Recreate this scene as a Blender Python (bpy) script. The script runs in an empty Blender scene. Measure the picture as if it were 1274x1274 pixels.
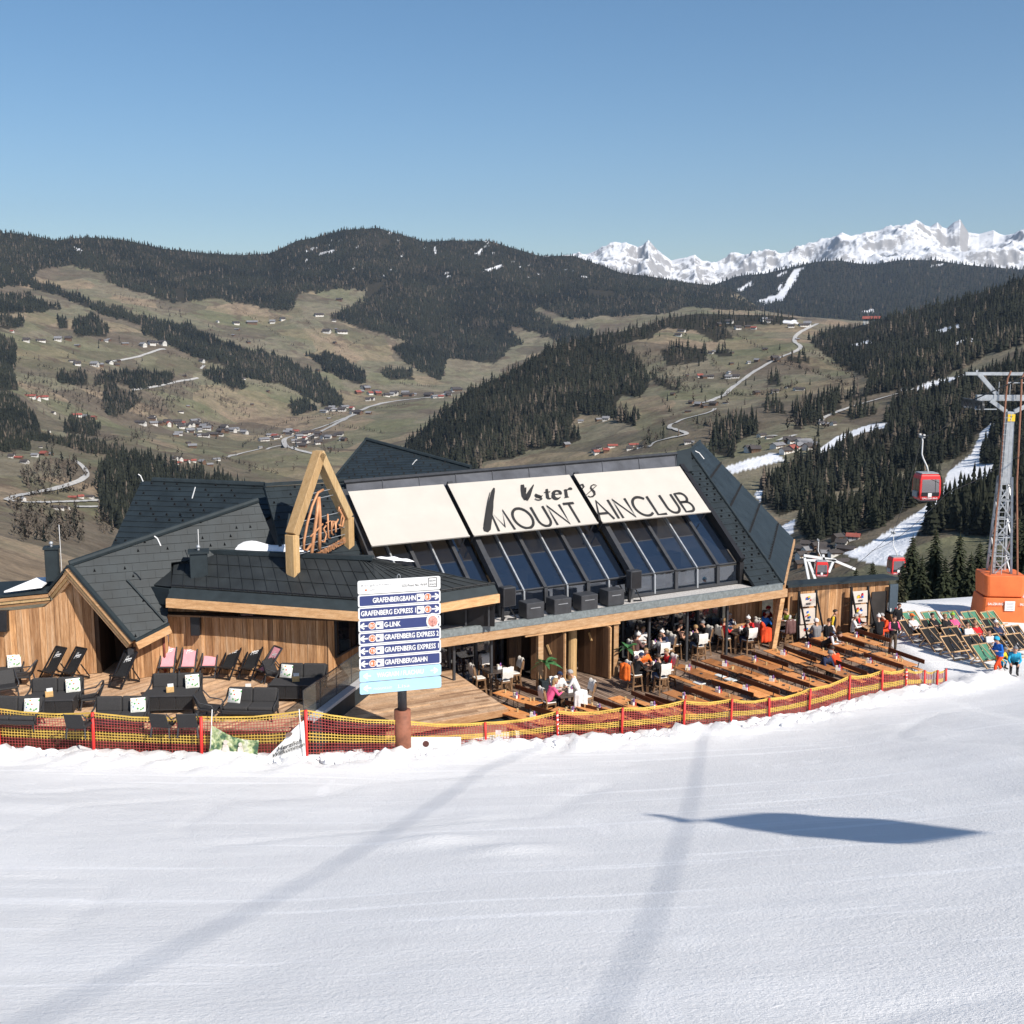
import bpy, bmesh, math, random
import numpy as np
from mathutils import Vector, Matrix
from mathutils.bvhtree import BVHTree

random.seed(7)
rng = np.random.default_rng(7)
SC = bpy.context.scene
COL = SC.collection
R = math.radians

# ---------------------------------------------------------------- camera, sky, sun, exposure
CAM_H, F_PX, HOR = 14.8, 1450.0, 410.0          # metres above the terrace, focal length and horizon row (1274 px picture)
PITCH = math.atan((637 - HOR) / F_PX)
cd = bpy.data.cameras.new('camera')
cd.sensor_width = 36; cd.lens = 36 * F_PX / 1274
cd.clip_start = 0.5; cd.clip_end = 60000
cam = bpy.data.objects.new('camera', cd); COL.objects.link(cam)
cam.location = (0, 0, CAM_H); cam.rotation_euler = (R(90) - PITCH, 0, 0)
SC.camera = cam
SUN_EL, SUN_AZ = R(41), R(137)                  # azimuth clockwise from +Y
W = bpy.data.worlds.new('World'); SC.world = W; W.use_nodes = True
wn = W.node_tree; bgn = wn.nodes['Background']
sky = wn.nodes.new('ShaderNodeTexSky'); sky.sky_type = 'NISHITA'; sky.sun_disc = False
sky.sun_elevation = SUN_EL; sky.sun_rotation = SUN_AZ
sky.altitude = 1300; sky.air_density = 1.0; sky.dust_density = 1.8; sky.ozone_density = 1.3
hsv = wn.nodes.new('ShaderNodeHueSaturation'); hsv.inputs['Saturation'].default_value = 1.22; hsv.inputs['Hue'].default_value = 0.496
wn.links.new(sky.outputs[0], hsv.inputs['Color'])
wn.links.new(hsv.outputs[0], bgn.inputs[0]); bgn.inputs[1].default_value = 0.098
sl = bpy.data.lights.new('sun', 'SUN'); sl.energy = 4.9; sl.angle = R(0.53); sl.color = (1.0, 0.93, 0.835)
sun = bpy.data.objects.new('sun', sl); COL.objects.link(sun)
SDIR = Vector((math.sin(SUN_AZ) * math.cos(SUN_EL), math.cos(SUN_AZ) * math.cos(SUN_EL), math.sin(SUN_EL)))
sun.rotation_euler = SDIR.to_track_quat('Z', 'Y').to_euler()
sun.location = (40, -40, 60)
SC.view_settings.view_transform = 'Standard'; SC.view_settings.look = 'None'
SC.view_settings.exposure = 0.29; SC.view_settings.gamma = 1.0
SC.view_settings.use_curve_mapping = False
SC.render.engine = 'CYCLES'
SC.cycles.use_denoising = True
SC.cycles.max_bounces = 6; SC.cycles.transparent_max_bounces = 12
SC.cycles.diffuse_bounces = 3; SC.cycles.glossy_bounces = 3

# ---------------------------------------------------------------- measuring helpers
_c, _s = math.cos(PITCH), math.sin(PITCH)
def ray(px, py):
    x = (px - 637) / F_PX; y = (637 - py) / F_PX
    return Vector((x, _c + y * _s, y * _c - _s))
EYE = Vector((0, 0, CAM_H))
def at(px, py, z):
    r = ray(px, py); return EYE + r * ((z - CAM_H) / r.z)
def at_y(px, py, Y):
    r = ray(px, py); return EYE + r * (Y / r.y)
def on_plane(px, py, p0, n):
    r = ray(px, py); return EYE + r * ((p0 - EYE).dot(n) / r.dot(n))
def proj(p):
    d = Vector(p) - EYE; F = d.y * _c - d.z * _s; U = d.y * _s + d.z * _c
    return 637 + F_PX * d.x / F, 637 - F_PX * U / F

# ---------------------------------------------------------------- materials
MATS = {}
class NT:
    def __init__(s, name):
        s.m = bpy.data.materials.new(name); s.m.use_nodes = True
        s.t = s.m.node_tree; s.b = s.t.nodes['Principled BSDF']; s.out = s.t.nodes['Material Output']
    def n(s, typ, **kw):
        nd = s.t.nodes.new(typ)
        for k, v in kw.items():
            if k in nd.inputs: nd.inputs[k].default_value = v
            else: setattr(nd, k, v)
        return nd
    def l(s, a, b): s.t.links.new(a, b)
    def ramp(s, fac, stops, interp='LINEAR'):
        nd = s.t.nodes.new('ShaderNodeValToRGB'); cr = nd.color_ramp; cr.interpolation = interp
        while len(cr.elements) < len(stops): cr.elements.new(0.5)
        for e, (p, c) in zip(cr.elements, stops):
            e.position = p; e.color = (*c, 1) if len(c) == 3 else c
        s.l(fac, nd.inputs[0]); return nd.outputs[0]
    def mix(s, fac, a, b, mode='MIX'):
        nd = s.t.nodes.new('ShaderNodeMix'); nd.data_type = 'RGBA'; nd.blend_type = mode; nd.clamp_factor = True
        for v, i in ((fac, 0), (a, 6), (b, 7)):
            if hasattr(v, 'links'): s.l(v, nd.inputs[i])
            elif i == 0: nd.inputs[0].default_value = v
            else: nd.inputs[i].default_value = (*v, 1)
        return nd.outputs[2]
    def noise(s, scale, detail=4, rough=.6, coord='Object', stretch=None, dist=0):
        tc = s.t.nodes.new('ShaderNodeTexCoord'); src = tc.outputs[coord]
        if coord == 'World':
            pass
        if stretch:
            mp = s.t.nodes.new('ShaderNodeMapping'); mp.inputs['Scale'].default_value = stretch
            s.l(src, mp.inputs['Vector']); src = mp.outputs[0]
        nz = s.t.nodes.new('ShaderNodeTexNoise'); nz.inputs['Scale'].default_value = scale
        nz.inputs['Detail'].default_value = detail; nz.inputs['Roughness'].default_value = rough
        nz.inputs['Distortion'].default_value = dist
        s.l(src, nz.inputs['Vector']); return nz.outputs[0]
    def geo_noise(s, scale, detail=4, rough=.6, stretch=None):
        g = s.t.nodes.new('ShaderNodeNewGeometry'); src = g.outputs['Position']
        if stretch:
            mp = s.t.nodes.new('ShaderNodeMapping'); mp.inputs['Scale'].default_value = stretch
            s.l(src, mp.inputs['Vector']); src = mp.outputs[0]
        nz = s.t.nodes.new('ShaderNodeTexNoise'); nz.inputs['Scale'].default_value = scale
        nz.inputs['Detail'].default_value = detail; nz.inputs['Roughness'].default_value = rough
        s.l(src, nz.inputs['Vector']); return nz.outputs[0]
    def rnd(s):
        return s.t.nodes.new('ShaderNodeObjectInfo').outputs['Random']
    def bump(s, h, strength=.3, dist=.02):
        b = s.n('ShaderNodeBump', Strength=strength, Distance=dist); s.l(h, b.inputs['Height']); s.l(b.outputs[0], s.b.inputs['Normal'])
    def col(s, c):
        if hasattr(c, 'links'): s.l(c, s.b.inputs['Base Color'])
        else: s.b.inputs['Base Color'].default_value = (*c, 1)
    def done(s, rough=.6, metal=0, spec=.5):
        s.b.inputs['Roughness'].default_value = rough; s.b.inputs['Metallic'].default_value = metal
        s.b.inputs['Specular IOR Level'].default_value = spec
        return s.m

def mat(key, col, rough=.6, var=.25, scale=6, metal=0, spec=.4, bump=0, stretch=None, obj_var=0):
    """A plain material whose colour wanders a little with noise; cached by key."""
    if key in MATS: return MATS[key]
    k = NT(key)
    dk = tuple(c * (1 - var) for c in col); lt = tuple(min(1, c * (1 + var)) for c in col)
    nz = k.geo_noise(scale, 5, .6, stretch)
    c = k.ramp(nz, [(.3, dk), (.7, lt)])
    if obj_var:
        c = k.mix(k.rnd(), c, tuple(x * (1 - obj_var) for x in col))
    k.col(c)
    if bump: k.bump(nz, bump, .02)
    MATS[key] = k.done(rough, metal, spec); return MATS[key]

def wood(key, dark, mid, light, stretch, scale=3.0, rough=.65, bump=.25, coord='geo'):
    if key in MATS: return MATS[key]
    k = NT(key)
    nz = k.geo_noise(scale, 7, .68, stretch) if coord == 'geo' else k.noise(scale, 7, .68, 'Object', stretch)
    fine = k.geo_noise(scale * 7, 5, .7, stretch)
    c = k.ramp(nz, [(.28, dark), (.5, mid), (.72, light)])
    c = k.mix(.45, c, k.ramp(fine, [(.35, (.45, .42, .40)), (.6, (1.12, 1.1, 1.06))]), 'MULTIPLY')
    isl = k.n('ShaderNodeNewGeometry').outputs['Random Per Island']; sm_ = k.n('ShaderNodeMath', operation='ADD'); k.l(isl, sm_.inputs[0]); k.l(k.rnd(), sm_.inputs[1]); fr_ = k.n('ShaderNodeMath', operation='FRACT'); k.l(sm_.outputs[0], fr_.inputs[0])
    r = k.ramp(fr_.outputs[0], [(0, (.42, .36, .32)), (.2, (.66, .60, .56)), (.45, (1.0, .94, .88)), (.7, (.80, .80, .82)), (1, (1.25, 1.16, 1.02))])
    c = k.mix(.85, c, r, 'MULTIPLY')
    k.col(c); k.bump(fine, bump, .01)
    MATS[key] = k.done(rough, 0, .3); return MATS[key]

# ---------------------------------------------------------------- object helpers
XF = {}
def tag(o, label=None, cat=None, group=None, kind=None):
    for key, v in (('label', label), ('category', cat), ('group', group), ('kind', kind)):
        if v: o[key] = v
    return o
def thing(name, label, cat, loc=(0, 0, 0), rz=0, group=None):
    o = bpy.data.objects.new(name, None); COL.objects.link(o); o.empty_display_size = .3
    o.location = loc; o.rotation_euler = (0, 0, rz)
    XF[o.name] = Matrix.Translation(Vector(loc)) @ Matrix.Rotation(rz, 4, 'Z')
    return tag(o, label, cat, group)
def copy_tree(o, parent=None):
    c = o.copy(); COL.objects.link(c)
    if parent is not None:
        c.parent = parent
        for k in ('category',):
            if k in c: del c[k]
    for ch in o.children: copy_tree(ch, c)
    return c
def place(o, loc, rz, label=None, group=None, scale=None):
    o.location = loc; o.rotation_euler = (0, 0, rz)
    if scale: o.scale = (scale,) * 3 if not hasattr(scale, '__len__') else scale
    if label: o['label'] = label
    if group: o['group'] = group
    return o

class MB:
    """Collects simple shapes and links them as one mesh object."""
    def __init__(s): s.v = []; s.f = []; s.mi = []; s.cur = 0; s.mats = []
    def use(s, m):
        if m not in s.mats: s.mats.append(m)
        s.cur = s.mats.index(m); return s
    def add(s, vs, fs):
        b = len(s.v); s.v += [tuple(v) for v in vs]; s.f += [tuple(i + b for i in f) for f in fs]; s.mi += [s.cur] * len(fs); return s
    def box(s, c, size, rz=0, taper=1.0):
        x, y, z = size[0] / 2, size[1] / 2, size[2] / 2; ca, sa = math.cos(rz), math.sin(rz); out = []
        for dz in (-1, 1):
            t = taper if dz > 0 else 1
            for dx, dy in ((-1, -1), (1, -1), (1, 1), (-1, 1)):
                a, b = dx * x * t, dy * y * t
                out.append((c[0] + a * ca - b * sa, c[1] + a * sa + b * ca, c[2] + dz * z))
        return s.add(out, [(3, 2, 1, 0), (4, 5, 6, 7), (0, 1, 5, 4), (1, 2, 6, 5), (2, 3, 7, 6), (3, 0, 4, 7)])
    def beam(s, p, q, w, h=None, up=(0, 0, 1)):
        """A rectangular bar from p to q, w wide and h high (h along 'up')."""
        h = w if h is None else h
        p, q, up = Vector(p), Vector(q), Vector(up); d = (q - p).normalized()
        sd = d.cross(up)
        if sd.length < 1e-4: sd = d.cross(Vector((1, 0, 0)))
        sd.normalize(); u2 = sd.cross(d).normalized(); out = []
        for e in (p, q):
            for a, b in ((-1, -1), (1, -1), (1, 1), (-1, 1)):
                out.append(e + sd * (a * w / 2) + u2 * (b * h / 2))
        return s.add(out, [(3, 2, 1, 0), (4, 5, 6, 7), (0, 1, 5, 4), (1, 2, 6, 5), (2, 3, 7, 6), (3, 0, 4, 7)])
    def tube(s, pts, r, seg=6, cap=True):
        pts = [Vector(p) for p in pts]; n = len(pts); rs = r if hasattr(r, '__len__') else [r] * n
        rings = []; prev = None
        for i, p in enumerate(pts):
            d = (pts[min(i + 1, n - 1)] - pts[max(i - 1, 0)]).normalized()
            a = prev - d * prev.dot(d) if prev is not None else d.orthogonal()
            if a.length < 1e-5: a = d.orthogonal()
            a.normalize(); prev = a; b = d.cross(a)
            rings.append([p + (a * math.cos(t) + b * math.sin(t)) * rs[i] for t in [2 * math.pi * k / seg for k in range(seg)]])
        vs = [v for rg in rings for v in rg]; fs = []
        for i in range(n - 1):
            for k in range(seg):
                k2 = (k + 1) % seg; fs.append((i * seg + k, i * seg + k2, (i + 1) * seg + k2, (i + 1) * seg + k))
        if cap: fs.append(tuple(range(seg - 1, -1, -1))); fs.append(tuple((n - 1) * seg + k for k in range(seg)))
        return s.add(vs, fs)
    def prism(s, poly, th):
        """A planar polygon (3D points, counter-clockwise seen from its front) thickened backwards by th."""
        P = [Vector(p) for p in poly]; n = Vector((0, 0, 0)); k = len(P)
        for i in range(k):
            a, b = P[i], P[(i + 1) % k]
            n += Vector(((a.y - b.y) * (a.z + b.z), (a.z - b.z) * (a.x + b.x), (a.x - b.x) * (a.y + b.y)))
        n.normalize(); Q = [p - n * th for p in P]
        return s.add(P + Q, [tuple(range(k)), tuple(range(2 * k - 1, k - 1, -1))] + [(i, k + i, k + (i + 1) % k, (i + 1) % k) for i in range(k)])
    def sphere(s, c, r, seg=8, rings=6, sc=(1, 1, 1)):
        vs = [(c[0], c[1], c[2] + r * sc[2])]
        for i in range(1, rings):
            t = math.pi * i / rings
            for k in range(seg):
                a = 2 * math.pi * k / seg
                vs.append((c[0] + r * sc[0] * math.sin(t) * math.cos(a), c[1] + r * sc[1] * math.sin(t) * math.sin(a), c[2] + r * sc[2] * math.cos(t)))
        vs.append((c[0], c[1], c[2] - r * sc[2])); fs = []
        for k in range(seg): fs.append((0, 1 + k, 1 + (k + 1) % seg))
        for i in range(rings - 2):
            for k in range(seg):
                k2 = (k + 1) % seg; fs.append((1 + i * seg + k, 1 + (i + 1) * seg + k, 1 + (i + 1) * seg + k2, 1 + i * seg + k2))
        last = len(vs) - 1
        for k in range(seg): fs.append((last, 1 + (rings - 2) * seg + (k + 1) % seg, 1 + (rings - 2) * seg + k))
        return s.add(vs, fs)
    def build(s, name, m=None, parent=None, world=False, kind=None, smooth=False, label=None):
        vs = s.v
        if world and parent is not None:
            inv = XF[parent.name].inverted() if parent.name in XF else Matrix()
            vs = [inv @ Vector(v) for v in vs]
        me = bpy.data.meshes.new(name); me.from_pydata(vs, [], s.f)
        mats = s.mats or [m]
        for x in mats: me.materials.append(x)
        if s.mats: me.polygons.foreach_set('material_index', s.mi)
        if smooth: me.polygons.foreach_set('use_smooth', [True] * len(s.f))
        me.update()
        o = bpy.data.objects.new(name, me); COL.objects.link(o)
        if parent is not None:
            o.parent = parent
            if parent.name in XF: XF[o.name] = XF[parent.name]
        if kind: o['kind'] = kind
        if label: o['label'] = label
        return o
def bevel(o, w=.01, seg=1):
    md = o.modifiers.new('bevel', 'BEVEL'); md.width = w; md.segments = seg; md.limit_method = 'ANGLE'; return o

_tc = {}
def text_geo(txt, size=1.0, res=2):
    """Vertices (x right, y up, left-aligned at 0) and faces of a line of lettering, with its width."""
    key = (txt, res)
    if key not in _tc:
        cu = bpy.data.curves.new('lettering', 'FONT'); cu.body = txt; cu.resolution_u = res; cu.size = 1
        ob = bpy.data.objects.new('lettering', cu); me = bpy.data.meshes.new_from_object(ob)
        vs = [(v.co.x, v.co.y) for v in me.vertices]; fs = [tuple(p.vertices) for p in me.polygons]
        bpy.data.objects.remove(ob); bpy.data.curves.remove(cu); bpy.data.meshes.remove(me)
        x0 = min(v[0] for v in vs); x1 = max(v[0] for v in vs)
        _tc[key] = ([(v[0] - x0, v[1]) for v in vs], fs, x1 - x0)
    vs, fs, w = _tc[key]
    return [(v[0] * size, v[1] * size) for v in vs], fs, w * size
def put_text(mb, txt, org, right, up, size, width=None, bold=0, res=2):
    """Lettering laid on a plane; width squeezes it to fit; returns nothing."""
    vs, fs, w = text_geo(txt, size, res); k = 1 if width is None else width / w
    right, up, org = Vector(right), Vector(up), Vector(org)
    for off in ((0, 0),) if not bold else ((-bold, 0), (bold, 0), (0, bold), (0, -bold)):
        nn = right.cross(up) * (0.0005 * (off[0] + 2 * off[1]) / max(bold, 1e-6)) if bold else Vector()
        mb.add([org + right * (v[0] * k + off[0]) + up * (v[1] + off[1]) + nn for v in vs], fs)
# ================================================================ TERRAIN
def zA(pts): return [(x / 2.963, 260 + y / 2.963) for x, y in pts]
def zB(pts): return [(400 + x / 2.963, 260 + y / 2.963) for x, y in pts]
def zC(pts): return [(700 + x / 2.2195, 250 + y / 2.2195) for x, y in pts]
def zD(pts): return [(800 + x / 2.688, 370 + y / 2.688) for x, y in pts]
def in_poly(X, Y, poly):
    X, Y = np.asarray(X), np.asarray(Y); ins = np.zeros(X.shape, bool); n = len(poly)
    for i in range(n):
        x1, y1 = poly[i]; x2, y2 = poly[(i + 1) % n]
        if y1 == y2: continue
        c = ((y1 > Y) != (y2 > Y)) & (X < (x2 - x1) * (Y - y1) / (y2 - y1) + x1); ins ^= c
    return ins
def vnoise(x, y, seed=0):
    """Smooth value noise on a lattice."""
    def h(i, j):
        v = np.sin(i * 127.1 + j * 311.7 + seed * 74.7) * 43758.5453; return v - np.floor(v)
    xi, yi = np.floor(x), np.floor(y); fx, fy = x - xi, y - yi
    fx = fx * fx * (3 - 2 * fx); fy = fy * fy * (3 - 2 * fy)
    return (h(xi, yi) * (1 - fx) + h(xi + 1, yi) * fx) * (1 - fy) + (h(xi, yi + 1) * (1 - fx) + h(xi + 1, yi + 1) * fx) * fy
def fbm(x, y, oct=5, seed=0, gain=.5, ridge=False):
    t = np.zeros_like(x); a = 1; s = 0
    for o in range(oct):
        n = vnoise(x, y, seed + o); n = 1 - np.abs(2 * n - 1) if ridge else n
        t += a * n; s += a; a *= gain; x = x * 2.03 + 11.3; y = y * 2.03 + 5.7
    return t / s
def pts_at(px, py, D):
    x = (px - 637) / F_PX; y = (637 - py) / F_PX
    rx, ry, rz = x, _c + y * _s, y * _c - _s
    t = D / np.sqrt(rx * rx + ry * ry)
    return np.stack([rx * t, ry * t, CAM_H + rz * t], -1)
def proj_np(P):
    d = P - np.array([0, 0, CAM_H]); F = d[..., 1] * _c - d[..., 2] * _s; U = d[..., 1] * _s + d[..., 2] * _c
    return 637 + F_PX * d[..., 0] / F, 637 - F_PX * U / F

def hill_mesh(name, rows, px0, px1, step_x, step_y, rough=0.0, seed=0, back=(1.25, .12), ridge=False, nscale=1.0, m=None):
    """A hillside swept from rows of measured (column, row, distance) points, ground relief added, with a far side behind the crest."""
    cols = np.arange(px0, px1 + .1, step_x)
    def interp(row):
        row = sorted(row); xs = [p[0] for p in row]
        return np.interp(cols, xs, [p[1] for p in row]), np.interp(cols, xs, [p[2] for p in row])
    Ys, Ds = [], []
    for k in range(len(rows) - 1):
        y0, d0 = interp(rows[k]); y1, d1 = interp(rows[k + 1])
        n = max(2, int(np.max(np.abs(y1 - y0)) / step_y)); last = k == len(rows) - 2
        for i in range(n + (1 if last else 0)):
            t = i / n; Ys.append(y0 + (y1 - y0) * t); Ds.append(d0 * (d1 / d0) ** t)
    Ys, Ds = np.array(Ys), np.array(Ds); nr = len(Ys)
    PX = np.broadcast_to(cols, Ys.shape)
    P = pts_at(PX, Ys, Ds)
    if rough:
        sc = nscale
        n = fbm(P[..., 0] * sc, P[..., 1] * sc, 6, seed, .5, ridge) - .5
        fade = np.minimum(1, np.linspace(0, 1, nr) * 4)[:, None] * np.minimum(1, (np.linspace(1, 0, nr) + .12) * 4)[:, None]
        if ridge: fade = fade * np.minimum(1, (np.linspace(1, 0, nr) + .03) * 6)[:, None]
        P[..., 2] += n * rough * fade
    # the far side of the crest, falling away behind
    top = P[-1].copy(); dirs = top[:, :2] / np.linalg.norm(top[:, :2], axis=1)[:, None]; backs = []
    for i in range(1, 7):
        t = i / 6; q = top.copy(); d = np.linalg.norm(top[:, :2], axis=1)
        q[:, :2] += dirs * (d * (back[0] - 1) * t)[:, None]; q[:, 2] -= d * back[1] * t ** 1.3; backs.append(q)
    P = np.concatenate([P, np.array(backs)], 0); n2 = P.shape[0]; nc = len(cols)
    idx = np.arange(n2 * nc).reshape(n2, nc)
    F = np.stack([idx[:-1, :-1], idx[:-1, 1:], idx[1:, 1:], idx[1:, :-1]], -1).reshape(-1, 4)
    me = bpy.data.meshes.new(name); V = P.reshape(-1, 3)
    me.vertices.add(len(V)); me.vertices.foreach_set('co', V.ravel())
    me.loops.add(F.size); me.loops.foreach_set('vertex_index', F.ravel().astype(np.int32))
    me.polygons.add(len(F)); me.polygons.foreach_set('loop_start', np.arange(0, F.size, 4, dtype=np.int32))
    me.polygons.foreach_set('use_smooth', np.ones(len(F), bool))
    me.update(); me.validate()
    o = bpy.data.objects.new(name, me); COL.objects.link(o); o['kind'] = 'structure'
    if m: me.materials.append(m)
    PXa, PYa = proj_np(V)
    return o, V, F, PXa, PYa

COVER = {'snow': [], 'forest': [], 'green': [], 'bare': []}
def paint(o, V, PX, PY, layer_polys):
    """Land cover of a hillside (meadow green, forest floor, snow) as a vertex attribute."""
    n = len(V); col = np.zeros((n, 4), np.float32); col[:, 3] = 1
    jx = (fbm(V[:, 0] / 22, V[:, 1] / 22, 3, 3) - .5) * 7; jy = (fbm(V[:, 0] / 22, V[:, 1] / 22, 3, 9) - .5) * 5
    for ch, key in ((0, 'green'), (1, 'forest'), (2, 'snow')):
        for poly in layer_polys.get(key, []):
            k = .35 if key == 'snow' else 1
            col[in_poly(PX + jx * k, PY + jy * k, poly), ch] = 1
    if o.name.startswith('hills'):
        sp_ = fbm(V[:, 0] / 34, V[:, 1] / 34, 4, 41); col[(sp_ > .78) & (PY < 345) & (PX > 380) & (PX < 760), 2] = 1
    at_ = o.data.color_attributes.new('cover', 'FLOAT_COLOR', 'POINT'); at_.data.foreach_set('color', col.ravel())

def cover_material():
    k = NT('hillside')
    a = k.n('ShaderNodeVertexColor', layer_name='cover'); sp = k.n('ShaderNodeSeparateColor'); k.l(a.outputs[0], sp.inputs[0])
    n1 = k.geo_noise(.006, 6, .62); n2 = k.geo_noise(.045, 5, .65); n3 = k.geo_noise(.25, 4, .7)
    brown = k.ramp(n1, [(.3, (.148, .126, .098)), (.46, (.205, .182, .145)), (.56, (.170, .164, .122)), (.72, (.232, .203, .164))])
    vo = k.n('ShaderNodeTexVoronoi', Scale=.0085); g_ = k.n('ShaderNodeNewGeometry'); wp_ = k.n('ShaderNodeVectorMath', operation='MULTIPLY_ADD'); nzv = k.n('ShaderNodeTexNoise', Scale=.004); k.l(g_.outputs['Position'], nzv.inputs['Vector']); k.l(nzv.outputs['Color'], wp_.inputs[0]); wp_.inputs[1].default_value = (160, 160, 0); k.l(g_.outputs['Position'], wp_.inputs[2]); k.l(wp_.outputs[0], vo.inputs['Vector']); vs_ = k.n('ShaderNodeSeparateColor'); k.l(vo.outputs['Color'], vs_.inputs[0])
    field = k.ramp(vs_.outputs[0], [(0, (.80, .76, .72)), (.3, (1.0, 1.0, .92)), (.55, (1.2, 1.10, 1.0)), (.8, (.92, .95, .82)), (1, (1.28, 1.18, 1.08))], 'CONSTANT')
    brown = k.mix(.8, brown, field, 'MULTIPLY')
    brown = k.mix(.75, brown, k.ramp(n2, [(.3, (.55, .55, .55)), (.55, (1, 1, 1)), (.75, (1.3, 1.22, 1.15))]), 'MULTIPLY')
    brown = k.mix(.7, brown, k.ramp(n3, [(.3, (.6, .6, .6)), (.6, (1.15, 1.12, 1.1))]), 'MULTIPLY')
    green = k.ramp(n2, [(.3, (.108, .116, .064)), (.7, (.165, .160, .098))])
    green = k.mix(.5, green, k.ramp(n3, [(.3, (.7, .7, .7)), (.6, (1.1, 1.1, 1.1))]), 'MULTIPLY')
    fl = k.ramp(n3, [(.35, (.022, .020, .013)), (.7, (.050, .043, .030))])
    snow = k.ramp(n2, [(.3, (.72, .74, .78)), (.7, (.86, .87, .89))])
    gm = k.n('ShaderNodeMath', operation='MULTIPLY'); k.l(sp.outputs[0], gm.inputs[0]); gm.inputs[1].default_value = .45; c = k.mix(gm.outputs[0], brown, green); c = k.mix(.5, c, field, 'MULTIPLY'); brush = k.ramp(k.geo_noise(.018, 7, .72), [(.54, (0, 0, 0)), (.62, (1, 1, 1))]); bm_ = k.n('ShaderNodeMath', operation='MULTIPLY'); k.l(brush, bm_.inputs[0]); bm_.inputs[1].default_value = .8; c = k.mix(bm_.outputs[0], c, (.105, .080, .058)); c = k.mix(sp.outputs[1], c, fl); c = k.mix(sp.outputs[2], c, snow)
    k.col(c); k.bump(n3, .5, 2.0)
    return k.done(.95, 0, .1)
M_HILL = cover_material()

def snow_rock():
    k = NT('snowy_rock')
    g = k.n('ShaderNodeNewGeometry'); sp = k.n('ShaderNodeSeparateXYZ'); k.l(g.outputs['Normal'], sp.inputs[0])
    n1 = k.geo_noise(.0035, 9, .78); n2 = k.geo_noise(.03, 8, .8, (1, 1, .5))
    ad = k.n('ShaderNodeMath', operation='MULTIPLY_ADD'); k.l(n1, ad.inputs[0]); ad.inputs[1].default_value = .9; k.l(sp.outputs[2], ad.inputs[2])
    ad2 = k.n('ShaderNodeMath', operation='MULTIPLY_ADD'); k.l(n2, ad2.inputs[0]); ad2.inputs[1].default_value = .8; k.l(ad.outputs[0], ad2.inputs[2])
    c = k.ramp(ad2.outputs[0], [(.0, (.16, .155, .15)), (.98, (.22, .215, .21)), (1.1, (.80, .82, .85))])
    # ramp input is clamped to 0..1, so rescale
    ml = k.n('ShaderNodeMath', operation='MULTIPLY'); k.l(ad2.outputs[0], ml.inputs[0]); ml.inputs[1].default_value = .585
    c = k.ramp(ml.outputs[0], [(.50, (.18, .175, .175)), (.90, (.34, .335, .335)), (.955, (.68, .69, .71)), (1, (.78, .79, .81))])
    k.col(c); return k.done(.85, 0, .2)
M_SNOWROCK = snow_rock()

# ---- far snow mountains
prof1 = zC([(-400, 330), (-100, 220), (0, 180), (60, 155), (100, 140), (140, 125), (160, 128), (175, 122), (190, 128), (205, 135), (222, 124), (237, 110), (248, 122), (260, 135), (280, 150), (300, 165), (320, 160), (345, 156), (365, 150), (385, 168), (400, 170), (420, 180), (470, 178), (500, 170), (520, 165), (560, 160), (580, 166), (600, 160), (650, 145), (680, 150), (700, 148), (730, 135), (760, 120), (800, 118), (830, 112), (860, 114), (900, 90), (930, 84), (950, 70), (975, 55), (990, 62), (1000, 70), (1015, 74), (1035, 62), (1048, 76), (1060, 80), (1080, 64), (1097, 55), (1110, 75), (1120, 90), (1150, 94), (1190, 85), (1205, 94), (1220, 98), (1250, 92), (1274, 95), (1330, 100), (1400, 90), (1600, 120), (1900, 150), (2800, 140)])
rowt = [(x, y, 11000) for x, y in prof1]
rowm = [(x, max(y + 30, 330 + 0 * x), 9800) for x, y in prof1]
rowb = [(x, 420, 7600) for x, y in prof1]
def far_mountain():
    o, V, F, PX, PY = hill_mesh('mountain', [rowb, rowm, rowt], 520, 1960, 1.0, 1.0, rough=430, seed=4, back=(1.2, .2), ridge=True, nscale=1 / 760.0, m=M_SNOWROCK)
    return o
far_mountain()

# ---- dark forest ridge in front of them
prof2 = zC([(150, 330), (330, 270), (430, 228), (480, 210), (560, 200), (640, 185), (700, 170), (760, 167), (830, 180), (870, 180), (940, 168), (1020, 168), (1100, 180), (1190, 190), (1274, 195), (1400, 190), (1600, 230)])
ridge_o, ridge_V, ridge_F, ridge_X, ridge_Y = hill_mesh('forested_ridge', [[(x, 440, 4300) for x, y in prof2], [(x, (y + 440) / 2 - 6, 5300) for x, y in prof2], [(x, y, 6200) for x, y in prof2]], 760, 1960, 2, 2, rough=110, seed=12, back=(1.2, .1), nscale=1 / 700.0, m=M_HILL)
FOR2 = [[(740, 460)] + [(x, y - 8) for x, y in prof2] + [(1960, 330), (1960, 460)]]
SNOW2 = [zC([(668, 183), (640, 188), (622, 215), (612, 238), (588, 262), (538, 275), (560, 285), (608, 275), (620, 258), (640, 225), (655, 200)]), zC([(478, 246), (522, 222), (526, 230), (492, 250)]), zC([(590, 208), (620, 190), (620, 196), (597, 211)]), zC([(1000, 182), (1050, 172), (1050, 177)]), zC([(815, 308), (860, 298), (860, 308)]), zC([(586, 250), (600, 232), (610, 226), (598, 250)])]
paint(ridge_o, ridge_V, ridge_X, ridge_Y, {'forest': FOR2, 'snow': SNOW2})

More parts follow.
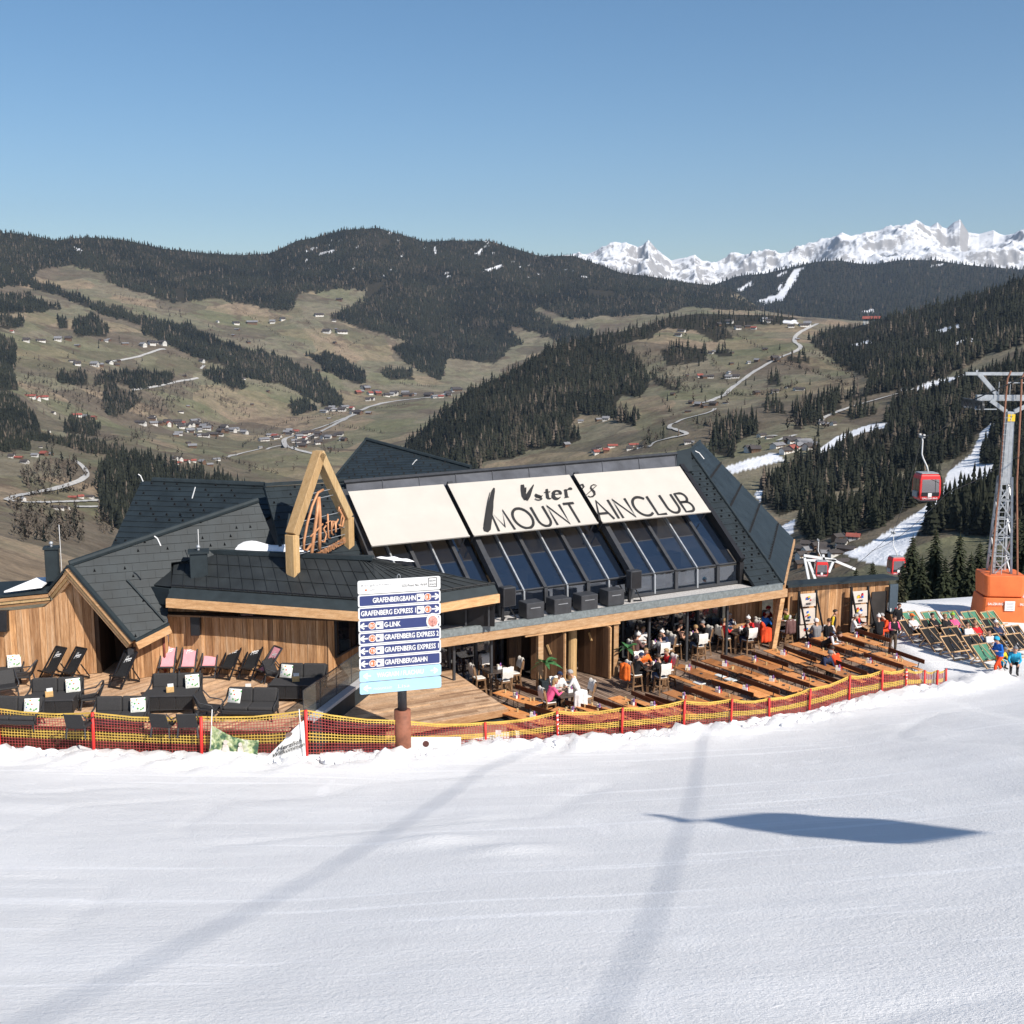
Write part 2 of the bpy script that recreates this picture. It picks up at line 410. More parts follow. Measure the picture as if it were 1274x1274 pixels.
# ---- the range on the left and behind the valley
prof3 = [(-640, 322), (-400, 290), (-200, 300), (-60, 296), (0, 290), (20, 292), (40, 294), (70, 299), (110, 294), (150, 298), (203, 309), (294, 316), (335, 313), (371, 297), (400, 293), (430, 286), (470, 284), (528, 302), (609, 300), (670, 318), (714, 319), (771, 341), (830, 349), (870, 352), (905, 357), (930, 372), (955, 388), (1000, 415), (1100, 440)]
def row3(f): return [(x, f(x, y)[0], f(x, y)[1]) for x, y in prof3]
def lerp(x, xs, ys): return float(np.interp(x, xs, ys))
r3_0 = row3(lambda x, y: (790, lerp(x, [0, 400], [330, 420])))
r3_1 = row3(lambda x, y: (690, lerp(x, [0, 150, 400], [560, 760, 1000])))
r3_2 = row3(lambda x, y: (lerp(x, [0, 150, 300, 600], [600, 590, 580, 560]), lerp(x, [0, 150, 300], [1150, 1300, 1700])))
r3_3 = row3(lambda x, y: (lerp(x, [0, 150, 300, 450, 560, 700], [530, 532, 528, 508, 490, 470]), lerp(x, [0, 150, 300, 450, 600], [1750, 2100, 2500, 2800, 3100])))
r3_4 = row3(lambda x, y: (lerp(x, [0, 150, 300, 450, 560, 700, 900], [440, 445, 445, 445, 440, 420, 395]), lerp(x, [0, 300, 600], [2500, 3000, 3600])))
r3_5 = row3(lambda x, y: (y + (lerp(x, [0, 150, 300, 450, 560, 700, 900], [440, 445, 445, 445, 440, 420, 395]) - y) * .42, lerp(x, [0, 300, 600], [3400, 3800, 4100])))
r3_6 = row3(lambda x, y: (y, lerp(x, [0, 300, 600], [4200, 4600, 4800])))
left_o, left_V, left_F, left_X, left_Y = hill_mesh('hills', [r3_0, r3_1, r3_2, r3_3, r3_4, r3_5, r3_6], -640, 1090, 2.2, 2.0, rough=70, seed=21, back=(1.25, .1), nscale=1 / 420.0, m=M_HILL)

# ---- the wooded knoll in the middle with the farmland behind it, and the slope on the right
prof4 = [(380, 700), (450, 625), (480, 585), (505, 552), (540, 520), (582, 483), (636, 459), (680, 435), (724, 425), (758, 415), (798, 405), (830, 395), (870, 391), (930, 392), (985, 395), (1010, 402), (1035, 405), (1060, 408), (1100, 398), (1150, 385), (1200, 370), (1240, 356), (1274, 347), (1400, 330), (1550, 320), (1960, 300)]
def row4(f): return [(x, f(x, y)[0], f(x, y)[1]) for x, y in prof4]
r4_0 = row4(lambda x, y: (800, lerp(x, [600, 1000, 1274], [420, 260, 200])))
r4_1 = row4(lambda x, y: (max(y + 40, lerp(x, [500, 700, 1000, 1274], [640, 650, 690, 690])), lerp(x, [500, 700, 900, 1050, 1274], [1000, 800, 560, 430, 350])))
r4_2 = row4(lambda x, y: (max(y + 20, lerp(x, [500, 600, 750, 900, 1050, 1274], [600, 590, 570, 560, 560, 540])), lerp(x, [500, 700, 900, 1050, 1274], [1200, 1100, 950, 850, 720])))
r4_3 = row4(lambda x, y: (y + (max(y + 20, lerp(x, [500, 600, 750, 900, 1050, 1274], [600, 590, 570, 560, 560, 540])) - y) * .45, lerp(x, [500, 700, 900, 1050, 1274], [1400, 1450, 1500, 1350, 1150])))
r4_4 = row4(lambda x, y: (y, lerp(x, [500, 700, 900, 1050, 1274], [1500, 1850, 2300, 2100, 1750])))
mid_o, mid_V, mid_F, mid_X, mid_Y = hill_mesh('hillside', [r4_0, r4_1, r4_2, r4_3, r4_4], 390, 1960, 2.0, 2.0, rough=34, seed=33, back=(1.3, .12), nscale=1 / 210.0, m=M_HILL)

# forest outlines measured on the photograph, laid on the hillsides
FOR3 = [zA([(-300, 60), (0, 78), (120, 88), (210, 105), (330, 95), (600, 135), (870, 155), (990, 150), (1100, 100), (1274, 60), (1274, 285), (1190, 300), (1100, 310), (1075, 370), (1030, 375), (900, 350), (790, 330), (640, 345), (480, 300), (400, 270), (380, 235), (250, 205), (140, 225), (100, 285), (0, 285), (-300, 285)]),
    zA([(60, 250), (200, 285), (320, 340), (440, 370), (550, 410), (700, 430), (850, 500), (1000, 540), (1130, 590), (1200, 640), (1270, 700), (1260, 730), (1180, 720), (1050, 650), (900, 620), (830, 580), (700, 540), (560, 470), (520, 430), (380, 390), (250, 330), (120, 290)]),
    zA([(-200, 310), (100, 315), (180, 350), (230, 370), (80, 385), (-200, 375)]), zA([(-200, 390), (50, 395), (95, 425), (60, 440), (-200, 440)]),
    zA([(270, 410), (340, 390), (400, 440), (400, 470), (290, 470), (265, 450)]), zA([(215, 410), (250, 405), (250, 440), (215, 440)]),
    zA([(-200, 465), (30, 480), (60, 520), (50, 600), (70, 670), (-200, 650)]),
    zA([(210, 605), (320, 615), (320, 650), (220, 640)]), zA([(345, 625), (450, 605), (640, 605), (640, 640), (500, 665), (440, 640), (350, 650)]),
    zA([(390, 650), (530, 700), (470, 740), (430, 770), (380, 740)]), zA([(750, 595), (880, 590), (915, 660), (860, 665), (760, 620)]), zA([(1060, 720), (1130, 700), (1170, 740), (1080, 760)]),
    zA([(-200, 690), (60, 690), (130, 770), (160, 840), (330, 860), (440, 880), (430, 915), (300, 890), (190, 860), (110, 850), (110, 890), (-200, 890)]),
    zA([(360, 1000), (400, 930), (450, 910), (560, 920), (650, 960), (780, 990), (920, 1035), (960, 1080), (500, 1130), (470, 1180), (420, 1170), (380, 1140)]),
    zA([(1130, 530), (1274, 560), (1274, 610), (1180, 580)]), zA([(240, 790), (280, 770), (360, 790), (370, 840), (240, 830)]),
    zB([(0, 85), (210, 50), (380, 110), (620, 105), (800, 155), (930, 160), (1100, 225), (1274, 250), (1500, 260), (1560, 310), (1490, 318), (1274, 385), (1220, 390), (1100, 390), (1000, 400), (890, 400), (800, 360), (780, 370), (870, 430), (960, 440), (1000, 460), (950, 500), (900, 500), (800, 460), (700, 430), (690, 450), (740, 500), (700, 510), (640, 570), (560, 560), (460, 550), (440, 600), (380, 600), (330, 560), (250, 510), (330, 490), (250, 470), (150, 440), (30, 400), (90, 370), (160, 340), (170, 290), (150, 300), (60, 285), (0, 290)]),
    zB([(270, 520), (370, 500), (440, 560), (455, 610), (430, 630), (300, 560)]), zB([(220, 600), (330, 590), (340, 630), (250, 630)]), zB([(0, 520), (100, 560), (165, 620), (140, 650), (0, 590)]), zB([(0, 650), (80, 690), (80, 730), (0, 730)]),
    zC([(220, 205), (400, 240), (580, 305), (440, 300), (300, 285), (180, 260)])]
for _p in FOR3 + FOR4_RIGHT + FOR5 if False else FOR3: _p[:] = [(-420 if x < -60 else x, y) for x, y in _p]
HOLE3 = [zB([(160, 285), (240, 265), (210, 310), (170, 330)]), zB([(980, 295), (1075, 305), (1080, 330), (985, 318)]), zB([(600, 570), (690, 565), (700, 605), (620, 600)]), zB([(630, 300), (670, 305), (660, 320)]), zB([(200, 110), (250, 115), (250, 140), (210, 130)]), zB([(400, 455), (440, 460), (430, 480), (390, 480)]), zA([(960, 258), (1000, 262), (985, 275)]), zA([(640, 290), (680, 300), (680, 340), (660, 350)])]
SNOW3 = [zB([(415, 140), (420, 140), (420, 165), (413, 160)]), zB([(575, 165), (592, 140), (594, 146), (580, 175)]), zB([(560, 190), (570, 182), (572, 190)]), zA([(1180, 165), (1235, 150), (1230, 160), (1180, 172)]), zA([(265, 135), (310, 155), (305, 162)]), zB([(0, 160), (40, 152), (40, 158), (2, 166)]), zB([(600, 225), (660, 205), (670, 212), (610, 232)]), zB([(460, 245), (480, 250), (470, 258)])]
GREEN3 = [zA([(70, 480), (300, 470), (520, 520), (420, 560), (230, 600), (60, 570)]), zA([(110, 370), (230, 390), (190, 430), (60, 470)]), zA([(540, 520), (760, 560), (840, 590), (700, 600), (480, 650)]), zA([(880, 640), (1050, 660), (1150, 710), (1040, 740), (880, 680)]), zA([(590, 700), (760, 710), (800, 760), (640, 780)]), zA([(560, 830), (980, 860), (1060, 900), (900, 930), (700, 900)]), zA([(380, 780), (520, 810), (560, 860), (470, 870)]), zA([(700, 380), (1060, 400), (1180, 500), (900, 450)]), zB([(180, 740), (300, 710), (420, 705), (360, 750), (220, 760)]), zB([(0, 760), (120, 760), (60, 790)]), zB([(60, 440), (230, 470), (260, 540), (100, 520)]), zB([(40, 800), (240, 770), (340, 790), (200, 820)]), zA([(120, 880), (380, 910), (360, 990), (300, 930)]), zA([(130, 1060), (400, 1090), (400, 1160), (220, 1150), (60, 1090)]), zA([(820, 930), (1180, 900), (1220, 950), (1000, 1000)])]
paint(left_o, left_V, left_X, left_Y, {'forest': FOR3, 'snow': SNOW3, 'green': GREEN3})

FOR4_KNOB = [zB([(200, 985), (290, 870), (400, 740), (540, 645), (700, 575), (830, 505), (960, 475), (1060, 440), (1180, 415), (1274, 385), (1274, 440), (1160, 480), (1090, 480), (1080, 500), (1180, 560), (1210, 640), (1180, 690), (1100, 690), (1080, 740), (1150, 770), (1150, 800), (1060, 770), (960, 750), (910, 800), (960, 850), (900, 870), (760, 890), (700, 920), (600, 930), (550, 1000), (400, 1040), (250, 1050)])]
FOR4_FARM = [zC([(140, 385), (200, 340), (300, 308), (430, 298), (480, 312), (600, 300), (660, 318), (640, 335), (570, 340), (450, 350), (470, 380), (420, 390), (370, 360), (280, 350), (240, 380), (140, 400)]), zC([(270, 412), (310, 400), (390, 408), (400, 440), (290, 455)]), zC([(565, 490), (600, 480), (605, 515), (565, 505)]), zC([(620, 428), (680, 430), (680, 450), (620, 440)]), zC([(420, 630), (500, 615), (545, 610), (540, 645), (440, 660)]), zC([(640, 590), (700, 560), (760, 540), (770, 570), (690, 620), (640, 630)]), zC([(550, 560), (600, 550), (620, 590), (560, 580)]), zD([(230, 470), (300, 420), (390, 420), (390, 440), (320, 480), (300, 540), (220, 520)]), zD([(490, 380), (570, 350), (650, 330), (660, 350), (560, 400), (500, 410)]), zD([(680, 390), (780, 360), (780, 390), (690, 415)]), zD([(620, 340), (720, 320), (760, 330), (640, 360)]), zC([(250, 480), (330, 520), (320, 530), (240, 495)]), zD([(240, 180), (290, 170), (290, 200), (250, 200)])]
FOR4_RIGHT = [zC([(680, 390), (760, 340), (850, 320), (1000, 278), (1150, 226), (1274, 200), (1500, 160), (1700, 150), (1700, 420), (1274, 400), (1180, 420), (1050, 490), (980, 510), (940, 520), (830, 540), (850, 490), (790, 470), (720, 420)])]
FOR5 = [zD([(820, 380), (860, 320), (1000, 300), (1060, 270), (1274, 200), (1500, 200), (1500, 520), (1274, 530), (1180, 560), (1130, 560), (1125, 500), (1165, 420), (1110, 460), (1090, 520), (1020, 545), (900, 570), (800, 605), (700, 640), (620, 660), (600, 680), (520, 710), (460, 730), (400, 690), (400, 620), (480, 570), (580, 520), (700, 490), (800, 440)]),
    zD([(510, 760), (620, 700), (760, 650), (900, 598), (985, 600), (1000, 640), (920, 690), (830, 745), (760, 780), (700, 800), (540, 815)]),
    zD([(905, 800), (960, 745), (1050, 670), (1150, 612), (1274, 560), (1500, 540), (1500, 800), (1150, 800), (1000, 780)])]
for _p in FOR4_RIGHT + FOR5: _p[:] = [(1760 if x > 1340 else x, y) for x, y in _p]
SNOW4 = [zD([(660, 850), (740, 832), (830, 775), (930, 712), (1005, 645), (1010, 605), (1030, 575), (1060, 555), (1100, 520), (1130, 450), (1168, 412), (1172, 425), (1135, 500), (1122, 558), (1175, 558), (1175, 600), (1080, 640), (1000, 690), (955, 728), (910, 795), (880, 850), (840, 900), (760, 890), (700, 870)]),
    zD([(582, 517), (640, 468), (740, 430), (812, 418), (812, 434), (740, 452), (655, 482), (645, 502), (590, 522)]), zD([(270, 572), (340, 545), (440, 518), (474, 545), (400, 562), (300, 588)]), zD([(455, 770), (507, 742), (503, 790), (480, 800)]), zD([(370, 655), (402, 640), (395, 685)]),
    zD([(915, 302), (960, 282), (1050, 262), (1140, 240), (1162, 234), (1060, 268), (945, 304)]), zD([(685, 162), (755, 145), (770, 150), (690, 166)]), zD([(965, 116), (1010, 102), (1055, 92), (1060, 100), (1000, 118)]), zD([(1042, 152), (1080, 138), (1112, 138), (1110, 150), (1050, 156)]), zD([(468, 78), (510, 76), (520, 88), (480, 86)]), zC([(600, 335), (620, 330), (650, 338), (610, 338)]), zD([(965, 500), (990, 495), (1000, 505)]), zD([(550, 735), (580, 728), (575, 745)]), zD([(860, 308), (930, 300), (930, 308), (870, 312)])]
GREEN4 = [zD([(220, 180), (330, 110), (440, 140), (520, 150), (330, 250), (220, 220)]), zD([(100, 400), (250, 380), (300, 400), (180, 440)]), zD([(310, 340), (420, 330), (480, 260), (560, 300), (500, 350)]), zD([(540, 190), (640, 210), (700, 270), (560, 250)]), zD([(350, 500), (450, 460), (480, 470), (420, 510)]), zD([(610, 410), (720, 370), (800, 345), (790, 370), (650, 420)]), zD([(0, 480), (110, 450), (140, 470), (40, 510)]), zB([(1080, 700), (1200, 740), (1274, 760), (1274, 850), (1200, 870)]), zD([(60, 290), (180, 300), (160, 340), (60, 330)])]
paint(mid_o, mid_V, mid_X, mid_Y, {'forest': FOR4_KNOB + FOR4_FARM + FOR4_RIGHT + FOR5, 'snow': SNOW4, 'green': GREEN4})

def bvh_of(V, F): return BVHTree.FromPolygons([tuple(v) for v in V], [tuple(f) for f in F])
BV = {'left': bvh_of(left_V, left_F), 'mid': bvh_of(mid_V, mid_F), 'ridge': bvh_of(ridge_V, ridge_F)}
def hit(px, py, which=('mid', 'left', 'ridge')):
    r = ray(px, py).normalized(); best = None
    for w in which:
        h = BV[w].ray_cast(EYE, r)
        if h[0] is not None and (best is None or h[3] < best[3]): best = h
    return best[0] if best else None

# ---- roads and tracks draped over the hillsides
M_ROAD = mat('pale_track', (.42, .41, .39), .9, .2, .3)
def road(name, pts, width, which):
    width *= .68
    P = []
    for i in range(len(pts) - 1):
        (x0, y0), (x1, y1) = pts[i], pts[i + 1]; n = max(2, int(math.hypot(x1 - x0, y1 - y0) / 3))
        for j in range(n):
            h = hit(x0 + (x1 - x0) * j / n, y0 + (y1 - y0) * j / n, which)
            if h is not None: P.append(h)
    if len(P) < 3: return
    for _ in range(3): P = [P[0]] + [(P[i - 1] + P[i] * 2 + P[i + 1]) / 4 for i in range(1, len(P) - 1)] + [P[-1]]
    mb = MB(); vs = []
    for i, p in enumerate(P):
        d = P[min(i + 1, len(P) - 1)] - P[max(i - 1, 0)]; d.z = 0; n = Vector((-d.y, d.x, 0)).normalized() * width / 2
        for s_ in (1, -1):
            q = p + n * s_; zz = p.z
            for w in which:
                h = BV[w].ray_cast(Vector((q.x, q.y, 3000)), Vector((0, 0, -1)))
                if h[0] is not None: zz = h[0].z; break
            vs.append((q.x, q.y, max(zz, p.z - 2) + .9))
    mb.add(vs, [(2 * i, 2 * i + 1, 2 * i + 3, 2 * i + 2) for i in range(len(P) - 1)])
    mb.build(name, M_ROAD, kind='structure')
road('road', zD([(20, 500), (40, 485), (100, 470), (155, 460), (120, 448), (80, 435), (130, 410), (200, 393), (245, 378), (235, 370)]), 6, ('mid',))
road('road', zD([(170, 362), (220, 350), (280, 325), (290, 310), (370, 250), (440, 210), (510, 182), (532, 170), (525, 162), (502, 150), (510, 125), (560, 100), (592, 85)]), 9, ('mid',))
road('track', zD([(450, 482), (480, 470), (520, 460)]), 5, ('mid',))
road('track', zD([(590, 422), (600, 405), (650, 385), (715, 362), (830, 330), (920, 304)]), 6, ('mid',))
road('track', zD([(400, 470), (440, 462), (455, 470)]), 4, ('mid',))
road('track', zB([(1210, 880), (1225, 860), (1274, 850)]), 4, ('mid',))
road('road', zA([(25, 1078), (60, 1060), (200, 1035), (300, 1003), (325, 985), (318, 965), (300, 945), (270, 925)]), 7, ('left',))
road('track', zA([(25, 1078), (120, 1085), (220, 1082), (300, 1080), (400, 1072)]), 5, ('left',))
road('track', zA([(280, 1100), (390, 1100)]), 5, ('left',))
road('road', zA([(1274, 770), (1200, 800), (1120, 825), (1040, 850), (1060, 880), (1110, 893), (1200, 915)]), 14, ('left',))
road('track', zA([(1040, 872), (930, 893), (820, 917)]), 8, ('left',))
road('track', zA([(400, 565), (500, 548), (600, 515), (620, 520)]), 10, ('left',))
road('track', zA([(490, 668), (580, 655), (640, 640), (740, 622)]), 9, ('left',))
road('track', zA([(740, 590), (760, 570)]), 8, ('left',))
road('road', zB([(-60, 845), (0, 820), (60, 790), (160, 735), (230, 715), (300, 705), (430, 692), (500, 668)]), 18, ('left',))
# ================================================================ FORESTS
def conifer_material(key, dark, light, brown, attr):
    k = NT(key)
    if attr:
        a = k.n('ShaderNodeVertexColor', layer_name='tone'); sp = k.n('ShaderNodeSeparateColor'); k.l(a.outputs[0], sp.inputs[0]); f, b = sp.outputs[0], sp.outputs[1]
        c = k.mix(f, dark, light); c = k.mix(b, c, brown)
    else:
        c = k.mix(k.rnd(), dark, light)
    nz = k.geo_noise(.9, 4, .7)
    c = k.mix(.7, c, k.ramp(nz, [(.3, (.55, .55, .55)), (.65, (1.3, 1.3, 1.25))]), 'MULTIPLY')
    k.col(c); return k.done(.9, 0, .1)
M_CON = conifer_material('conifer_needles', (.011, .0135, .011), (.031, .034, .024), (.135, .108, .086), True)
M_CON1 = conifer_material('conifer_needles_single', (.011, .0135, .010), (.030, .033, .022), None, False)
def cone_proto(tiers, sides, seed, slim=.16, ragged=.25):
    """A small conifer: stacked ragged skirts, unit height."""
    r_ = np.random.default_rng(seed); V, F = [], []
    for t in range(tiers):
        z0 = .06 + .80 * t / tiers; z1 = min(1.0, z0 + 1.35 / tiers * (.9 if t < tiers - 1 else .75))
        if t == tiers - 1: z1 = 1.0
        rad = slim * (1 - t / tiers) ** .85 + .012; b = len(V)
        for k in range(sides):
            a = 2 * math.pi * (k + r_.uniform(-.25, .25)) / sides + t
            rr = rad * (1 + r_.uniform(-ragged, ragged)) * (1.0 if k % 2 == 0 else .62 if sides >= 7 else 1)
            V.append((rr * math.cos(a), rr * math.sin(a), z0 + r_.uniform(-.02, .03)))
        V.append((r_.uniform(-.012, .012), r_.uniform(-.012, .012), z1))
        for k in range(sides): F.append((b + k, b + (k + 1) % sides, b + sides))
    return np.array(V), np.array(F)
def bare_proto(seed):
    """A leafless broadleaf or larch: thin ascending twig blades round a stem."""
    r_ = np.random.default_rng(seed); V, F = [], []
    for t in range(16):
        z = .12 + .8 * t / 16; a = r_.uniform(0, 6.28); L = .26 * (1 - .7 * t / 16); b = len(V)
        V += [(0, 0, z), (L * math.cos(a), L * math.sin(a), z + L * 1.0), (L * .75 * math.cos(a + .9), L * .75 * math.sin(a + .9), z + L * .35)]
        F.append((b, b + 1, b + 2))
    b = len(V); V += [(.015, 0, 0), (-.01, .012, 0), (-.01, -.012, 0), (0, 0, 1)]; F += [(b, b + 1, b + 3), (b + 1, b + 2, b + 3), (b + 2, b, b + 3)]
    return np.array(V), np.array(F)
FAR_P = [cone_proto(2, 5, i, .15) for i in range(4)]
MID_P = [cone_proto(4, 7, 20 + i, .155, .3) for i in range(6)]
NEAR_P = [cone_proto(7, 9, 40 + i, .17, .35) for i in range(8)]
BARE_P = [bare_proto(60 + i) for i in range(3)]

def forest_mesh(name, P, H, protos, tone, m, wide=None, kind='stuff', label=None):
    """All the trees of one forest as one mesh: P foot points, H heights."""
    if len(P) == 0: return
    P, H = np.asarray(P), np.asarray(H); n = len(P); which = rng.integers(0, len(protos), n); Vs, Fs, T = [], [], []; base = 0
    w = np.ones(n) if wide is None else wide
    for pi, (pv, pf) in enumerate(protos):
        s = np.where(which == pi)[0]
        if len(s) == 0: continue
        a = rng.uniform(0, 6.28, len(s)); ca, sa = np.cos(a), np.sin(a); h = H[s]; ww = h * w[s]
        X = (pv[None, :, 0] * ca[:, None] - pv[None, :, 1] * sa[:, None]) * ww[:, None] + P[s, 0][:, None]
        Y = (pv[None, :, 0] * sa[:, None] + pv[None, :, 1] * ca[:, None]) * ww[:, None] + P[s, 1][:, None]
        Z = pv[None, :, 2] * h[:, None] + P[s, 2][:, None] - .03 * h[:, None]
        Vs.append(np.stack([X, Y, Z], -1).reshape(-1, 3))
        Fs.append((pf[None] + (np.arange(len(s)) * len(pv))[:, None, None] + base).reshape(-1, 3)); base += len(s) * len(pv)
        T.append(np.repeat(tone[s], len(pv), 0))
    V = np.concatenate(Vs); F = np.concatenate(Fs).astype(np.int32); T = np.concatenate(T)
    me = bpy.data.meshes.new(name); me.vertices.add(len(V)); me.vertices.foreach_set('co', V.astype(np.float32).ravel())
    me.loops.add(F.size); me.loops.foreach_set('vertex_index', F.ravel())
    me.polygons.add(len(F)); me.polygons.foreach_set('loop_start', np.arange(0, F.size, 3, dtype=np.int32)); me.update()
    ca_ = me.color_attributes.new('tone', 'FLOAT_COLOR', 'POINT'); ca_.data.foreach_set('color', T.astype(np.float32).ravel())
    me.materials.append(m); o = bpy.data.objects.new(name, me); COL.objects.link(o); o['kind'] = kind
    if label: o['label'] = label
    return o
def sow(polys, which, spacing, holes=(), keep=1.0, seed=0):
    """Foot points of trees spread over the hillside inside measured outlines."""
    r_ = np.random.default_rng(seed); out = []
    for poly in polys:
        xs = [p[0] for p in poly]; ys = [p[1] for p in poly]
        x0, x1, y0, y1 = max(min(xs), -420), min(max(xs), 1760), min(ys), max(ys)
        sx, sy = spacing
        gx, gy = np.meshgrid(np.arange(x0, x1, sx), np.arange(y0, y1, sy)); gx = gx.ravel() + r_.uniform(-.6, .6, gx.size) * sx; gy = gy.ravel() + r_.uniform(-.6, .6, gy.size) * sy
        k = in_poly(gx + (fbm(gx / 9, gy / 9, 3, 5) - .5) * 16, gy + (fbm(gx / 9, gy / 9, 3, 6) - .5) * 11, poly)
        for h in holes: k &= ~in_poly(gx, gy, h)
        k &= r_.uniform(0, 1, gx.size) < keep
        for x, y in zip(gx[k], gy[k]):
            best = None
            for w in which:
                q = BV[w].ray_cast(EYE, ray(x, y).normalized())
                if q[0] is not None and (best is None or q[3] < best[1]): best = (q[0], q[3])
            if best: out.append(tuple(best[0]))
    return np.array(out) if out else np.zeros((0, 3))
def clear_of(P, H, polys):
    """Leave out trees that would stand right in front of open snow."""
    if len(P) == 0: return P, H
    keep = np.ones(len(P), bool)
    for f in (0, .32):
        T = P.copy(); T[:, 2] += H * f; X, Y = proj_np(T)
        for q in polys: keep &= ~in_poly(X, Y, q)
    return P[keep], H[keep]
def tones(n, brown=.06, seed=1, P=None):
    r_ = np.random.default_rng(seed); t = np.zeros((n, 4)); t[:, 0] = r_.uniform(0, 1, n); t[:, 1] = (r_.uniform(0, 1, n) < brown) * r_.uniform(.4, 1, n); t[:, 3] = 1
    if P is not None and n:
        c = fbm(P[:, 0] / 130, P[:, 1] / 130, 3, 27); t[:, 0] = np.clip(t[:, 0] * .6 + (c - .35) * 1.6, 0, 1.25)
        c = fbm(P[:, 0] / 90, P[:, 1] / 90, 3, 17); t[:, 1] += (c > .60) * r_.uniform(0, .5, n) * (r_.uniform(0, 1, n) < .5)
    return t
# far: the blue ridge (each tree a pixel or two), the range on the left
Pr = sow(FOR2, ('ridge',), (3.2, 2.4), SNOW2, 1, 2)
forest_mesh('distant_forest', Pr, rng.uniform(16, 26, len(Pr)), FAR_P, tones(len(Pr), .02), M_CON, np.full(len(Pr), 1.5))
NEARCLUMP = [FOR3[13]]
FAR3 = [p for i, p in enumerate(FOR3) if i != 13]
P3 = sow(FAR3, ('left',), (1.7, 1.55), HOLE3 + SNOW3, .93, 3)
d3 = np.linalg.norm(P3[:, :2], axis=1)
forest_mesh('valley_forest', P3, np.random.default_rng(3).gamma(9, 1.25, len(P3)).clip(5, 19) * np.clip(d3 / 2600, .66, 1.0), FAR_P, tones(len(P3), .05, 3, P3), M_CON, np.full(len(P3), 1.35))
P3b = sow(NEARCLUMP, ('left',), (3.6, 3.6), (), 1, 4)
forest_mesh('spruce_wood', P3b, rng.uniform(10, 18, len(P3b)), MID_P, tones(len(P3b), .04, 4), M_CON, rng.uniform(1.0, 1.5, len(P3b)))
# leafless thickets and scattered trees on the left slopes
THICK = [zA([(80, 940), (280, 920), (290, 1000), (200, 1030), (80, 1040)]), zA([(40, 1100), (300, 1100), (320, 1230), (60, 1230)]), zA([(350, 1130), (430, 1120), (430, 1200), (370, 1200)]), zA([(60, 600), (210, 620), (400, 660), (420, 740), (250, 760), (70, 680)]), zA([(480, 640), (800, 640), (840, 720), (700, 690), (600, 760), (470, 760)]), zA([(780, 690), (900, 700), (930, 780), (830, 760)]), zA([(400, 300), (640, 340), (700, 400), (520, 390)]), zA([(740, 430), (960, 480), (980, 520), (860, 500)]), zA([(480, 820), (560, 800), (560, 870), (480, 870)]), zA([(500, 660), (640, 660), (640, 760), (520, 780)]),
    zB([(310, 380), (500, 380), (520, 500), (330, 480)]), zB([(150, 350), (200, 350), (190, 440), (110, 420)]), zB([(0, 860), (130, 860), (60, 920), (0, 920)])]
Pt = sow(THICK, ('left',), (4.6, 4.2), (), .62, 5)
forest_mesh('leafless_thicket', Pt, rng.uniform(6, 12, len(Pt)), BARE_P + BARE_P + MID_P[:1], tones(len(Pt), .85, 5), M_CON)
SCAT3 = [zA([(0, 480), (1274, 480), (1274, 1000), (0, 1000)])]
Ps = sow(SCAT3, ('left',), (13, 10), FOR3, .45, 6)
forest_mesh('scattered_trees', Ps, rng.uniform(5, 13, len(Ps)), MID_P[:3] + BARE_P + BARE_P, tones(len(Ps), .6, 6), M_CON)
# the knoll, the farmland and the right-hand slope
P4 = sow(FOR4_KNOB, ('mid',), (3.0, 3.0), (), .96, 7)
d4 = np.linalg.norm(P4[:, :2], axis=1)
forest_mesh('knoll_forest', P4, np.random.default_rng(4).gamma(9, 1.12, len(P4)).clip(5, 17), MID_P, tones(len(P4), .06, 7, P4), M_CON, rng.uniform(1.1, 1.7, len(P4)))
P4f = sow(FOR4_FARM, ('mid',), (4.6, 4.4), SNOW4, .9, 8)
forest_mesh('farmland_copse', P4f, rng.uniform(9, 18, len(P4f)), MID_P, tones(len(P4f), .15, 8), M_CON)
SCAT4 = [zD([(0, 100), (560, 100), (760, 300), (620, 460), (200, 560), (0, 560)])]
Psc = sow(SCAT4, ('mid',), (16, 12), FOR4_FARM + SNOW4, .33, 9)
forest_mesh('scattered_trees', Psc, rng.uniform(5, 14, len(Psc)), MID_P[:3] + BARE_P, tones(len(Psc), .45, 9), M_CON)
TH4 = [zD([(0, 160), (60, 200), (220, 260), (160, 330), (0, 230)]), zD([(0, 430), (60, 470), (0, 520)]), zC([(100, 380), (240, 420), (330, 520), (230, 500)])]
Pth = sow(TH4, ('mid',), (4.4, 4), (), .6, 10)
forest_mesh('leafless_thicket', Pth, rng.uniform(5, 10, len(Pth)), BARE_P, tones(len(Pth), .9, 10), M_CON)
P4r = sow(FOR4_RIGHT, ('mid',), (3.1, 2.9), SNOW4, .95, 11)
forest_mesh('upper_slope_forest', P4r, np.random.default_rng(6).gamma(9, 1.05, len(P4r)).clip(5, 16), MID_P, tones(len(P4r), .04, 11, P4r), M_CON, rng.uniform(1.05, 1.6, len(P4r)))
P5 = sow(FOR5, ('mid',), (5.2, 4.8), SNOW4, .97, 12)
h5 = np.random.default_rng(5).gamma(10, 1.04, len(P5)).clip(5, 17); P5, h5 = clear_of(P5, h5, SNOW4[:6]); d5 = np.linalg.norm(P5[:, :2], axis=1); size = h5 / d5 * F_PX
order = np.argsort(-size * (np.abs(proj_np(P5)[0] - 637) < 660)); near, rest = order[:282], order[282:]
forest_mesh('slope_forest', P5[rest], h5[rest], NEAR_P[:4] + MID_P[:2], tones(len(rest), .05, 12, P5[rest]), M_CON, rng.uniform(1.0, 1.5, len(rest)))
con_me = []
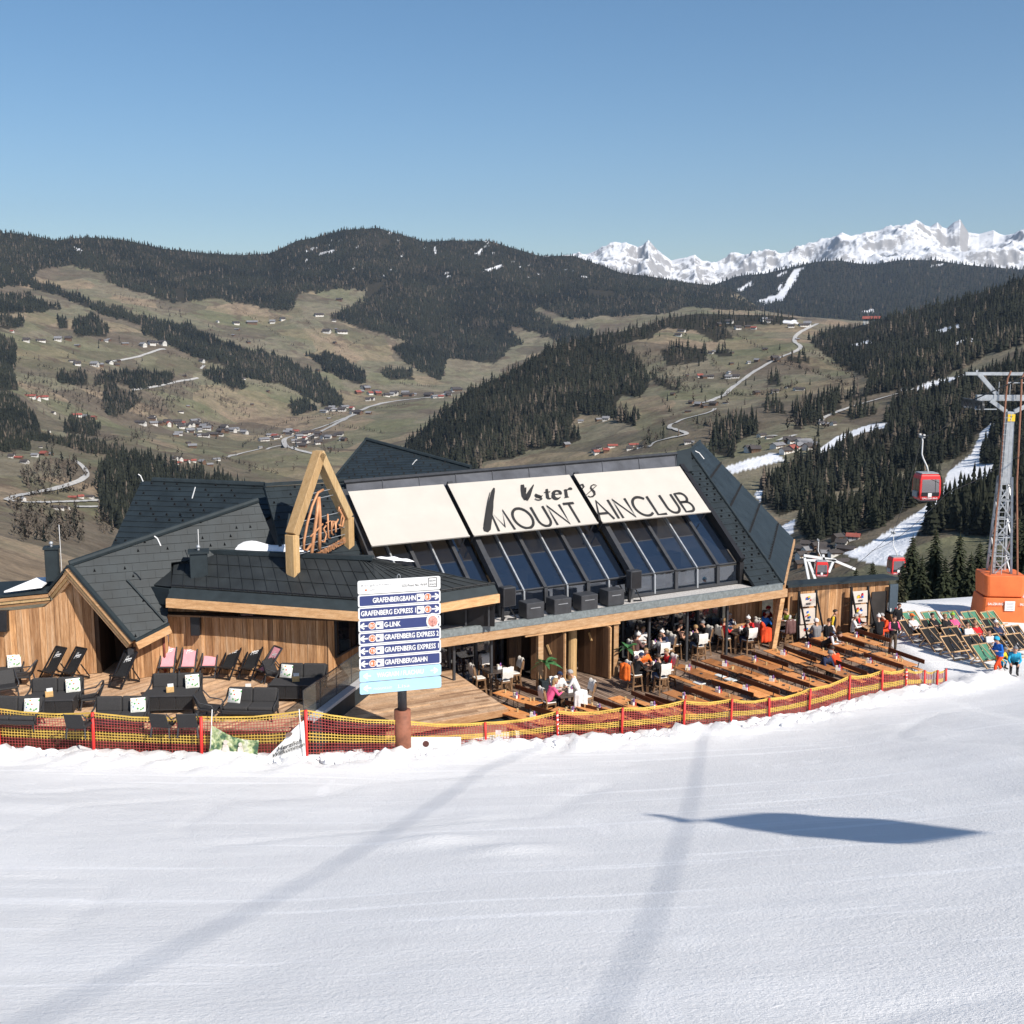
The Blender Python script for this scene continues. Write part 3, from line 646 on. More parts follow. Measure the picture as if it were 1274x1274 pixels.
for i, (v, f) in enumerate(NEAR_P):
    me = bpy.data.meshes.new('conifer'); me.from_pydata([tuple(x) for x in v], [], [tuple(x) for x in f]); me.materials.append(M_CON1); con_me.append(me)
for j, i in enumerate(near):
    o = bpy.data.objects.new('conifer', con_me[j % 8]); COL.objects.link(o)
    p = P5[i]; o.location = (p[0], p[1], p[2] - .3); o.rotation_euler = (0, 0, random.uniform(0, 6.28)); s_ = h5[i]; o.scale = (s_ * random.uniform(.85, 1.2), s_ * random.uniform(.85, 1.2), s_)
    tag(o, 'dark green conifer standing in the forest beside the snowy piste on the lower slope', 'tree', 'conifers beside the snowy piste')
# ================================================================ MATERIALS OF THE PLACE
def slate(key, base, wet=.0):
    k = NT(key); n1 = k.geo_noise(1.2, 5, .6); n2 = k.geo_noise(40, 3, .7)
    c = k.ramp(n1, [(.3, tuple(x * .75 for x in base)), (.7, tuple(x * 1.35 for x in base))])
    c = k.mix(.5, c, k.ramp(n2, [(.3, (.7, .7, .7)), (.7, (1.3, 1.3, 1.3))]), 'MULTIPLY'); k.col(c); k.bump(n2, .12, .004)
    return k.done(.55, .0, .35)
M_SLATE = slate('anthracite_roof_metal', (.017, .024, .028))
M_SLATE2 = slate('weathered_roof_metal', (.023, .027, .029))
M_RIDGE = slate('grey_ridge_sheet', (.082, .086, .098))
M_ZINC = mat('zinc_flashing', (.20, .23, .235), .5, .3, 8, .2, .5, .05)
M_FASCIA = mat('dark_fascia', (.022, .031, .036), .68, .2, 3, 0, .25)
M_BLACK = mat('black_metal', (.014, .014, .016), .45, .2, 4)
M_DKGREY = mat('charcoal_metal', (.045, .047, .052), .45, .2, 4)
M_STEEL = mat('galvanised_steel', (.42, .44, .46), .45, .2, 5, .5, .5)
M_WHITE = mat('white_paint', (.72, .72, .71), .6, .06, 3)
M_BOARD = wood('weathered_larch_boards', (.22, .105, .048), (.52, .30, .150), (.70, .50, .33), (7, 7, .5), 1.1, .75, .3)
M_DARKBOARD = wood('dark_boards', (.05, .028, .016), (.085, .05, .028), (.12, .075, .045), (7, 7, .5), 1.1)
M_BEAM = wood('pale_larch_beam', (.40, .23, .115), (.58, .36, .19), (.70, .49, .30), (1.2, 1.2, 6), 2.0, .6, .15)
M_GOLD = wood('golden_spruce', (.46, .305, .140), (.58, .405, .205), (.66, .48, .27), (6, 6, .6), 1.5, .6, .12)
M_DECK = wood('deck_planks_light', (.42, .27, .165), (.60, .41, .265), (.72, .53, .37), (1.0, 1.0, 1.0), 2.2, .7, .2)
M_DECKG = wood('deck_planks_grey', (.17, .125, .098), (.30, .225, .178), (.40, .315, .26), (1.0, 1.0, 1.0), 2.2, .75, .25)
def awning_fabric():
    k = NT('cream_awning_fabric'); k.col(k.ramp(k.geo_noise(.9, 5, .6), [(.3, (.645, .61, .555)), (.7, (.705, .67, .61))])); k.b.inputs['Roughness'].default_value = .85
    tl = k.n('ShaderNodeBsdfTranslucent'); tl.inputs[0].default_value = (.52, .44, .32, 1); mx = k.n('ShaderNodeMixShader'); mx.inputs[0].default_value = .30; k.l(k.b.outputs[0], mx.inputs[1]); k.l(tl.outputs[0], mx.inputs[2]); k.l(mx.outputs[0], k.out.inputs[0]); return k.m
M_AWN = awning_fabric()
M_INK = mat('black_lettering', (.018, .017, .017), .7, .1, 3)
def snow_mat(key):
    k = NT(key); g1 = k.geo_noise(.35, 5, .6, (.35, 1.0, 1.0)); g2 = k.geo_noise(7, 5, .68); g3 = k.geo_noise(1.3, 6, .7, (.25, 1.3, 1))
    c = k.ramp(g1, [(.32, (.725, .725, .728)), (.55, (.765, .765, .768)), (.74, (.82, .82, .822))])
    sc1 = k.geo_noise(1.0, 4, .6, (.045, 1.9, 1)); c = k.mix(k.ramp(sc1, [(.60, (0, 0, 0)), (.64, (1, 1, 1))]), c, (.84, .84, .845)); sc2 = k.geo_noise(1.0, 3, .6, (.9, .10, 1)); c = k.mix(k.ramp(sc2, [(.66, (0, 0, 0)), (.69, (.6, .6, .6))]), c, (.83, .83, .835))
    wv = k.n('ShaderNodeTexWave', Scale=1.35, Distortion=2.2); wv.bands_direction = 'Y'; wv.inputs['Detail'].default_value = 3; wv.inputs['Detail Scale'].default_value = .35; gw = k.n('ShaderNodeNewGeometry'); mpw = k.n('ShaderNodeMapping'); mpw.inputs['Rotation'].default_value = (0, 0, -.12); k.l(gw.outputs['Position'], mpw.inputs['Vector']); k.l(mpw.outputs[0], wv.inputs['Vector'])
    wm = k.n('ShaderNodeMath', operation='MULTIPLY'); k.l(wv.outputs['Fac'], wm.inputs[0]); k.l(k.ramp(k.geo_noise(.16, 4, .6), [(.42, (0, 0, 0)), (.6, (1, 1, 1))]), wm.inputs[1])
    c = k.mix(.55, c, k.ramp(g3, [(.35, (.94, .94, .945)), (.60, (1, 1, 1)), (.72, (1.07, 1.07, 1.07))]), 'MULTIPLY')
    k.col(c)
    g4 = k.geo_noise(26, 3, .75, (.6, 1.1, 1)); ad = k.n('ShaderNodeMath', operation='MULTIPLY_ADD'); g3h = k.n('ShaderNodeMath', operation='MULTIPLY'); k.l(g3, g3h.inputs[0]); g3h.inputs[1].default_value = .38; k.l(g2, ad.inputs[0]); ad.inputs[1].default_value = .5; k.l(g3h.outputs[0], ad.inputs[2])
    a2 = k.n('ShaderNodeMath', operation='MULTIPLY_ADD'); k.l(g4, a2.inputs[0]); a2.inputs[1].default_value = .6; k.l(ad.outputs[0], a2.inputs[2])
    a3 = k.n('ShaderNodeMath', operation='MULTIPLY_ADD'); k.l(wm.outputs[0], a3.inputs[0]); a3.inputs[1].default_value = .06; k.l(a2.outputs[0], a3.inputs[2])
    k.bump(a3.outputs[0], .7, .06)
    return k.done(.85, 0, .2)
M_SNOW = snow_mat('packed_snow')
M_SNOWLUMP = mat('loose_snow', (.86, .865, .88), .85, .03, 3, 0, .2, .4)
def gravel_mat():
    k = NT('gravel'); n = k.geo_noise(22, 4, .75); k.col(k.ramp(n, [(.3, (.25, .235, .22)), (.5, (.48, .46, .44)), (.7, (.68, .665, .64))])); k.bump(n, .8, .03); return k.done(.9)
M_GRAVEL = gravel_mat()
def glass_mat(key, tint=(.02, .028, .045), mixv=.55, rough=.02):
    k = NT(key); k.col(tint); k.b.inputs['Roughness'].default_value = rough; k.b.inputs['Specular IOR Level'].default_value = .9; k.b.inputs['IOR'].default_value = 2.4
    tr = k.n('ShaderNodeBsdfTransparent'); tr.inputs[0].default_value = (.75, .8, .85, 1)
    mx = k.n('ShaderNodeMixShader'); mx.inputs[0].default_value = mixv
    k.l(tr.outputs[0], mx.inputs[1]); k.l(k.b.outputs[0], mx.inputs[2]); k.l(mx.outputs[0], k.out.inputs[0]); return k.m
M_GLASS = glass_mat('dark_glazing', (.012, .018, .032), .60)
M_CLEAR = glass_mat('clear_glass_pane', (.25, .25, .22), .22)
M_ORANGE = wood('orange_varnished_wood', (.58, .235, .075), (.72, .32, .115), (.80, .40, .17), (1, 1, 1), 3, .5, .1)
M_REDWOOD = wood('reddish_brown_wood', (.11, .036, .018), (.155, .055, .026), (.20, .08, .04), (1, 1, 1), 3, .5, .1)
M_CHAIRWOOD = wood('rustic_chair_wood', (.16, .095, .052), (.28, .17, .095), (.40, .26, .155), (3, 3, 1), 2, .7, .2)
M_TABLEDK = wood('dark_table_top', (.055, .042, .036), (.085, .066, .055), (.12, .095, .08), (1, 1, 1), 3, .5, .1)
M_FLEECE = mat('white_fleece', (.70, .67, .62), .95, .12, 14, 0, .1, .6)
M_RATTAN = mat('black_rattan', (.030, .030, .032), .6, .5, 60, 0, .3, .5)
M_CUSHION = mat('charcoal_cushion', (.050, .049, .050), .95, .2, 30, 0, .1, .2)
M_ORPAD = mat('orange_tarpaulin', (.72, .165, .045), .55, .12, 1.5, 0, .35, .2)
M_REDPOLE = mat('red_plastic', (.70, .035, .030), .5, .1, 3)
M_NETY = mat('yellow_net', (.64, .42, .085), .6, .15, 3)
M_NETR = mat('maroon_net', (.33, .055, .050), .6, .2, 3)
M_NAVY = mat('navy_panel', (.035, .048, .155), .45, .06, 2)
M_LBLUE = mat('light_blue_panel', (.36, .58, .74), .45, .04, 2)
M_CHAIRPINE = wood('pine_deckchair_frame', (.48, .30, .16), (.60, .41, .24), (.68, .50, .33), (2, 2, 2), 3, .6, .1)
M_SLING = mat('black_sling_fabric', (.020, .020, .021), .9, .25, 20, 0, .15)
M_PINK = mat('pink_sling_fabric', (.75, .34, .38), .9, .08, 6, 0, .15)
M_GREENF = mat('green_sling_fabric', (.075, .21, .14), .85, .2, 8, 0, .15)
def floral():
    k = NT('floral_print'); tc = k.n('ShaderNodeTexCoord'); v = k.n('ShaderNodeTexVoronoi', Scale=9.0); k.l(tc.outputs['Object'], v.inputs['Vector'])
    c = k.ramp(v.outputs['Distance'], [(.0, (1, 1, 1)), (.30, (1, 1, 1)), (.34, (0, 0, 0))])
    hue = k.ramp(k.n('ShaderNodeSeparateColor').outputs[0], [(0, (0, 0, 0)), (1, (1, 1, 1))])
    sp = k.n('ShaderNodeSeparateColor'); k.l(v.outputs['Color'], sp.inputs[0])
    pal = k.ramp(sp.outputs[0], [(0, (.10, .35, .12)), (.25, (.65, .09, .06)), (.4, (.10, .28, .10)), (.55, (.75, .30, .05)), (.7, (.12, .25, .50)), (.85, (.12, .38, .12))], 'CONSTANT')
    k.col(k.mix(c, (.74, .74, .70), pal)); return k.done(.9, 0, .1)
M_FLORAL = floral()
M_INTERIOR = wood('interior_wood', (.20, .13, .07), (.34, .24, .14), (.46, .34, .21), (2, 2, .6), 1.5, .6, .1)
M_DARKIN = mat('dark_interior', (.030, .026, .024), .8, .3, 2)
# ================================================================ NEAR GROUND
fence_px = [(-230, 925), (-60, 931), (0, 935), (117, 940), (251, 945), (382, 945), (502, 940), (605, 929), (694, 924), (773, 918), (850, 910), (909, 904), (957, 897), (1006, 889), (1056, 876), (1097, 869), (1127, 861.5), (1150, 858.5), (1165, 858.5), (1177, 855.6)]
def fz(px): return float(np.interp(px, [0, 380, 605, 900, 1180], [.85, .75, .35, .25, .15]))
fence_base = [at(px, py, fz(px)) for px, py in fence_px]
FX = np.array([p.x for p in fence_base] + [24, 34, 60, 90]); FY = np.array([p.y for p in fence_base] + [50.5, 52, 54, 56]); FZ = np.array([p.z for p in fence_base] + [.1, .1, .1, .1])
def ground_z(X, Y):
    yf = np.interp(X, FX, FY); zf = np.interp(X, FX, FZ)
    d = yf - 2.2 - Y
    up = .262 * (np.log1p(np.exp(np.clip(d / 1.6, -30, 30))) * 1.6)           # the piste rising towards the viewer
    up = up + .02 * np.maximum(0, d - 14)
    back = np.clip((Y - yf - .15) / .8, 0, 1) * np.interp(X, [17.4, 18.4], [1, 0])
    z = zf + up - back * (zf + .25)
    drop = np.maximum(0, Y - np.interp(X, [18, 22, 30], [60, 64, 66])); z = z - .42 * drop
    side = np.maximum(0, -24 - X) * np.clip((Y - 44) / 10, 0, 1); z = z - .35 * side
    z = z - np.interp(X, [20, 60], [0, 1.5]) * np.clip((Y - 50) / 10, 0, 1)
    return z
def snow_ground():
    xs = np.concatenate([np.arange(-90, -24, 3.0), np.arange(-24, 32, .22), np.arange(32, 110, 3.0)])
    ys = np.concatenate([np.arange(-14, 9, 1.0), np.arange(9, 62, .22), np.arange(62, 330, 4.0)])
    X, Y = np.meshgrid(xs, ys); Z = ground_z(X, Y)
    fine = (fbm(X / 3.2, Y / 1.6, 4, 51) - .5) * .055 + (fbm(X / .9, Y / .7, 3, 57) - .5) * .030
    tracks = -.035 * np.exp(-((fbm(X / 9 + 3, Y / 9, 2, 71) - .5) / .012) ** 2)
    yf = np.interp(X, FX, FY); bank = np.exp(-((Y - (yf - .55)) / .85) ** 2) * (X < 21)
    lumps = bank * (np.abs(fbm(X / .42, Y / .42, 4, 61) - .5) * 1.05 + (fbm(X / 1.3, Y / 1.3, 2, 67) - .45) * .5)
    hump = np.zeros_like(X)
    for px, py, a, w in ((540, 1046, .16, .55), (640, 1058, .14, .6), (20, 1000, .08, 1.0)):
        q = at(px, py, 4.5)
        for _ in range(6): q = at(px, py, float(ground_z(np.array(q.x), np.array(q.y))))
        hump += a * np.exp(-((X - q.x) / (w * 1.6)) ** 2 - ((Y - q.y) / w) ** 2)
    Z = Z + np.where(Y < yf - .1, fine + tracks, fine * .3) + lumps + hump
    me = bpy.data.meshes.new('snow_slope'); V = np.stack([X, Y, Z], -1).reshape(-1, 3); r, c = X.shape
    idx = np.arange(r * c).reshape(r, c); F = np.stack([idx[:-1, :-1], idx[:-1, 1:], idx[1:, 1:], idx[1:, :-1]], -1).reshape(-1, 4)
    me.vertices.add(len(V)); me.vertices.foreach_set('co', V.ravel()); me.loops.add(F.size); me.loops.foreach_set('vertex_index', F.ravel().astype(np.int32))
    me.polygons.add(len(F)); me.polygons.foreach_set('loop_start', np.arange(0, F.size, 4, dtype=np.int32)); me.polygons.foreach_set('use_smooth', np.ones(len(F), bool)); me.update()
    me.materials.append(M_SNOW); o = bpy.data.objects.new('snow_slope', me); COL.objects.link(o); o['kind'] = 'structure'
snow_ground()
def on_snow(px, py):
    q = at(px, py, 0)
    for _ in range(12): q = at(px, py, float(ground_z(np.array(q.x), np.array(q.y))))
    return q
# loose snow clods along the foot of the net fence: uncountable, one object
def clods():
    mb = MB(); r_ = random.Random(5)
    for _ in range(2200):
        i = r_.uniform(1, len(fence_base) - 1.01); k = int(i); p = fence_base[k].lerp(fence_base[k + 1], i - k)
        x = p.x + r_.gauss(0, .15); y = p.y - .12 - abs(r_.gauss(0, .40)); r = min(.20, max(.03, r_.gammavariate(2, .034)))
        z = float(ground_z(np.array(x), np.array(y))) + .03
        b = len(mb.v); mb.sphere((x, y, z), r, 6, 4, (1.25, 1, .75))
        for j in range(b, len(mb.v)):
            v = mb.v[j]; mb.v[j] = (v[0] + r_.uniform(-.25, .25) * r, v[1] + r_.uniform(-.25, .25) * r, v[2] + r_.uniform(-.2, .2) * r)
    mb.build('snow_clods', M_SNOWLUMP, kind='stuff', smooth=True)
clods()

# ================================================================ DECKS
def clip_poly(poly, nx, ny, c):
    """Keep the part of a 2D polygon with nx*x+ny*y >= c."""
    out = []; n = len(poly)
    for i in range(n):
        a, b = poly[i], poly[(i + 1) % n]; da = nx * a[0] + ny * a[1] - c; db = nx * b[0] + ny * b[1] - c
        if da >= 0: out.append(a)
        if (da > 0 > db) or (da < 0 < db):
            t = da / (da - db); out.append((a[0] + (b[0] - a[0]) * t, a[1] + (b[1] - a[1]) * t))
    return out
def plank_deck(name, poly, z, ang, m, pw=.145, gap=.020, th=.04, parent=None, kind=None, plen=4.0):
    """Planks with open joints filling a polygon, running along ang; one mesh."""
    ca, sa = math.cos(ang), math.sin(ang); loc = [(x * ca + y * sa, -x * sa + y * ca) for x, y in poly]
    y0, y1 = min(p[1] for p in loc), max(p[1] for p in loc); mb = MB(); k = 0; r_ = random.Random(3)
    while y0 + k * pw < y1:
        a, b = y0 + k * pw, y0 + (k + 1) * pw - gap; q = clip_poly(clip_poly(loc, 0, 1, a), 0, -1, -b); k += 1
        if len(q) < 3: continue
        xa, xb = min(p[0] for p in q), max(p[0] for p in q); x = xa - r_.uniform(0, plen)
        while x < xb:
            s_ = clip_poly(clip_poly(q, 1, 0, x), -1, 0, -(x + plen - .006)); x += plen
            if len(s_) < 3: continue
            dz = r_.uniform(-.004, .004)
            mb.prism([(p[0] * ca - p[1] * sa, p[0] * sa + p[1] * ca, z + dz) for p in s_], th)
    return mb.build(name, m, parent, kind=kind)
def P2(px, py, z):
    q = at(px, py, z); return (q.x, q.y)
ZL, ZS = 1.6, .9                                  # lounge deck and platform above the beer-table terrace
ff = [(p.x, p.y + .35) for p in fence_base]
lounge = [(-34, 38.6), (-22, 38.2), (ff[2][0], ff[2][1] + .25), (ff[3][0], ff[3][1] + .25), (ff[4][0], ff[4][1] + .25), (-7.45, 37.3), P2(383, 891, ZL), P2(455, 838, ZL), (-5.0, 46.0), (-34, 46.0)]
terr = plank_deck('lounge_deck', lounge, ZL, R(57), M_DECK, kind='structure')
mb = MB(); mb.prism([(x, y, ZL - .05) for x, y in lounge], 1.6); mb.build('lounge_deck_base', M_DARKBOARD, kind='structure')
tp = [(-2.0, 40.9), (ff[7][0], ff[7][1]), (ff[8][0], ff[8][1]), (ff[9][0], ff[9][1]), (ff[10][0], ff[10][1]), (ff[11][0], ff[11][1]), (ff[12][0], ff[12][1]), (ff[13][0], ff[13][1]), (ff[14][0], ff[14][1]), (ff[15][0], ff[15][1]), (ff[16][0], ff[16][1]), P2(1150, 851, 0), P2(1131, 827, 0), P2(1106, 800, 0), (18.6, 58.4), (10, 58.4), (-7, 49), (-4, 42)]
plank_deck('beer_terrace_deck', tp, 0, R(-57), M_DECKG, kind='structure')
mb = MB(); mb.prism([(x, y, -.045) for x, y in tp], .4); mb.build('terrace_base', M_DARKBOARD, kind='structure')
# ================================================================ RESTAURANT
FA = R(29.5); UX = Vector((math.cos(FA), math.sin(FA), 0)); VX = Vector((-math.sin(FA), math.cos(FA), 0))
FO = at(905, 727, 3.1)
def L(s, d, z): q = FO + UX * s + VX * d; return Vector((q.x, q.y, z))
PIT = R(39); FN = -VX * math.sin(PIT) + Vector((0, 0, math.cos(PIT))); FP = FO + Vector((0, 0, .8))
def onF(px, py, lift=0): return on_plane(px, py, FP + FN * lift, FN)
SLOPE = VX * math.cos(PIT) + Vector((0, 0, math.sin(PIT)))
BL = thing('mountain_restaurant', 'timber mountain restaurant with dark metal roofs and sloping glass front', 'restaurant', L(-6, 2, 0))
XF[BL.name] = Matrix.Translation(BL.location)
def part(mb, name, m=None, parent=BL, **kw):
    return mb.build(name, m, parent, world=True, **kw)
rT = random.Random(11)
def roof_plane(poly, name='roof', m=None, course=.32, tile=.62, hooks=0.0, th=.12, up=None, skip_tiles=False, tile_m=None):
    """A roof slab with metal tiles laid in overlapping courses, clipped to its outline, and little snow hooks."""
    m = m or M_SLATE; P = [Vector(p) for p in poly]
    mb = MB(); mb.prism(P, th); slab = part(mb, name, m)
    n = Vector((0, 0, 0))
    for i in range(len(P)):
        a, b = P[i], P[(i + 1) % len(P)]
        n += Vector(((a.y - b.y) * (a.z + b.z), (a.z - b.z) * (a.x + b.x), (a.x - b.x) * (a.y + b.y)))
    n.normalize(); e1 = Vector((0, 0, 1)).cross(n).normalized(); e2 = n.cross(e1)
    if e2.z < 0: e1, e2 = -e1, -e2
    o = P[0]; q2 = [((p - o).dot(e1), (p - o).dot(e2)) for p in P]
    y0, y1 = min(q[1] for q in q2), max(q[1] for q in q2); x0, x1 = min(q[0] for q in q2), max(q[0] for q in q2)
    tb, hk = MB(), MB(); k = 0
    while y0 + k * course < y1:
        ya, yb = y0 + k * course, y0 + (k + 1) * course; x = x0 - (.5 * tile if k % 2 else 0)
        while x < x1:
            q = clip_poly(clip_poly(clip_poly(clip_poly(q2, 0, 1, ya), 0, -1, -yb), 1, 0, x), -1, 0, -(x + tile - .006)); 
            if len(q) >= 3:
                jit = rT.uniform(0, .004)
                top = [o + e1 * a + e2 * b + n * (.030 - .024 * (b - ya) / course + jit) for a, b in q]
                bot = [o + e1 * a + e2 * b + n * .001 for a, b in q]; kk = len(q)
                tb.add(top + bot, [tuple(range(kk))] + [(i, kk + i, kk + (i + 1) % kk, (i + 1) % kk) for i in range(kk)])
                cx = sum(a for a, b in q) / kk
                if hooks and abs(x + tile * .5 - cx) < .2 and len(q) == 4 and rT.random() < hooks:
                    c0 = o + e1 * cx + e2 * (ya + .10) + n * .03
                    hk.add([c0 - e1 * .05, c0 + e1 * .05, c0 + e2 * .14, c0 + n * .11 + e2 * .02], [(0, 1, 3), (1, 2, 3), (2, 0, 3)])
            x += tile
        k += 1
    if tb.f and not skip_tiles: part(tb, 'roof_tiles', tile_m or m, slab, kind='stuff')
    if hk.f: part(hk, 'snow_hooks', M_BLACK, slab, kind='stuff')
    return slab
def board_wall(p0, p1, z0, ztop, name='wall', m=None, bw=.26, proud=.03, skip=None, seed=1):
    """A wall clad in upright boards of uneven width; every board a piece of its own."""
    r_ = random.Random(seed); p0, p1 = Vector((p0[0], p0[1], 0)), Vector((p1[0], p1[1], 0)); d = p1 - p0; Ln = d.length; d.normalize(); n = Vector((d.y, -d.x, 0))
    f = ztop if callable(ztop) else (lambda t: ztop); m = m or M_BOARD
    mb = MB(); N = 12; pts = [p0 + Vector((0, 0, z0)), p1 + Vector((0, 0, z0))] + [p0 + d * (Ln * (N - i) / N) + Vector((0, 0, f((N - i) / N) - .02)) for i in range(N + 1)]
    mb.prism(pts, .15); w = part(mb, name, M_DARKBOARD); x = 0
    while x < Ln - .02:
        b = min(bw * r_.uniform(.65, 1.3), Ln - x); a0, a1 = x + .006, x + b - .006; pr = proud + r_.uniform(-.012, .014)
        q0, q1 = p0 + d * a0 + n * pr, p0 + d * a1 + n * pr
        if not (skip and skip(a0 / Ln, a1 / Ln)):
            t0, t1 = f(a0 / Ln), f(a1 / Ln)
            mb = MB(); mb.prism([q0 + Vector((0, 0, z0 + .02)), q1 + Vector((0, 0, z0 + .02)), q1 + Vector((0, 0, t1)), q0 + Vector((0, 0, t0))], pr - .002)
            part(mb, 'board', m, w)
        x += b
    return w

# ---- glass hall: front roof plane, awnings, glazing
s0, s1 = -17.0, .62
ridL, ridR = onF(430, 600), onF(840, 565)
hip0, hip1 = onF(857, 561), onF(974, 728)
q330 = onF(329, 606)
# tiled strip right of the glazing and the hipped right face
roof_plane([L(.78, -1.12, 3.02), hip1, hip0, L(.78, 5.78, 8.60)], 'roof_strip', hooks=.5, course=.36, tile=.5)
apex_n = (hip1 - hip0).cross(L(9.73, 6.1, 3.4) - hip0).normalized()
if apex_n.z < 0: apex_n = -apex_n
apex = on_plane(870, 549, hip0, apex_n); rfar = on_plane(987, 671, hip0, apex_n)
roof_plane([hip1 + apex_n * .02, rfar + apex_n * .02, apex + apex_n * .02, hip0 + apex_n * .02], 'hip_roof', course=.30, tile=.46)
# snow fences (rows of hooks) across the hipped face
for t0 in (.22, .44, .64, .84):
    a, b = hip0.lerp(hip1, t0), apex.lerp(rfar, t0 * .98); mb = MB(); n_ = 15
    for i in range(1, n_):
        c0 = a.lerp(b, i / n_) + apex_n * .05; e = (b - a).normalized(); dn = e.cross(apex_n).normalized()
        mb.add([c0 - e * .07, c0 + e * .07, c0 + apex_n * .16, c0 + dn * .14], [(0, 1, 2), (1, 3, 2), (3, 0, 2)])
    part(mb, 'snow_guard_row', M_BLACK, kind='stuff')
mb = MB(); mb.tube([hip0 + apex_n * .06, hip1 + apex_n * .06], .06, 6); mb.tube([hip0 + apex_n * .06, apex + apex_n * .06], .06, 6); part(mb, 'hip_flashing', M_FASCIA)
mb = MB(); mb.beam(hip1 + Vector((.05, 0, -.12)), rfar + Vector((.05, 0, -.10)), .10, .22); part(mb, 'verge_board', M_BEAM)
mb = MB(); mb.prism([hip1 + Vector((.0, .3, -.3)), hip1 + Vector((0, .3, -3.0)), rfar + Vector((-.6, 0, -3.4)), rfar + Vector((-.6, 0, -.2))], .2); part(mb, 'end_wall', M_BOARD)
# rear side of the hall so that it is a closed volume
mb = MB()
mb.prism([ridL + Vector((-.2, 0, -.05)), ridR + Vector((0, 0, -.05)), hip0 + Vector((0, 0, -.05)), hip0 + VX * 6 + Vector((0, 0, -4.4)), ridL + VX * 6 + Vector((-1, 0, -4.4))][::-1], .15)
part(mb, 'rear_roof', M_SLATE)
mb = MB(); mb.prism([apex, rfar, rfar + VX * 3 + Vector((-2, 0, -1)), apex + VX * 4 + Vector((-1, 0, -3)), hip0 + VX * 2 + Vector((0, 0, -1.2))], .12); part(mb, 'rear_hip', M_SLATE)
# ridge sheets: grey panels with standing joints
RP = MB(); nP = 9
for i in range(nP):
    a, b = i / nP, (i + 1) / nP; g = .02
    lo = [onF(432 + (842 - 432) * t, 622 + (587.5 - 622) * t, .20) for t in (a, b)]; hi = [onF(430 + (840 - 430) * t, 601 + (565.5 - 601) * t, .22) for t in (a, b)]
    e = (lo[1] - lo[0]).normalized() * g; mb = MB(); mb.prism([lo[0] + e, lo[1] - e, hi[1] - e, hi[0] + e], .22)
    mb.beam(lo[1] + FN * .02, hi[1] + FN * .02, .03, .04, FN); part(mb, 'ridge_panel', M_RIDGE)
mb = MB(); mb.beam(onF(428, 600, .28), onF(842, 564.3, .30), .14, .10, FN); part(mb, 'ridge_cap', M_DKGREY)
mb = MB(); mb.prism([ridR + FN * .2, onF(842, 587.5, .2), onF(862, 586, .2), hip0 + FN * .2], .2); part(mb, 'ridge_end_sheet', M_SLATE)
# awnings: three cream cloths, lettering on them
AW = [(-16.85, -12.38), (-12.17, -5.83), (-5.58, .62)]
def aw0(s, t, lift=.42):
    """Point on the awning plane: s along the front, t = 0 at its foot to 1 at its head."""
    d = 2.40 + (4.84 - 2.40) * t; z0 = 5.82 + .07 * (s + 17) / 17.6; z1 = 7.74 + .07 * (s + 17) / 17.6
    return L(s, d, z0 + (z1 - z0) * t) + FN * (lift - .02)
AN0 = (aw0(0, 0) - aw0(-16, 0)).cross(aw0(-8, 1) - aw0(-8, 0)).normalized()
def aw(s, t, lift=.42):
    """The cloth stands clear of the glass on its arms."""
    p = aw0(s, t, lift); q = aw0(-8, .5, lift) + AN0 * .38; d = p - EYE; return EYE + d * ((q - EYE).dot(AN0) / d.dot(AN0))
a_ob = []
for a, b in AW:
    mb = MB(); N = 8
    vs = [aw(a + (b - a) * i / N, t, .42 - .03 * math.sin(math.pi * i / N) * (1 - abs(2 * t - 1))) for t in (0, .5, 1) for i in range(N + 1)]
    fs = [(j * (N + 1) + i, j * (N + 1) + i + 1, (j + 1) * (N + 1) + i + 1, (j + 1) * (N + 1) + i) for j in range(2) for i in range(N)]
    mb.add(vs, fs); mb.add([v - FN * .012 for v in vs], [f[::-1] for f in fs])
    mb.beam(aw(a, 0) - SLOPE * .03, aw(b, 0) - SLOPE * .03, .06, .07, FN)
    a_ob.append(part(mb, 'awning', M_AWN, smooth=False))
    for s_ in (a + .1, b - .1):
        mb = MB(); mb.beam(aw(s_, .03) - FN * .03, aw(s_, .03) - FN * .62, .05); mb.beam(aw(s_, .97) - FN * .03, aw(s_, .97) - FN * .55, .05); part(mb, 'awning_arm', M_DKGREY)
UA = (aw(0, 0) - aw(-10, 0)).normalized(); VA = (aw(0, 1) - aw(0, 0)).normalized(); HA = (aw(0, 1) - aw(0, 0)).length
AN = (aw(0, 0) - aw(-16, 0)).cross(aw(-8, 1) - aw(-8, 0)).normalized()
def awpx(px, py): return on_plane(px, py, aw(-8, .5, .437), AN)
mb = MB()
def strokes(mb, paths, to, m=None):
    """Flat letter strokes: each path is (points, widths) in a letter plane, to() maps (x, y) on to the place."""
    for pts, ws in paths:
        n = len(pts); lf, rg = [], []
        for i, (x, y) in enumerate(pts):
            x0, y0 = pts[max(0, i - 1)]; x1, y1 = pts[min(n - 1, i + 1)]; dx, dy = x1 - x0, y1 - y0; l_ = math.hypot(dx, dy) or 1; w = (ws[i] if hasattr(ws, '__len__') else ws) / 2
            lf.append(to(x - dy / l_ * w, y + dx / l_ * w)); rg.append(to(x + dy / l_ * w, y - dx / l_ * w))
        mb.add(lf + rg, [(i, n + i, n + i + 1, i + 1) for i in range(n - 1)])
def arc(cx, cy, rx, ry, a0, a1, n=12): return [(cx + rx * math.cos(R(a0 + (a1 - a0) * i / n)), cy + ry * math.sin(R(a0 + (a1 - a0) * i / n))) for i in range(n + 1)]
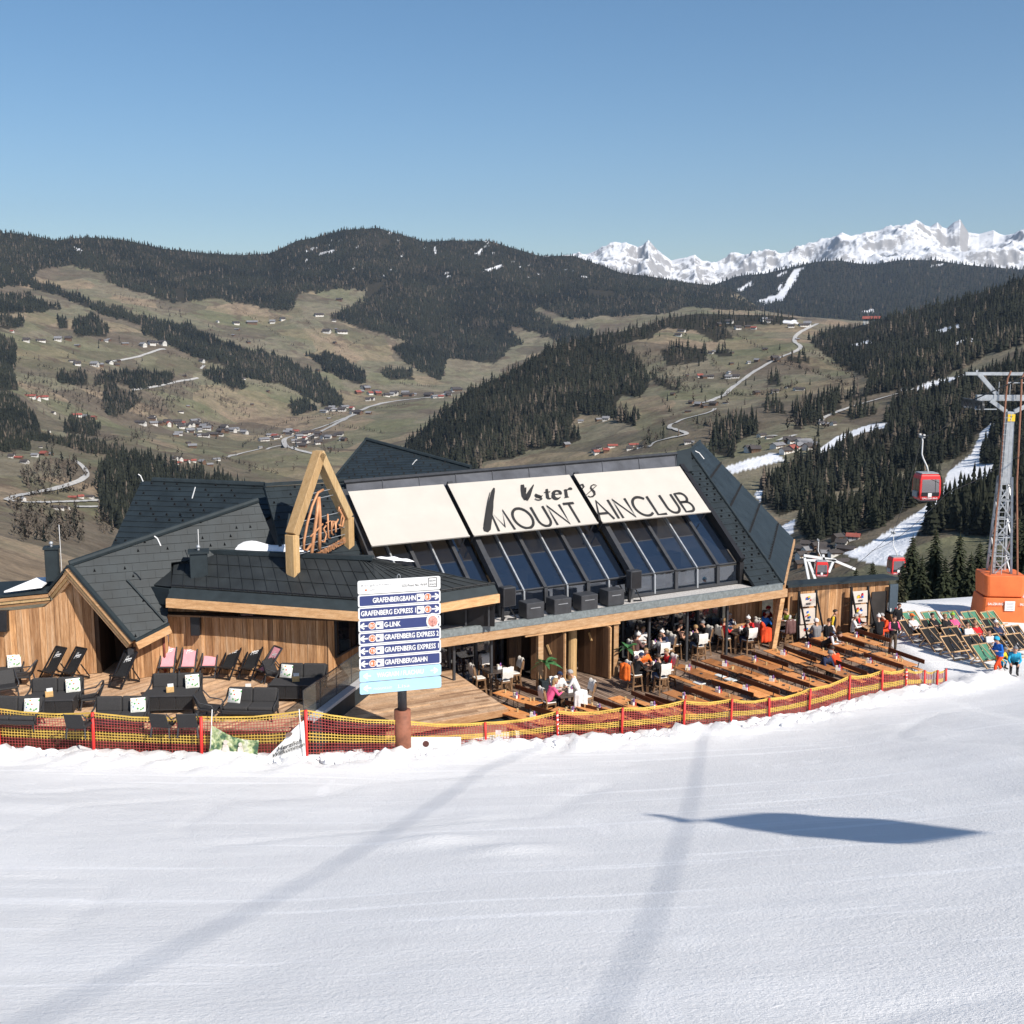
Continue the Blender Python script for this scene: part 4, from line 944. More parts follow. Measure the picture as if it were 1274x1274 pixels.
def glyph(ch):
    """Thin geometric capitals as centre lines in a box one unit high, with their widths."""
    G = {'M': (.86, [[(0, 0), (.10, 1), (.43, .18), (.76, 1), (.86, 0)]]), 'O': (.98, [arc(.49, .5, .49, .5, 90, 450, 28)]), 'U': (.66, [[(0, 1)] + arc(.33, .33, .33, .33, 180, 360, 12) + [(.66, 1)]]),
         'N': (.70, [[(0, 0), (0, 1), (.70, 0), (.70, 1)]]), 'T': (.62, [[(0, 1), (.62, 1)], [(.31, 1), (.31, 0)]]), 'A': (.80, [[(0, 0), (.40, 1), (.80, 0)], [(.14, .33), (.66, .33)]]), 'I': (.02, [[(.01, 0), (.01, 1)]]),
         'C': (.80, [arc(.49, .5, .49, .5, 48, 312, 22)]), 'L': (.50, [[(0, 1), (0, 0), (.50, 0)]]), 'B': (.58, [[(0, .5), (0, 1), (.30, 1)] + arc(.30, .76, .24, .24, 90, -90, 10) + [(0, .52), (.32, .52)] + arc(.32, .26, .26, .26, 90, -90, 10) + [(0, 0), (0, .5)]])}
    return G[ch]
def word_on(mb, txt, pa, pb, cap):
    pa, pb = awpx(*pa), awpx(*pb); rt = (pb - pa).normalized(); upv = AN.cross(rt).normalized(); gap = .24
    tot = sum(glyph(c)[0] for c in txt) + gap * (len(txt) - 1); kx = (pb - pa).length / tot; x = 0
    for c in txt:
        w, paths = glyph(c)
        strokes(mb, [(p, .115) for p in paths], lambda a_, b_, x=x: pa + AN * .012 + rt * ((x + a_) * kx) + upv * (b_ * cap)); x += w + gap
capH = (awpx(619, 636) - awpx(629, 661)).length
word_on(mb, 'MOUNT', (621, 661), (728, 649.5), capH)
part(mb, 'lettering', M_INK, a_ob[1], label='black lettering reading MOUNT with brush strokes and serif letters above')
mb = MB(); word_on(mb, 'AINCLUB', (746.5, 647.5), (866, 635.5), capH); part(mb, 'lettering', M_INK, a_ob[2])
# brush strokes and the serif word, measured in picture pixels and laid on the cloth
mb = MB()
def tp_(x, y): return awpx(580 + x / 4.11, 570 + y / 4.11) + FN * .012
br = [([(143, 153), (138, 170), (134, 190), (128, 220), (124, 250), (118, 290), (112, 330), (106, 362), (102, 376)], [8, 18, 20, 24, 30, 34, 36, 40, 22]),
      ([(122, 175), (112, 215), (104, 260), (98, 300), (92, 345)], [3, 5, 5, 6, 8]),
      ([(287, 136), (290, 160), (296, 190), (305, 212)], [16, 22, 24, 14]), ([(345, 136), (332, 160), (318, 190), (308, 214)], [5, 14, 24, 18]), ([(305, 150), (302, 175)], [6, 10])]
strokes(mb, br, tp_)
part(mb, 'brush_strokes', M_INK, a_ob[1])
mb = MB(); X0, Y0 = 346, 212
def serif(x, y): return awpx(580 + (x) / 4.11, 570 + (y) / 4.11) + FN * .012
lets = [ # s t e r drawn as thick-and-thin strokes, rising to the right
    (arc(372, 186, 19, 13, 20, 175, 10), [3, 5, 6, 7, 8, 9, 9, 9, 8, 7, 6]), ([(353, 184), (362, 192), (378, 198), (386, 204)], [8, 14, 15, 8]), (arc(370, 204, 18, 10, 10, 170, 10), [9, 8, 7, 6, 5, 5, 4, 4, 4, 4, 3]),
    ([(412, 158), (414, 180), (417, 200), (424, 208)], [12, 14, 15, 8]), ([(398, 176), (430, 172)], 4), ([(424, 208), (434, 206), (440, 200)], [6, 4, 3]),
    (arc(465, 186, 20, 19, 185, 360, 12), [16, 17, 16, 14, 11, 9, 8, 9, 11, 13, 13, 11, 8]), (arc(465, 188, 20, 20, 30, 185, 12), [4, 5, 6, 8, 10, 12, 13, 15, 16, 17, 17, 17, 16]), ([(447, 186), (484, 182)], 4),
    ([(508, 160), (511, 182), (514, 200)], [14, 15, 15]), ([(502, 202), (526, 199)], 4), ([(500, 164), (510, 161)], 5), (arc(531, 166, 12, 10, 190, 330, 8), [4, 6, 8, 10, 12, 13, 12, 9, 6])]
strokes(mb, lets, serif); part(mb, 'serif_lettering', M_INK, a_ob[1])
mb = MB(); strokes(mb, [([(584, 137), (595, 136), (601, 147), (594, 158)], [6, 11, 10, 4]), ([(668, 140), (648, 157), (630, 174), (605, 197)], [3, 4, 4, 3]), ([(664, 138), (650, 136), (639, 143), (637, 153), (645, 163), (655, 174), (657, 186), (648, 196), (634, 199), (622, 194)], [3, 5, 7, 9, 11, 12, 11, 8, 5, 4])], serif)
part(mb, 'script_lettering', M_INK, a_ob[2])
# rafters and glazing
def gl(s, t, lift=0):
    """Glazing plane: t = 0 at the knee to 1 under the ridge sheets."""
    return L(s, .12 + 4.72 * t, 3.98 + 3.80 * t + .07 * (s + 17) / 17.6) + FN * lift
for s in (-17.05, -12.1, -5.5, .70):
    mb = MB(); mb.beam(gl(s, -.02, .26), gl(s, 1.0, .34), .24, .34, FN); mb.beam(L(s, -.04, 3.12), L(s, -.04, 4.1), .24, .26, VX); part(mb, 'rafter', M_DKGREY if s < 0 else M_BLACK)
bays = [(-17.0, -12.2, 5), (-12.0, -5.6, 6), (-5.4, .6, 5)]
for a, b, k in bays:
    st = (b - a) / k
    for i in range(k):
        x0, x1 = a + i * st, a + (i + 1) * st
        mb = MB(); mb.prism([gl(x0 + .04, .0), gl(x1 - .04, .0), gl(x1 - .04, 1), gl(x0 + .04, 1)], .03); part(mb, 'glass_pane', M_GLASS)
        mb = MB(); mb.prism([L(x0 + .04, 0.02, 3.22), L(x1 - .04, 0.02, 3.22), L(x1 - .04, .06, 3.95), L(x0 + .04, .06, 3.95)], .03); part(mb, 'glass_pane', M_GLASS)
        if i:
            thick = (i % 2 == 0); w = .16 if thick else .07
            mb = MB(); mb.beam(gl(x0, -.01, .06), gl(x0, 1, .06), w, .12, FN); mb.beam(L(x0, -.03, 3.14), L(x0, -.0, 4.02), w, .10, VX); part(mb, 'mullion', M_DKGREY if thick else M_STEEL)
    mb = MB(); mb.beam(gl(a, -.005, .03), gl(b, -.005, .03), .07, .08, FN); mb.beam(L(a, -.02, 3.16), L(b, -.02, 3.16), .10, .12); part(mb, 'glazing_rail', M_DKGREY)
# room behind the glass
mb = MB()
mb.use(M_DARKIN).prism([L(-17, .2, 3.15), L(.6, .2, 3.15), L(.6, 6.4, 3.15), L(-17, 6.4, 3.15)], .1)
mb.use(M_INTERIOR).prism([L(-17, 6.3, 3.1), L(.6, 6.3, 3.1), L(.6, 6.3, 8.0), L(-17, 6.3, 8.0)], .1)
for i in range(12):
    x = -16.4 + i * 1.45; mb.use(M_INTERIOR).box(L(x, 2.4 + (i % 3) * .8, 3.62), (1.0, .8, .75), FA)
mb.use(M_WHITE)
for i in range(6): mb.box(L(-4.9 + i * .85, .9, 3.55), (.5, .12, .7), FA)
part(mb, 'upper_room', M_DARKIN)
# gravel eave roof, zinc edge, long beam
g0, g1 = L(-16.6, -1.0, 3.0), L(2.2, -1.12, 3.0)
mb = MB(); mb.prism([L(-16.6, -1.0, 3.06), L(.78, -1.02, 3.06), L(.78, .3, 3.06), L(-16.6, .3, 3.06)], .12); part(mb, 'gravel_roof', M_GRAVEL)
mb = MB(); mb.beam(L(-16.6, -1.10, 2.98), L(2.30, -1.14, 2.98), .14, .30); part(mb, 'zinc_edge', M_ZINC)
mb = MB(); mb.beam(L(-16.6, -1.02, 2.64), L(2.62, -1.08, 2.64), .24, .38); part(mb, 'eave_beam', M_BEAM)
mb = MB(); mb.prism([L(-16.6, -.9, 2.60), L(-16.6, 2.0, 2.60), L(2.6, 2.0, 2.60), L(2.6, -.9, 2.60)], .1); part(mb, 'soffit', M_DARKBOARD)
# ground-floor front under the eave
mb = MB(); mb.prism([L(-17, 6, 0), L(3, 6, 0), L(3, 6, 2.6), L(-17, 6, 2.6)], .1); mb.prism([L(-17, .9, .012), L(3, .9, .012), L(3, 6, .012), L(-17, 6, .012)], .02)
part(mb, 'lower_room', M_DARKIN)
def glass_front(a, b, n, d=.9):
    st = (b - a) / n
    for i in range(n):
        mb = MB(); mb.prism([L(a + i * st + .05, d, .1), L(a + (i + 1) * st - .05, d, .1), L(a + (i + 1) * st - .05, d, 2.5), L(a + i * st + .05, d, 2.5)], .03); part(mb, 'window', M_GLASS)
    for i in range(n + 1):
        mb = MB(); mb.beam(L(a + i * st, d - .02, 0), L(a + i * st, d - .02, 2.6), .10, .12, VX); part(mb, 'window_post', M_DKGREY)
    mb = MB(); mb.beam(L(a, d - .03, .06), L(b, d - .03, .06), .08, .12); part(mb, 'window_rail', M_DKGREY)
glass_front(-16.5, -11.5, 4); glass_front(-6.7, .4, 5)
for s, d in ((-14.6, -.75), (-12.9, -.75), (-5.0, -.75), (-2.9, -.75), (-.6, -.75)):
    mb = MB(); mb.beam(L(s, d, 0), L(s, d, 2.46), .10, .10, VX); part(mb, 'steel_post', M_DKGREY)
board_wall(L(.5, .55, 0), L(2.55, .45, 0), 0, 2.58, 'side_panel_wall', M_BOARD, .22, seed=4)
mb = MB(); mb.beam(L(2.45, -1.0, 2.5), L(1.95, -1.05, 0), .26, .22, VX); part(mb, 'brace', M_BEAM)
mb = MB(); mb.beam(L(2.5, -.6, 0), L(2.5, -.6, 2.5), .22, .22, VX); part(mb, 'corner_post', M_BEAM)
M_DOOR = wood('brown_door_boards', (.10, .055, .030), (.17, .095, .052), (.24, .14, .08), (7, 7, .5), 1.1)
# entrance: posts, lintel, log column, two carved door leaves, dark lobby
mb = MB(); mb.beam(L(-11.5, -1.06, 2.40), L(-6.85, -1.16, 2.40), .10, .10); part(mb, 'lintel', M_BEAM)
for s in (-10.75, -6.98):
    mb = MB(); mb.beam(L(s, -1.0, 0), L(s, -1.0, 2.36), .24, .2, VX); part(mb, 'entrance_post', M_BEAM)
mb = MB(); mb.tube([L(-8.75, -.35, 0), L(-8.75, -.35, 2.5)], .21, 12); part(mb, 'log_column', M_GOLD, smooth=False)
for k, (a, b) in enumerate((((-10.35, .35), (-9.52, -.95)), ((-7.95, .35), (-7.42, -1.25)))):
    p, q = L(a[0], a[1], 0), L(b[0], b[1], 0); e = (q - p).normalized(); nn = Vector((e.y, -e.x, 0))
    if nn.dot(Vector((-1, -1, 0))) < 0: nn = -nn
    mb = MB(); W_ = (q - p).length; mb.beam(p + Vector((0, 0, 1.14)), q + Vector((0, 0, 1.14)), .09, 2.24); lf = part(mb, 'door_leaf', M_DARKBOARD)
    x = 0
    for i in range(5):
        c0 = p + e * (W_ * (i + .5) / 5); mb = MB(); mb.beam(c0 + nn * .055 + Vector((0, 0, .06)), c0 + nn * .055 + Vector((0, 0, 2.22)), .03, W_ / 5 - .02, e); part(mb, 'board', M_DOOR, lf)
    mb = MB(); mb.beam(q + Vector((0, 0, .03)), q + Vector((0, 0, 2.28)), .12, .10, nn); mb.beam(p + Vector((0, 0, 2.29)), q + Vector((0, 0, 2.29)), .11, .05); part(mb, 'door_edge', M_BEAM, lf)
    for (fx, fz_, ln, sl_) in ((.30, 1.75, .45, .08), (.62, 1.45, .40, -.18)) if k == 0 else ((.45, 1.70, .34, -.14),):
        c0 = p + e * (W_ * fx) + nn * .085; mb = MB(); mb.beam(c0 + Vector((0, 0, fz_ - ln / 2)), c0 + e * sl_ + Vector((0, 0, fz_ + ln / 2)), .03, .09, e); part(mb, 'door_handle', M_GOLD, lf)
for s, w, z1 in ((-11.2, .3, 2.5), (-10.1, .25, 2.5)):
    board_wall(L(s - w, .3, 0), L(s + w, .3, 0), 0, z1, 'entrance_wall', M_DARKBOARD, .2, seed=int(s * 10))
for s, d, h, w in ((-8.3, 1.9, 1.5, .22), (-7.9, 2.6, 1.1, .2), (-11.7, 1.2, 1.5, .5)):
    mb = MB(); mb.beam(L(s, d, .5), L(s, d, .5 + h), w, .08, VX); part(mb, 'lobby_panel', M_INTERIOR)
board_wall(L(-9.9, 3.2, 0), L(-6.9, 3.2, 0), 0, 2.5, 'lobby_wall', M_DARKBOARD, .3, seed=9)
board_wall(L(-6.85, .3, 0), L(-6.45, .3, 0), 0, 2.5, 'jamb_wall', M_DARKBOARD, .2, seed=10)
# ---- bar wing: low fan-shaped roof with its boarded wall
bA, bB, bC = at(208, 755, 4.42), at(473, 774, 4.05), at(620, 749, 4.15)
def up(p, h): return Vector((p.x, p.y, p.z + h))
def inw(p, d):
    c = Vector((-6.5, 50, p.z)); v = c - p; v.z = 0; v.normalize(); return p + v * d
mb = MB(); mb.beam(up(bA, .17), up(bB, .17), .22, .34); part(mb, 'eave_beam', M_BEAM)
mb = MB(); mb.beam(up(bB, .17), up(bC, .17), .22, .34); part(mb, 'eave_beam', M_BEAM)
fA, fB, fC = up(bA, .62), up(bB, .60), up(bC, .55)
for p, q in ((bA, bB), (bB, bC)):
    mb = MB(); mb.prism([up(p, .34), up(q, .34), inw(up(q, .72), .22), inw(up(p, .72), .22)], .10); part(mb, 'fascia', M_FASCIA)
eA, eB, eC = inw(up(bA, .73), .2), inw(up(bB, .73), .2), inw(up(bC, .66), .2)
rA = at(176, 727, 5.05); r1 = at(213, 686, 6.05); r2 = at(464, 696, 6.05)
def fan(a0, a1, b0, b1, n, rows=3):
    for i in range(n):
        for j in range(rows):
            def P_(u_, v_): return (a0.lerp(a1, u_)).lerp(b0.lerp(b1, u_), v_)
            u0, u1 = i / n, (i + 1) / n; v0, v1 = j / rows, (j + 1) / rows
            q = [P_(u0, v0), P_(u1, v0), P_(u1, v1), P_(u0, v1)]; nn = (q[1] - q[0]).cross(q[3] - q[0]).normalized()
            e = (q[1] - q[0]).normalized() * .012
            if (q[2] - q[3]).length < .03: e = e * .2
            mb = MB(); mb.prism([q[0] + e + nn * .045, q[1] - e + nn * .045, q[2] - e * .5 + nn * .012, q[3] + e * .5 + nn * .012], .035)
            mb.beam(q[1] + nn * .05, q[2] + nn * .03, .022, .05, nn)
            part(mb, 'roof_panel', M_SLATE2, bar_roof)
dn8 = Vector((0, 0, -.10)); mb = MB(); mb.prism([rA + dn8, eA + dn8, r1 + dn8], .12); mb.prism([eA + dn8, eB + dn8, r1 + dn8], .12); mb.prism([eB + dn8, r2 + dn8, r1 + dn8], .12); mb.prism([eB + dn8, eC + dn8, r2 + dn8], .12)
bar_roof = part(mb, 'bar_roof', M_SLATE2)
fan(eA, eB, r1.lerp(r2, .02), r1.lerp(r2, .93), 17); fan(eB, eC, r1.lerp(r2, .93), r2, 9)
mb = MB(); mb.prism([rA + Vector((0, 0, .02)), eA + Vector((0, 0, .02)), r1 + Vector((0, 0, .02))], .05); part(mb, 'roof_panel', M_SLATE2, bar_roof)
for p, q in ((eA, eB), (eB, eC)):          # snow rail along the eave
    mb = MB(); n_ = 16
    for i in range(n_ + 1):
        c0 = p.lerp(q, i / n_); mb.box((c0.x, c0.y, c0.z + .07), (.03, .05, .08))
    mb.tube([up(p, .10), up(q, .10)], .018, 5); part(mb, 'snow_rail', M_BLACK, bar_roof)
mb = MB(); mb.beam(up(r1, .06), up(r2, .06), .26, .16); part(mb, 'ridge_cap', M_FASCIA)
mb = MB(); mb.prism([up(r1, .0), up(rA, -.02), up(rA, -.55), up(r1, -1.4)], .1); mb.prism([up(rA, -.02), up(eA, -.05), up(eA, -.7), up(rA, -.6)], .1); part(mb, 'verge_fascia', M_FASCIA)
# lingering snow on the ridge
mb = MB(); N = 22
def lens(a, b, w, h):
    vs = []
    for i in range(N + 1):
        t = i / N; k = math.sin(math.pi * t) ** .6 * (1 + .25 * math.sin(t * 17)); c0 = a.lerp(b, t)
        for j in range(5):
            x = (j / 2 - 1) * w * k; vs.append((c0.x, c0.y + x, c0.z + h * k * (1 - (j / 2 - 1) ** 2) - .02))
    return vs, [(i * 5 + j, i * 5 + j + 1, (i + 1) * 5 + j + 1, (i + 1) * 5 + j) for i in range(N) for j in range(4)]
mb.add(*lens(up(at(254, 681, 6.1), .06), up(at(386, 687, 6.1), .06), .5, .26)); tag(mb.build('snow_patch', M_SNOWLUMP, smooth=True), 'long strip of melting snow on the low bar roof ridge', 'snow patch')
mb = MB(); mb.add(*lens(up(at(468, 695, 6.0), .06), up(at(516, 700, 5.9), .06), .16, .1)); tag(mb.build('snow_patch', M_SNOWLUMP, smooth=True), 'small white snow remnant at the fan end of bar roof', 'snow patch')
# bar wall
w0, w1 = at(212, 837, ZL), at(408, 842, ZL); w2 = at(450, 818, ZL)
board_wall(w0, w1, ZL, 4.25, 'bar_wall', M_BOARD, .27, seed=21)
wl = board_wall(w1 + Vector((.02, 0, 0)), w2, ZL, 4.05, 'bar_side_wall', M_BOARD, .27, seed=22)
pa, pb = w1.lerp(w2, .18), w1.lerp(w2, .85); nn = Vector(((w2 - w1).y, -(w2 - w1).x, 0)).normalized()
mb = MB(); mb.prism([pa + nn * .10 + Vector((0, 0, .7)), pb + nn * .10 + Vector((0, 0, .7)), pb + nn * .10 + Vector((0, 0, 2.1)), pa + nn * .10 + Vector((0, 0, 2.1))], .06)
wn_ = part(mb, 'window', M_GLASS); mb = MB()
for z in (.66, 2.12): mb.beam(pa + nn * .10 + Vector((0, 0, z)), pb + nn * .10 + Vector((0, 0, z)), .08, .07)
for p in (pa, pb): mb.beam(p + nn * .10 + Vector((0, 0, .62)), p + nn * .10 + Vector((0, 0, 2.16)), .08, .07, nn)
part(mb, 'window_frame', M_DKGREY, wn_)
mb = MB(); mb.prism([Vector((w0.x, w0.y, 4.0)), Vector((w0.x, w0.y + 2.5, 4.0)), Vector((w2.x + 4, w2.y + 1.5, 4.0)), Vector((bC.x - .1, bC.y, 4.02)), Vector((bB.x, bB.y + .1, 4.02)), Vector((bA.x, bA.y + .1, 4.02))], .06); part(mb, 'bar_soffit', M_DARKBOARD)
mb = MB(); mb.prism([Vector((w2.x, w2.y, 3.1)), Vector((-.7, 45.2, 3.1)), Vector((-.7, 45.2, 4.0)), Vector((w2.x, w2.y, 4.0))], .1); part(mb, 'clerestory_wall', M_BLACK)
for i in range(4):
    t = .45 + i * .17; c0 = w2.lerp(Vector((-.7, 45.2, 0)), t); mb = MB(); mb.beam((c0.x, c0.y - .12, 3.1), (c0.x, c0.y - .12, 4.0), .07, .07); part(mb, 'window_post', M_DKGREY)
# ---- left gable wing
G0, E0, E1 = at(88, 703, 6.02), at(168, 796, 3.3), at(210, 776, 3.3)
G1 = onF(321, 624)
gn = (E0 - G0).cross(G1 - G0).normalized()
if gn.z < 0: gn = -gn
V1 = on_plane(213, 700, G0, gn); V2 = on_plane(345, 684, G0, gn); E1p = on_plane(208, 775, G0, gn)
roof_plane([G0, E0, E1p, V1, V2, G1], 'gable_roof', hooks=.35, course=.34, tile=.55)
mb = MB(); mb.tube([up(G0, .06) - (G1 - G0).normalized() * .05, up(G1, .06)], .13, 8); part(mb, 'ridge_cap', M_FASCIA)
a, b = on_plane(158, 722, G0, gn), on_plane(205, 774, G0, gn); mb = MB(); mb.beam(a + gn * .05, b + gn * .05, .06, .10, gn); part(mb, 'verge_flashing', M_FASCIA)
# left slope and the low roof beyond the valley
K0 = at(62, 735, 4.85); K1 = at(-70, 748, 4.6)
back = (G1 - G0); back.z = 0; back.normalize()
mb = MB(); mb.prism([K0, G0, G0 + back * 6 + Vector((0, 0, .6)), K0 + back * 6 + Vector((0, 0, .2))], .12); mb.prism([K1, K0, K0 + back * 3.2 + Vector((0, 0, .25)), at(-70, 727, 4.9)], .12); part(mb, 'side_roof', M_SLATE)
sp = [at(5, 737, 4.92), at(52, 731, 5.0), at(66, 719, 5.08), at(46, 720, 5.08)]
mb = MB(); mb.prism([up(p, .05) for p in sp], .06); tag(mb.build('snow_patch', M_SNOWLUMP), 'flat patch of snow on the left side roof by the chimney', 'snow patch')
# gable fascia boards, three stepped layers
dv = Vector((0, -1, 0))
for i, (off, h, m_) in enumerate(((0, .10, M_FASCIA), (.04, .13, M_BEAM), (.09, .13, M_GOLD), (.14, .13, M_BEAM))):
    drop = sum((.10, .13, .13, .13)[:i]) + .05 - .05 * (i == 0)
    mb = MB()
    for p, q in ((G0, E0), (K0, G0), (K1, K0)):
        d_ = (q - p).normalized(); nrm = Vector((-d_.z, 0, d_.x)) if d_.x > 0 else Vector((d_.z, 0, -d_.x))
        nrm = Vector((0, 0, 1)) - d_ * d_.z; nrm.normalize()
        mb.beam(p - nrm * drop + dv * (.19 - off) / 2, q - nrm * drop + dv * (.19 - off) / 2, .21 - off, h - .006, nrm)
    part(mb, 'fascia_board', m_)
mb = MB(); mb.beam(E0 + Vector((.05, 0, -.22)), E1p + Vector((.1, 0, -.22)), .18, .30); part(mb, 'eave_board', M_BEAM)
mb = MB(); mb.beam(E0 + Vector((.0, 0, -.02)), E1p + Vector((.05, 0, -.02)), .22, .10); part(mb, 'gutter', M_FASCIA)
mb = MB(); mb.beam(E0 + Vector((-.22, .1, -.52)), E0 + Vector((-.22, .4, -.52)), .22, .26); part(mb, 'rafter_end', M_DKGREY)
# boarded walls of the wing
l0, l1 = at(-75, 850, ZL), at(121, 838, ZL)
def top_left(t):
    x = l0.x + (l1.x - l0.x) * t
    xs = [K1.x, K0.x, G0.x, E0.x]; zs = [K1.z - .5, K0.z - .5, G0.z - .62, E0.z - .6]; return float(np.interp(x, xs, zs))
board_wall(l0, l1, ZL, top_left, 'gable_wall', M_BOARD, .27, seed=31)
rb0, rb1 = Vector((l1.x, l1.y + 1.7, 0)), Vector((l1.x + 1.6, l1.y + 1.7, 0))
def topx(p0, p1):
    return lambda t: float(np.interp(p0.x + (p1.x - p0.x) * t, [G0.x, E0.x, E0.x + 1], [G0.z - .6, E0.z - .3, E0.z - .3]))
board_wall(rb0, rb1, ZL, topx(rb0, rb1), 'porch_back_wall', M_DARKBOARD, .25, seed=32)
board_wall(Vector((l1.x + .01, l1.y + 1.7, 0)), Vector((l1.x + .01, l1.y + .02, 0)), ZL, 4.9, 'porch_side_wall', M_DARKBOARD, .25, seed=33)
m0, m1 = at(163, 846, ZL), at(211, 838, ZL)
board_wall(m0, m1, ZL, 3.12, 'link_wall', M_BOARD, .24, seed=34)
board_wall(Vector((m0.x - .02, m0.y + 1.3, 0)), Vector((m0.x - .02, m0.y + .02, 0)), ZL, 3.2, 'porch_cheek_wall', M_BOARD, .24, seed=35)
mb = MB(); mb.prism([(l1.x, l1.y, ZL + .003), (m0.x, m0.y + .05, ZL + .003), (m0.x, m0.y + 1.9, ZL + .003), (l1.x, l1.y + 1.8, ZL + .003)], .02); part(mb, 'porch_floor', M_DECK)
mb = MB(); mb.tube([(m1.x - .12, m1.y - .14, ZL + .1), (m1.x - .12, m1.y - .14, 3.4)], .05, 8); part(mb, 'downpipe', mat('copper_pipe', (.20, .055, .04), .5), smooth=True)
# ---- back roofs
BLn = at(176, 599, 8.2); q2 = at(329, 605, 8.15)
lowL = at(146, 672, 6.35); lowR = at(320, 640, 7.3)
bn = (lowL - BLn).cross(q2 - BLn).normalized(); bn = bn if bn.z > 0 else -bn
lowM = on_plane(250, 690, BLn, bn); lowL2 = on_plane(120, 720, BLn, bn); lowR2 = on_plane(340, 640, BLn, bn)
roof_plane([BLn, lowL2, lowM, lowR2, q2], 'rear_wing_roof', hooks=.45, course=.40, tile=.6)
mb = MB(); mb.tube([up(BLn, .05) + Vector((.5, 0, 0)), up(q2, .05)], .14, 8); part(mb, 'ridge_cap', M_FASCIA)
mb = MB(); mb.prism([BLn, q2, q2 + Vector((1, 6, -4)), BLn + Vector((0, 6, -4))][::1], .1); part(mb, 'rear_wing_back', M_SLATE)
roof_plane([onF(349, 681), onF(452, 694), onF(433, 615), onF(430, 600.5), q330], 'front_roof', hooks=.5, course=.40, tile=.6)
mb = MB(); mb.beam(up(q330, .10), up(ridL, .12), .2, .12); part(mb, 'ridge_cap', M_FASCIA)
mb = MB(); mb.tube([q2 + Vector((0, 0, .05)), onF(349, 680, .08)], .07, 6); part(mb, 'hip_flashing', M_FASCIA)
# dormer behind the ridge
D0, D1, D2 = at_y(455, 548, 62), at_y(586, 583, 58), at_y(412, 600, 55)
dn_ = (D1 - D0).cross(D2 - D0).normalized(); dn_ = dn_ if dn_.z > 0 else -dn_
D3 = on_plane(560, 620, D0, dn_)
roof_plane([D0, D2, D3, D1], 'dormer_roof', course=.40, tile=.6, hooks=.6)
mb = MB(); mb.tube([up(D0, .06), up(D1, .06)], .12, 8); mb.tube([up(D0, .04), up(D2, .04)], .06, 8); part(mb, 'ridge_cap', M_FASCIA)
mb = MB(); mb.prism([D0, D1, D1 + Vector((1, 5, -4)), D0 + Vector((0, 6, -5))], .12); mb.prism([D2, D0, D0 + Vector((0, 6, -5)), D2 + Vector((-1, 5, -3))], .12); part(mb, 'dormer_back', M_SLATE)
# lightning conductors: short bent white rods on the ridges
for (x0, y0, x1, y1, z) in ((172, 590, 178, 599, 8.25), (243, 606, 239, 620, 8.0), (192, 667, 200, 679, 6.9), (519, 572, 513, 578, 8.4), (865, 561, 876, 571, 8.6)):
    p = at(x1, y1, z); q = at_y(x0, y0, p.y); mb = MB(); mb.tube([p, p.lerp(q, .6) + Vector((.02, 0, .06)), q], .025, 5); part(mb, 'lightning_rod', M_WHITE)
# chimneys
def chimney(px, py, z, h, w, label, rod):
    p = on_plane(px, py, eA, (eB - eA).cross(r1 - eA).normalized()) if px > 150 else at(px, py, z); t = thing('chimney', label, 'chimney', p, R(14))
    mb = MB(); mb.box((0, 0, h / 2 - .1), (w, w, h + .2)); bevel(mb.build('shaft', M_FASCIA, t), .02)
    mb = MB(); mb.box((0, 0, h + .03), (w * 1.2, w * 1.2, .08)); mb.build('cap', M_FASCIA, t)
    mb = MB(); mb.sphere((.0, 0, h + .20), .085, 8, 6); mb.tube([(0, 0, h), (0, 0, h + .2)], .05, 6); mb.build('cowl', M_STEEL, t, smooth=True)
    mb = MB(); mb.tube([(rod[0], 0, rod[2]), (rod[0], 0, rod[1])], .014, 5); mb.build('aerial', M_WHITE, t)
chimney(248, 714, 5.35, .86, .66, 'short dark chimney on the bar roof with an aerial', (0.02, 1.75, .2))
chimney(66, 716, 5.3, 1.08, .48, 'slim dark chimney rising behind the left gable', (.33, 2.0, -.4))
# ---- roof sign: golden portal with wires and copper script
LG, RG = at(365, 722, 5.28), at(433, 690, 5.72)
sd = (RG - LG); sd.z = 0; W_ = sd.length; sd.normalize(); t = thing('roof_sign', 'golden timber gable frame holding copper script lettering on the bar roof', 'sign', LG, math.atan2(sd.y, sd.x))
hL = (at_y(365, 665, LG.y) - LG).z; hR = hL; zr = RG.z - LG.z; pk = (at_y(399, 566, (LG.y + RG.y) / 2)).z - LG.z
bwid = .36; dep = .42
sp0, sp1, sp2, sp3, sp4 = (0, 0, 0), (0, 0, hL), (W_ / 2, 0, pk), (W_, 0, hL + zr * .45), (W_, 0, zr - .1)
for i, (p, q) in enumerate(((sp0, sp1), (sp1, sp2), (sp2, sp3), (sp3, sp4))):
    p, q = Vector(p), Vector(q); ext = (q - p).normalized() * .10
    mb = MB(); mb.beam(p - (ext if i == 2 else ext * 0), q + (ext if i == 1 else ext * 0), dep if i in (0, 3) else dep, bwid, (1, 0, 0) if i in (0, 3) else (0, 0, 1)); bevel(mb.build('post' if i in (0, 3) else 'rafter', M_GOLD, t), .015)
for z in (.95, 1.25, 1.55, 2.2, 2.95, 3.2):
    xs = [0, W_]
    if z > hL: f_ = (z - hL) / (pk - hL) * W_ / 2; xs = [f_, W_ - f_]
    mb = MB(); mb.tube([(xs[0], 0, z), (xs[1], 0, z + .06)], .016, 5); mb.build('wire', M_STEEL, t)
M_COPPER = mat('copper_lettering', (.50, .24, .115), .5, .15, 6, .15, .5)
k_ = W_ / 4.2
def let(pts, r=.06): return [(x * k_, -.05, z) for x, z in pts], r
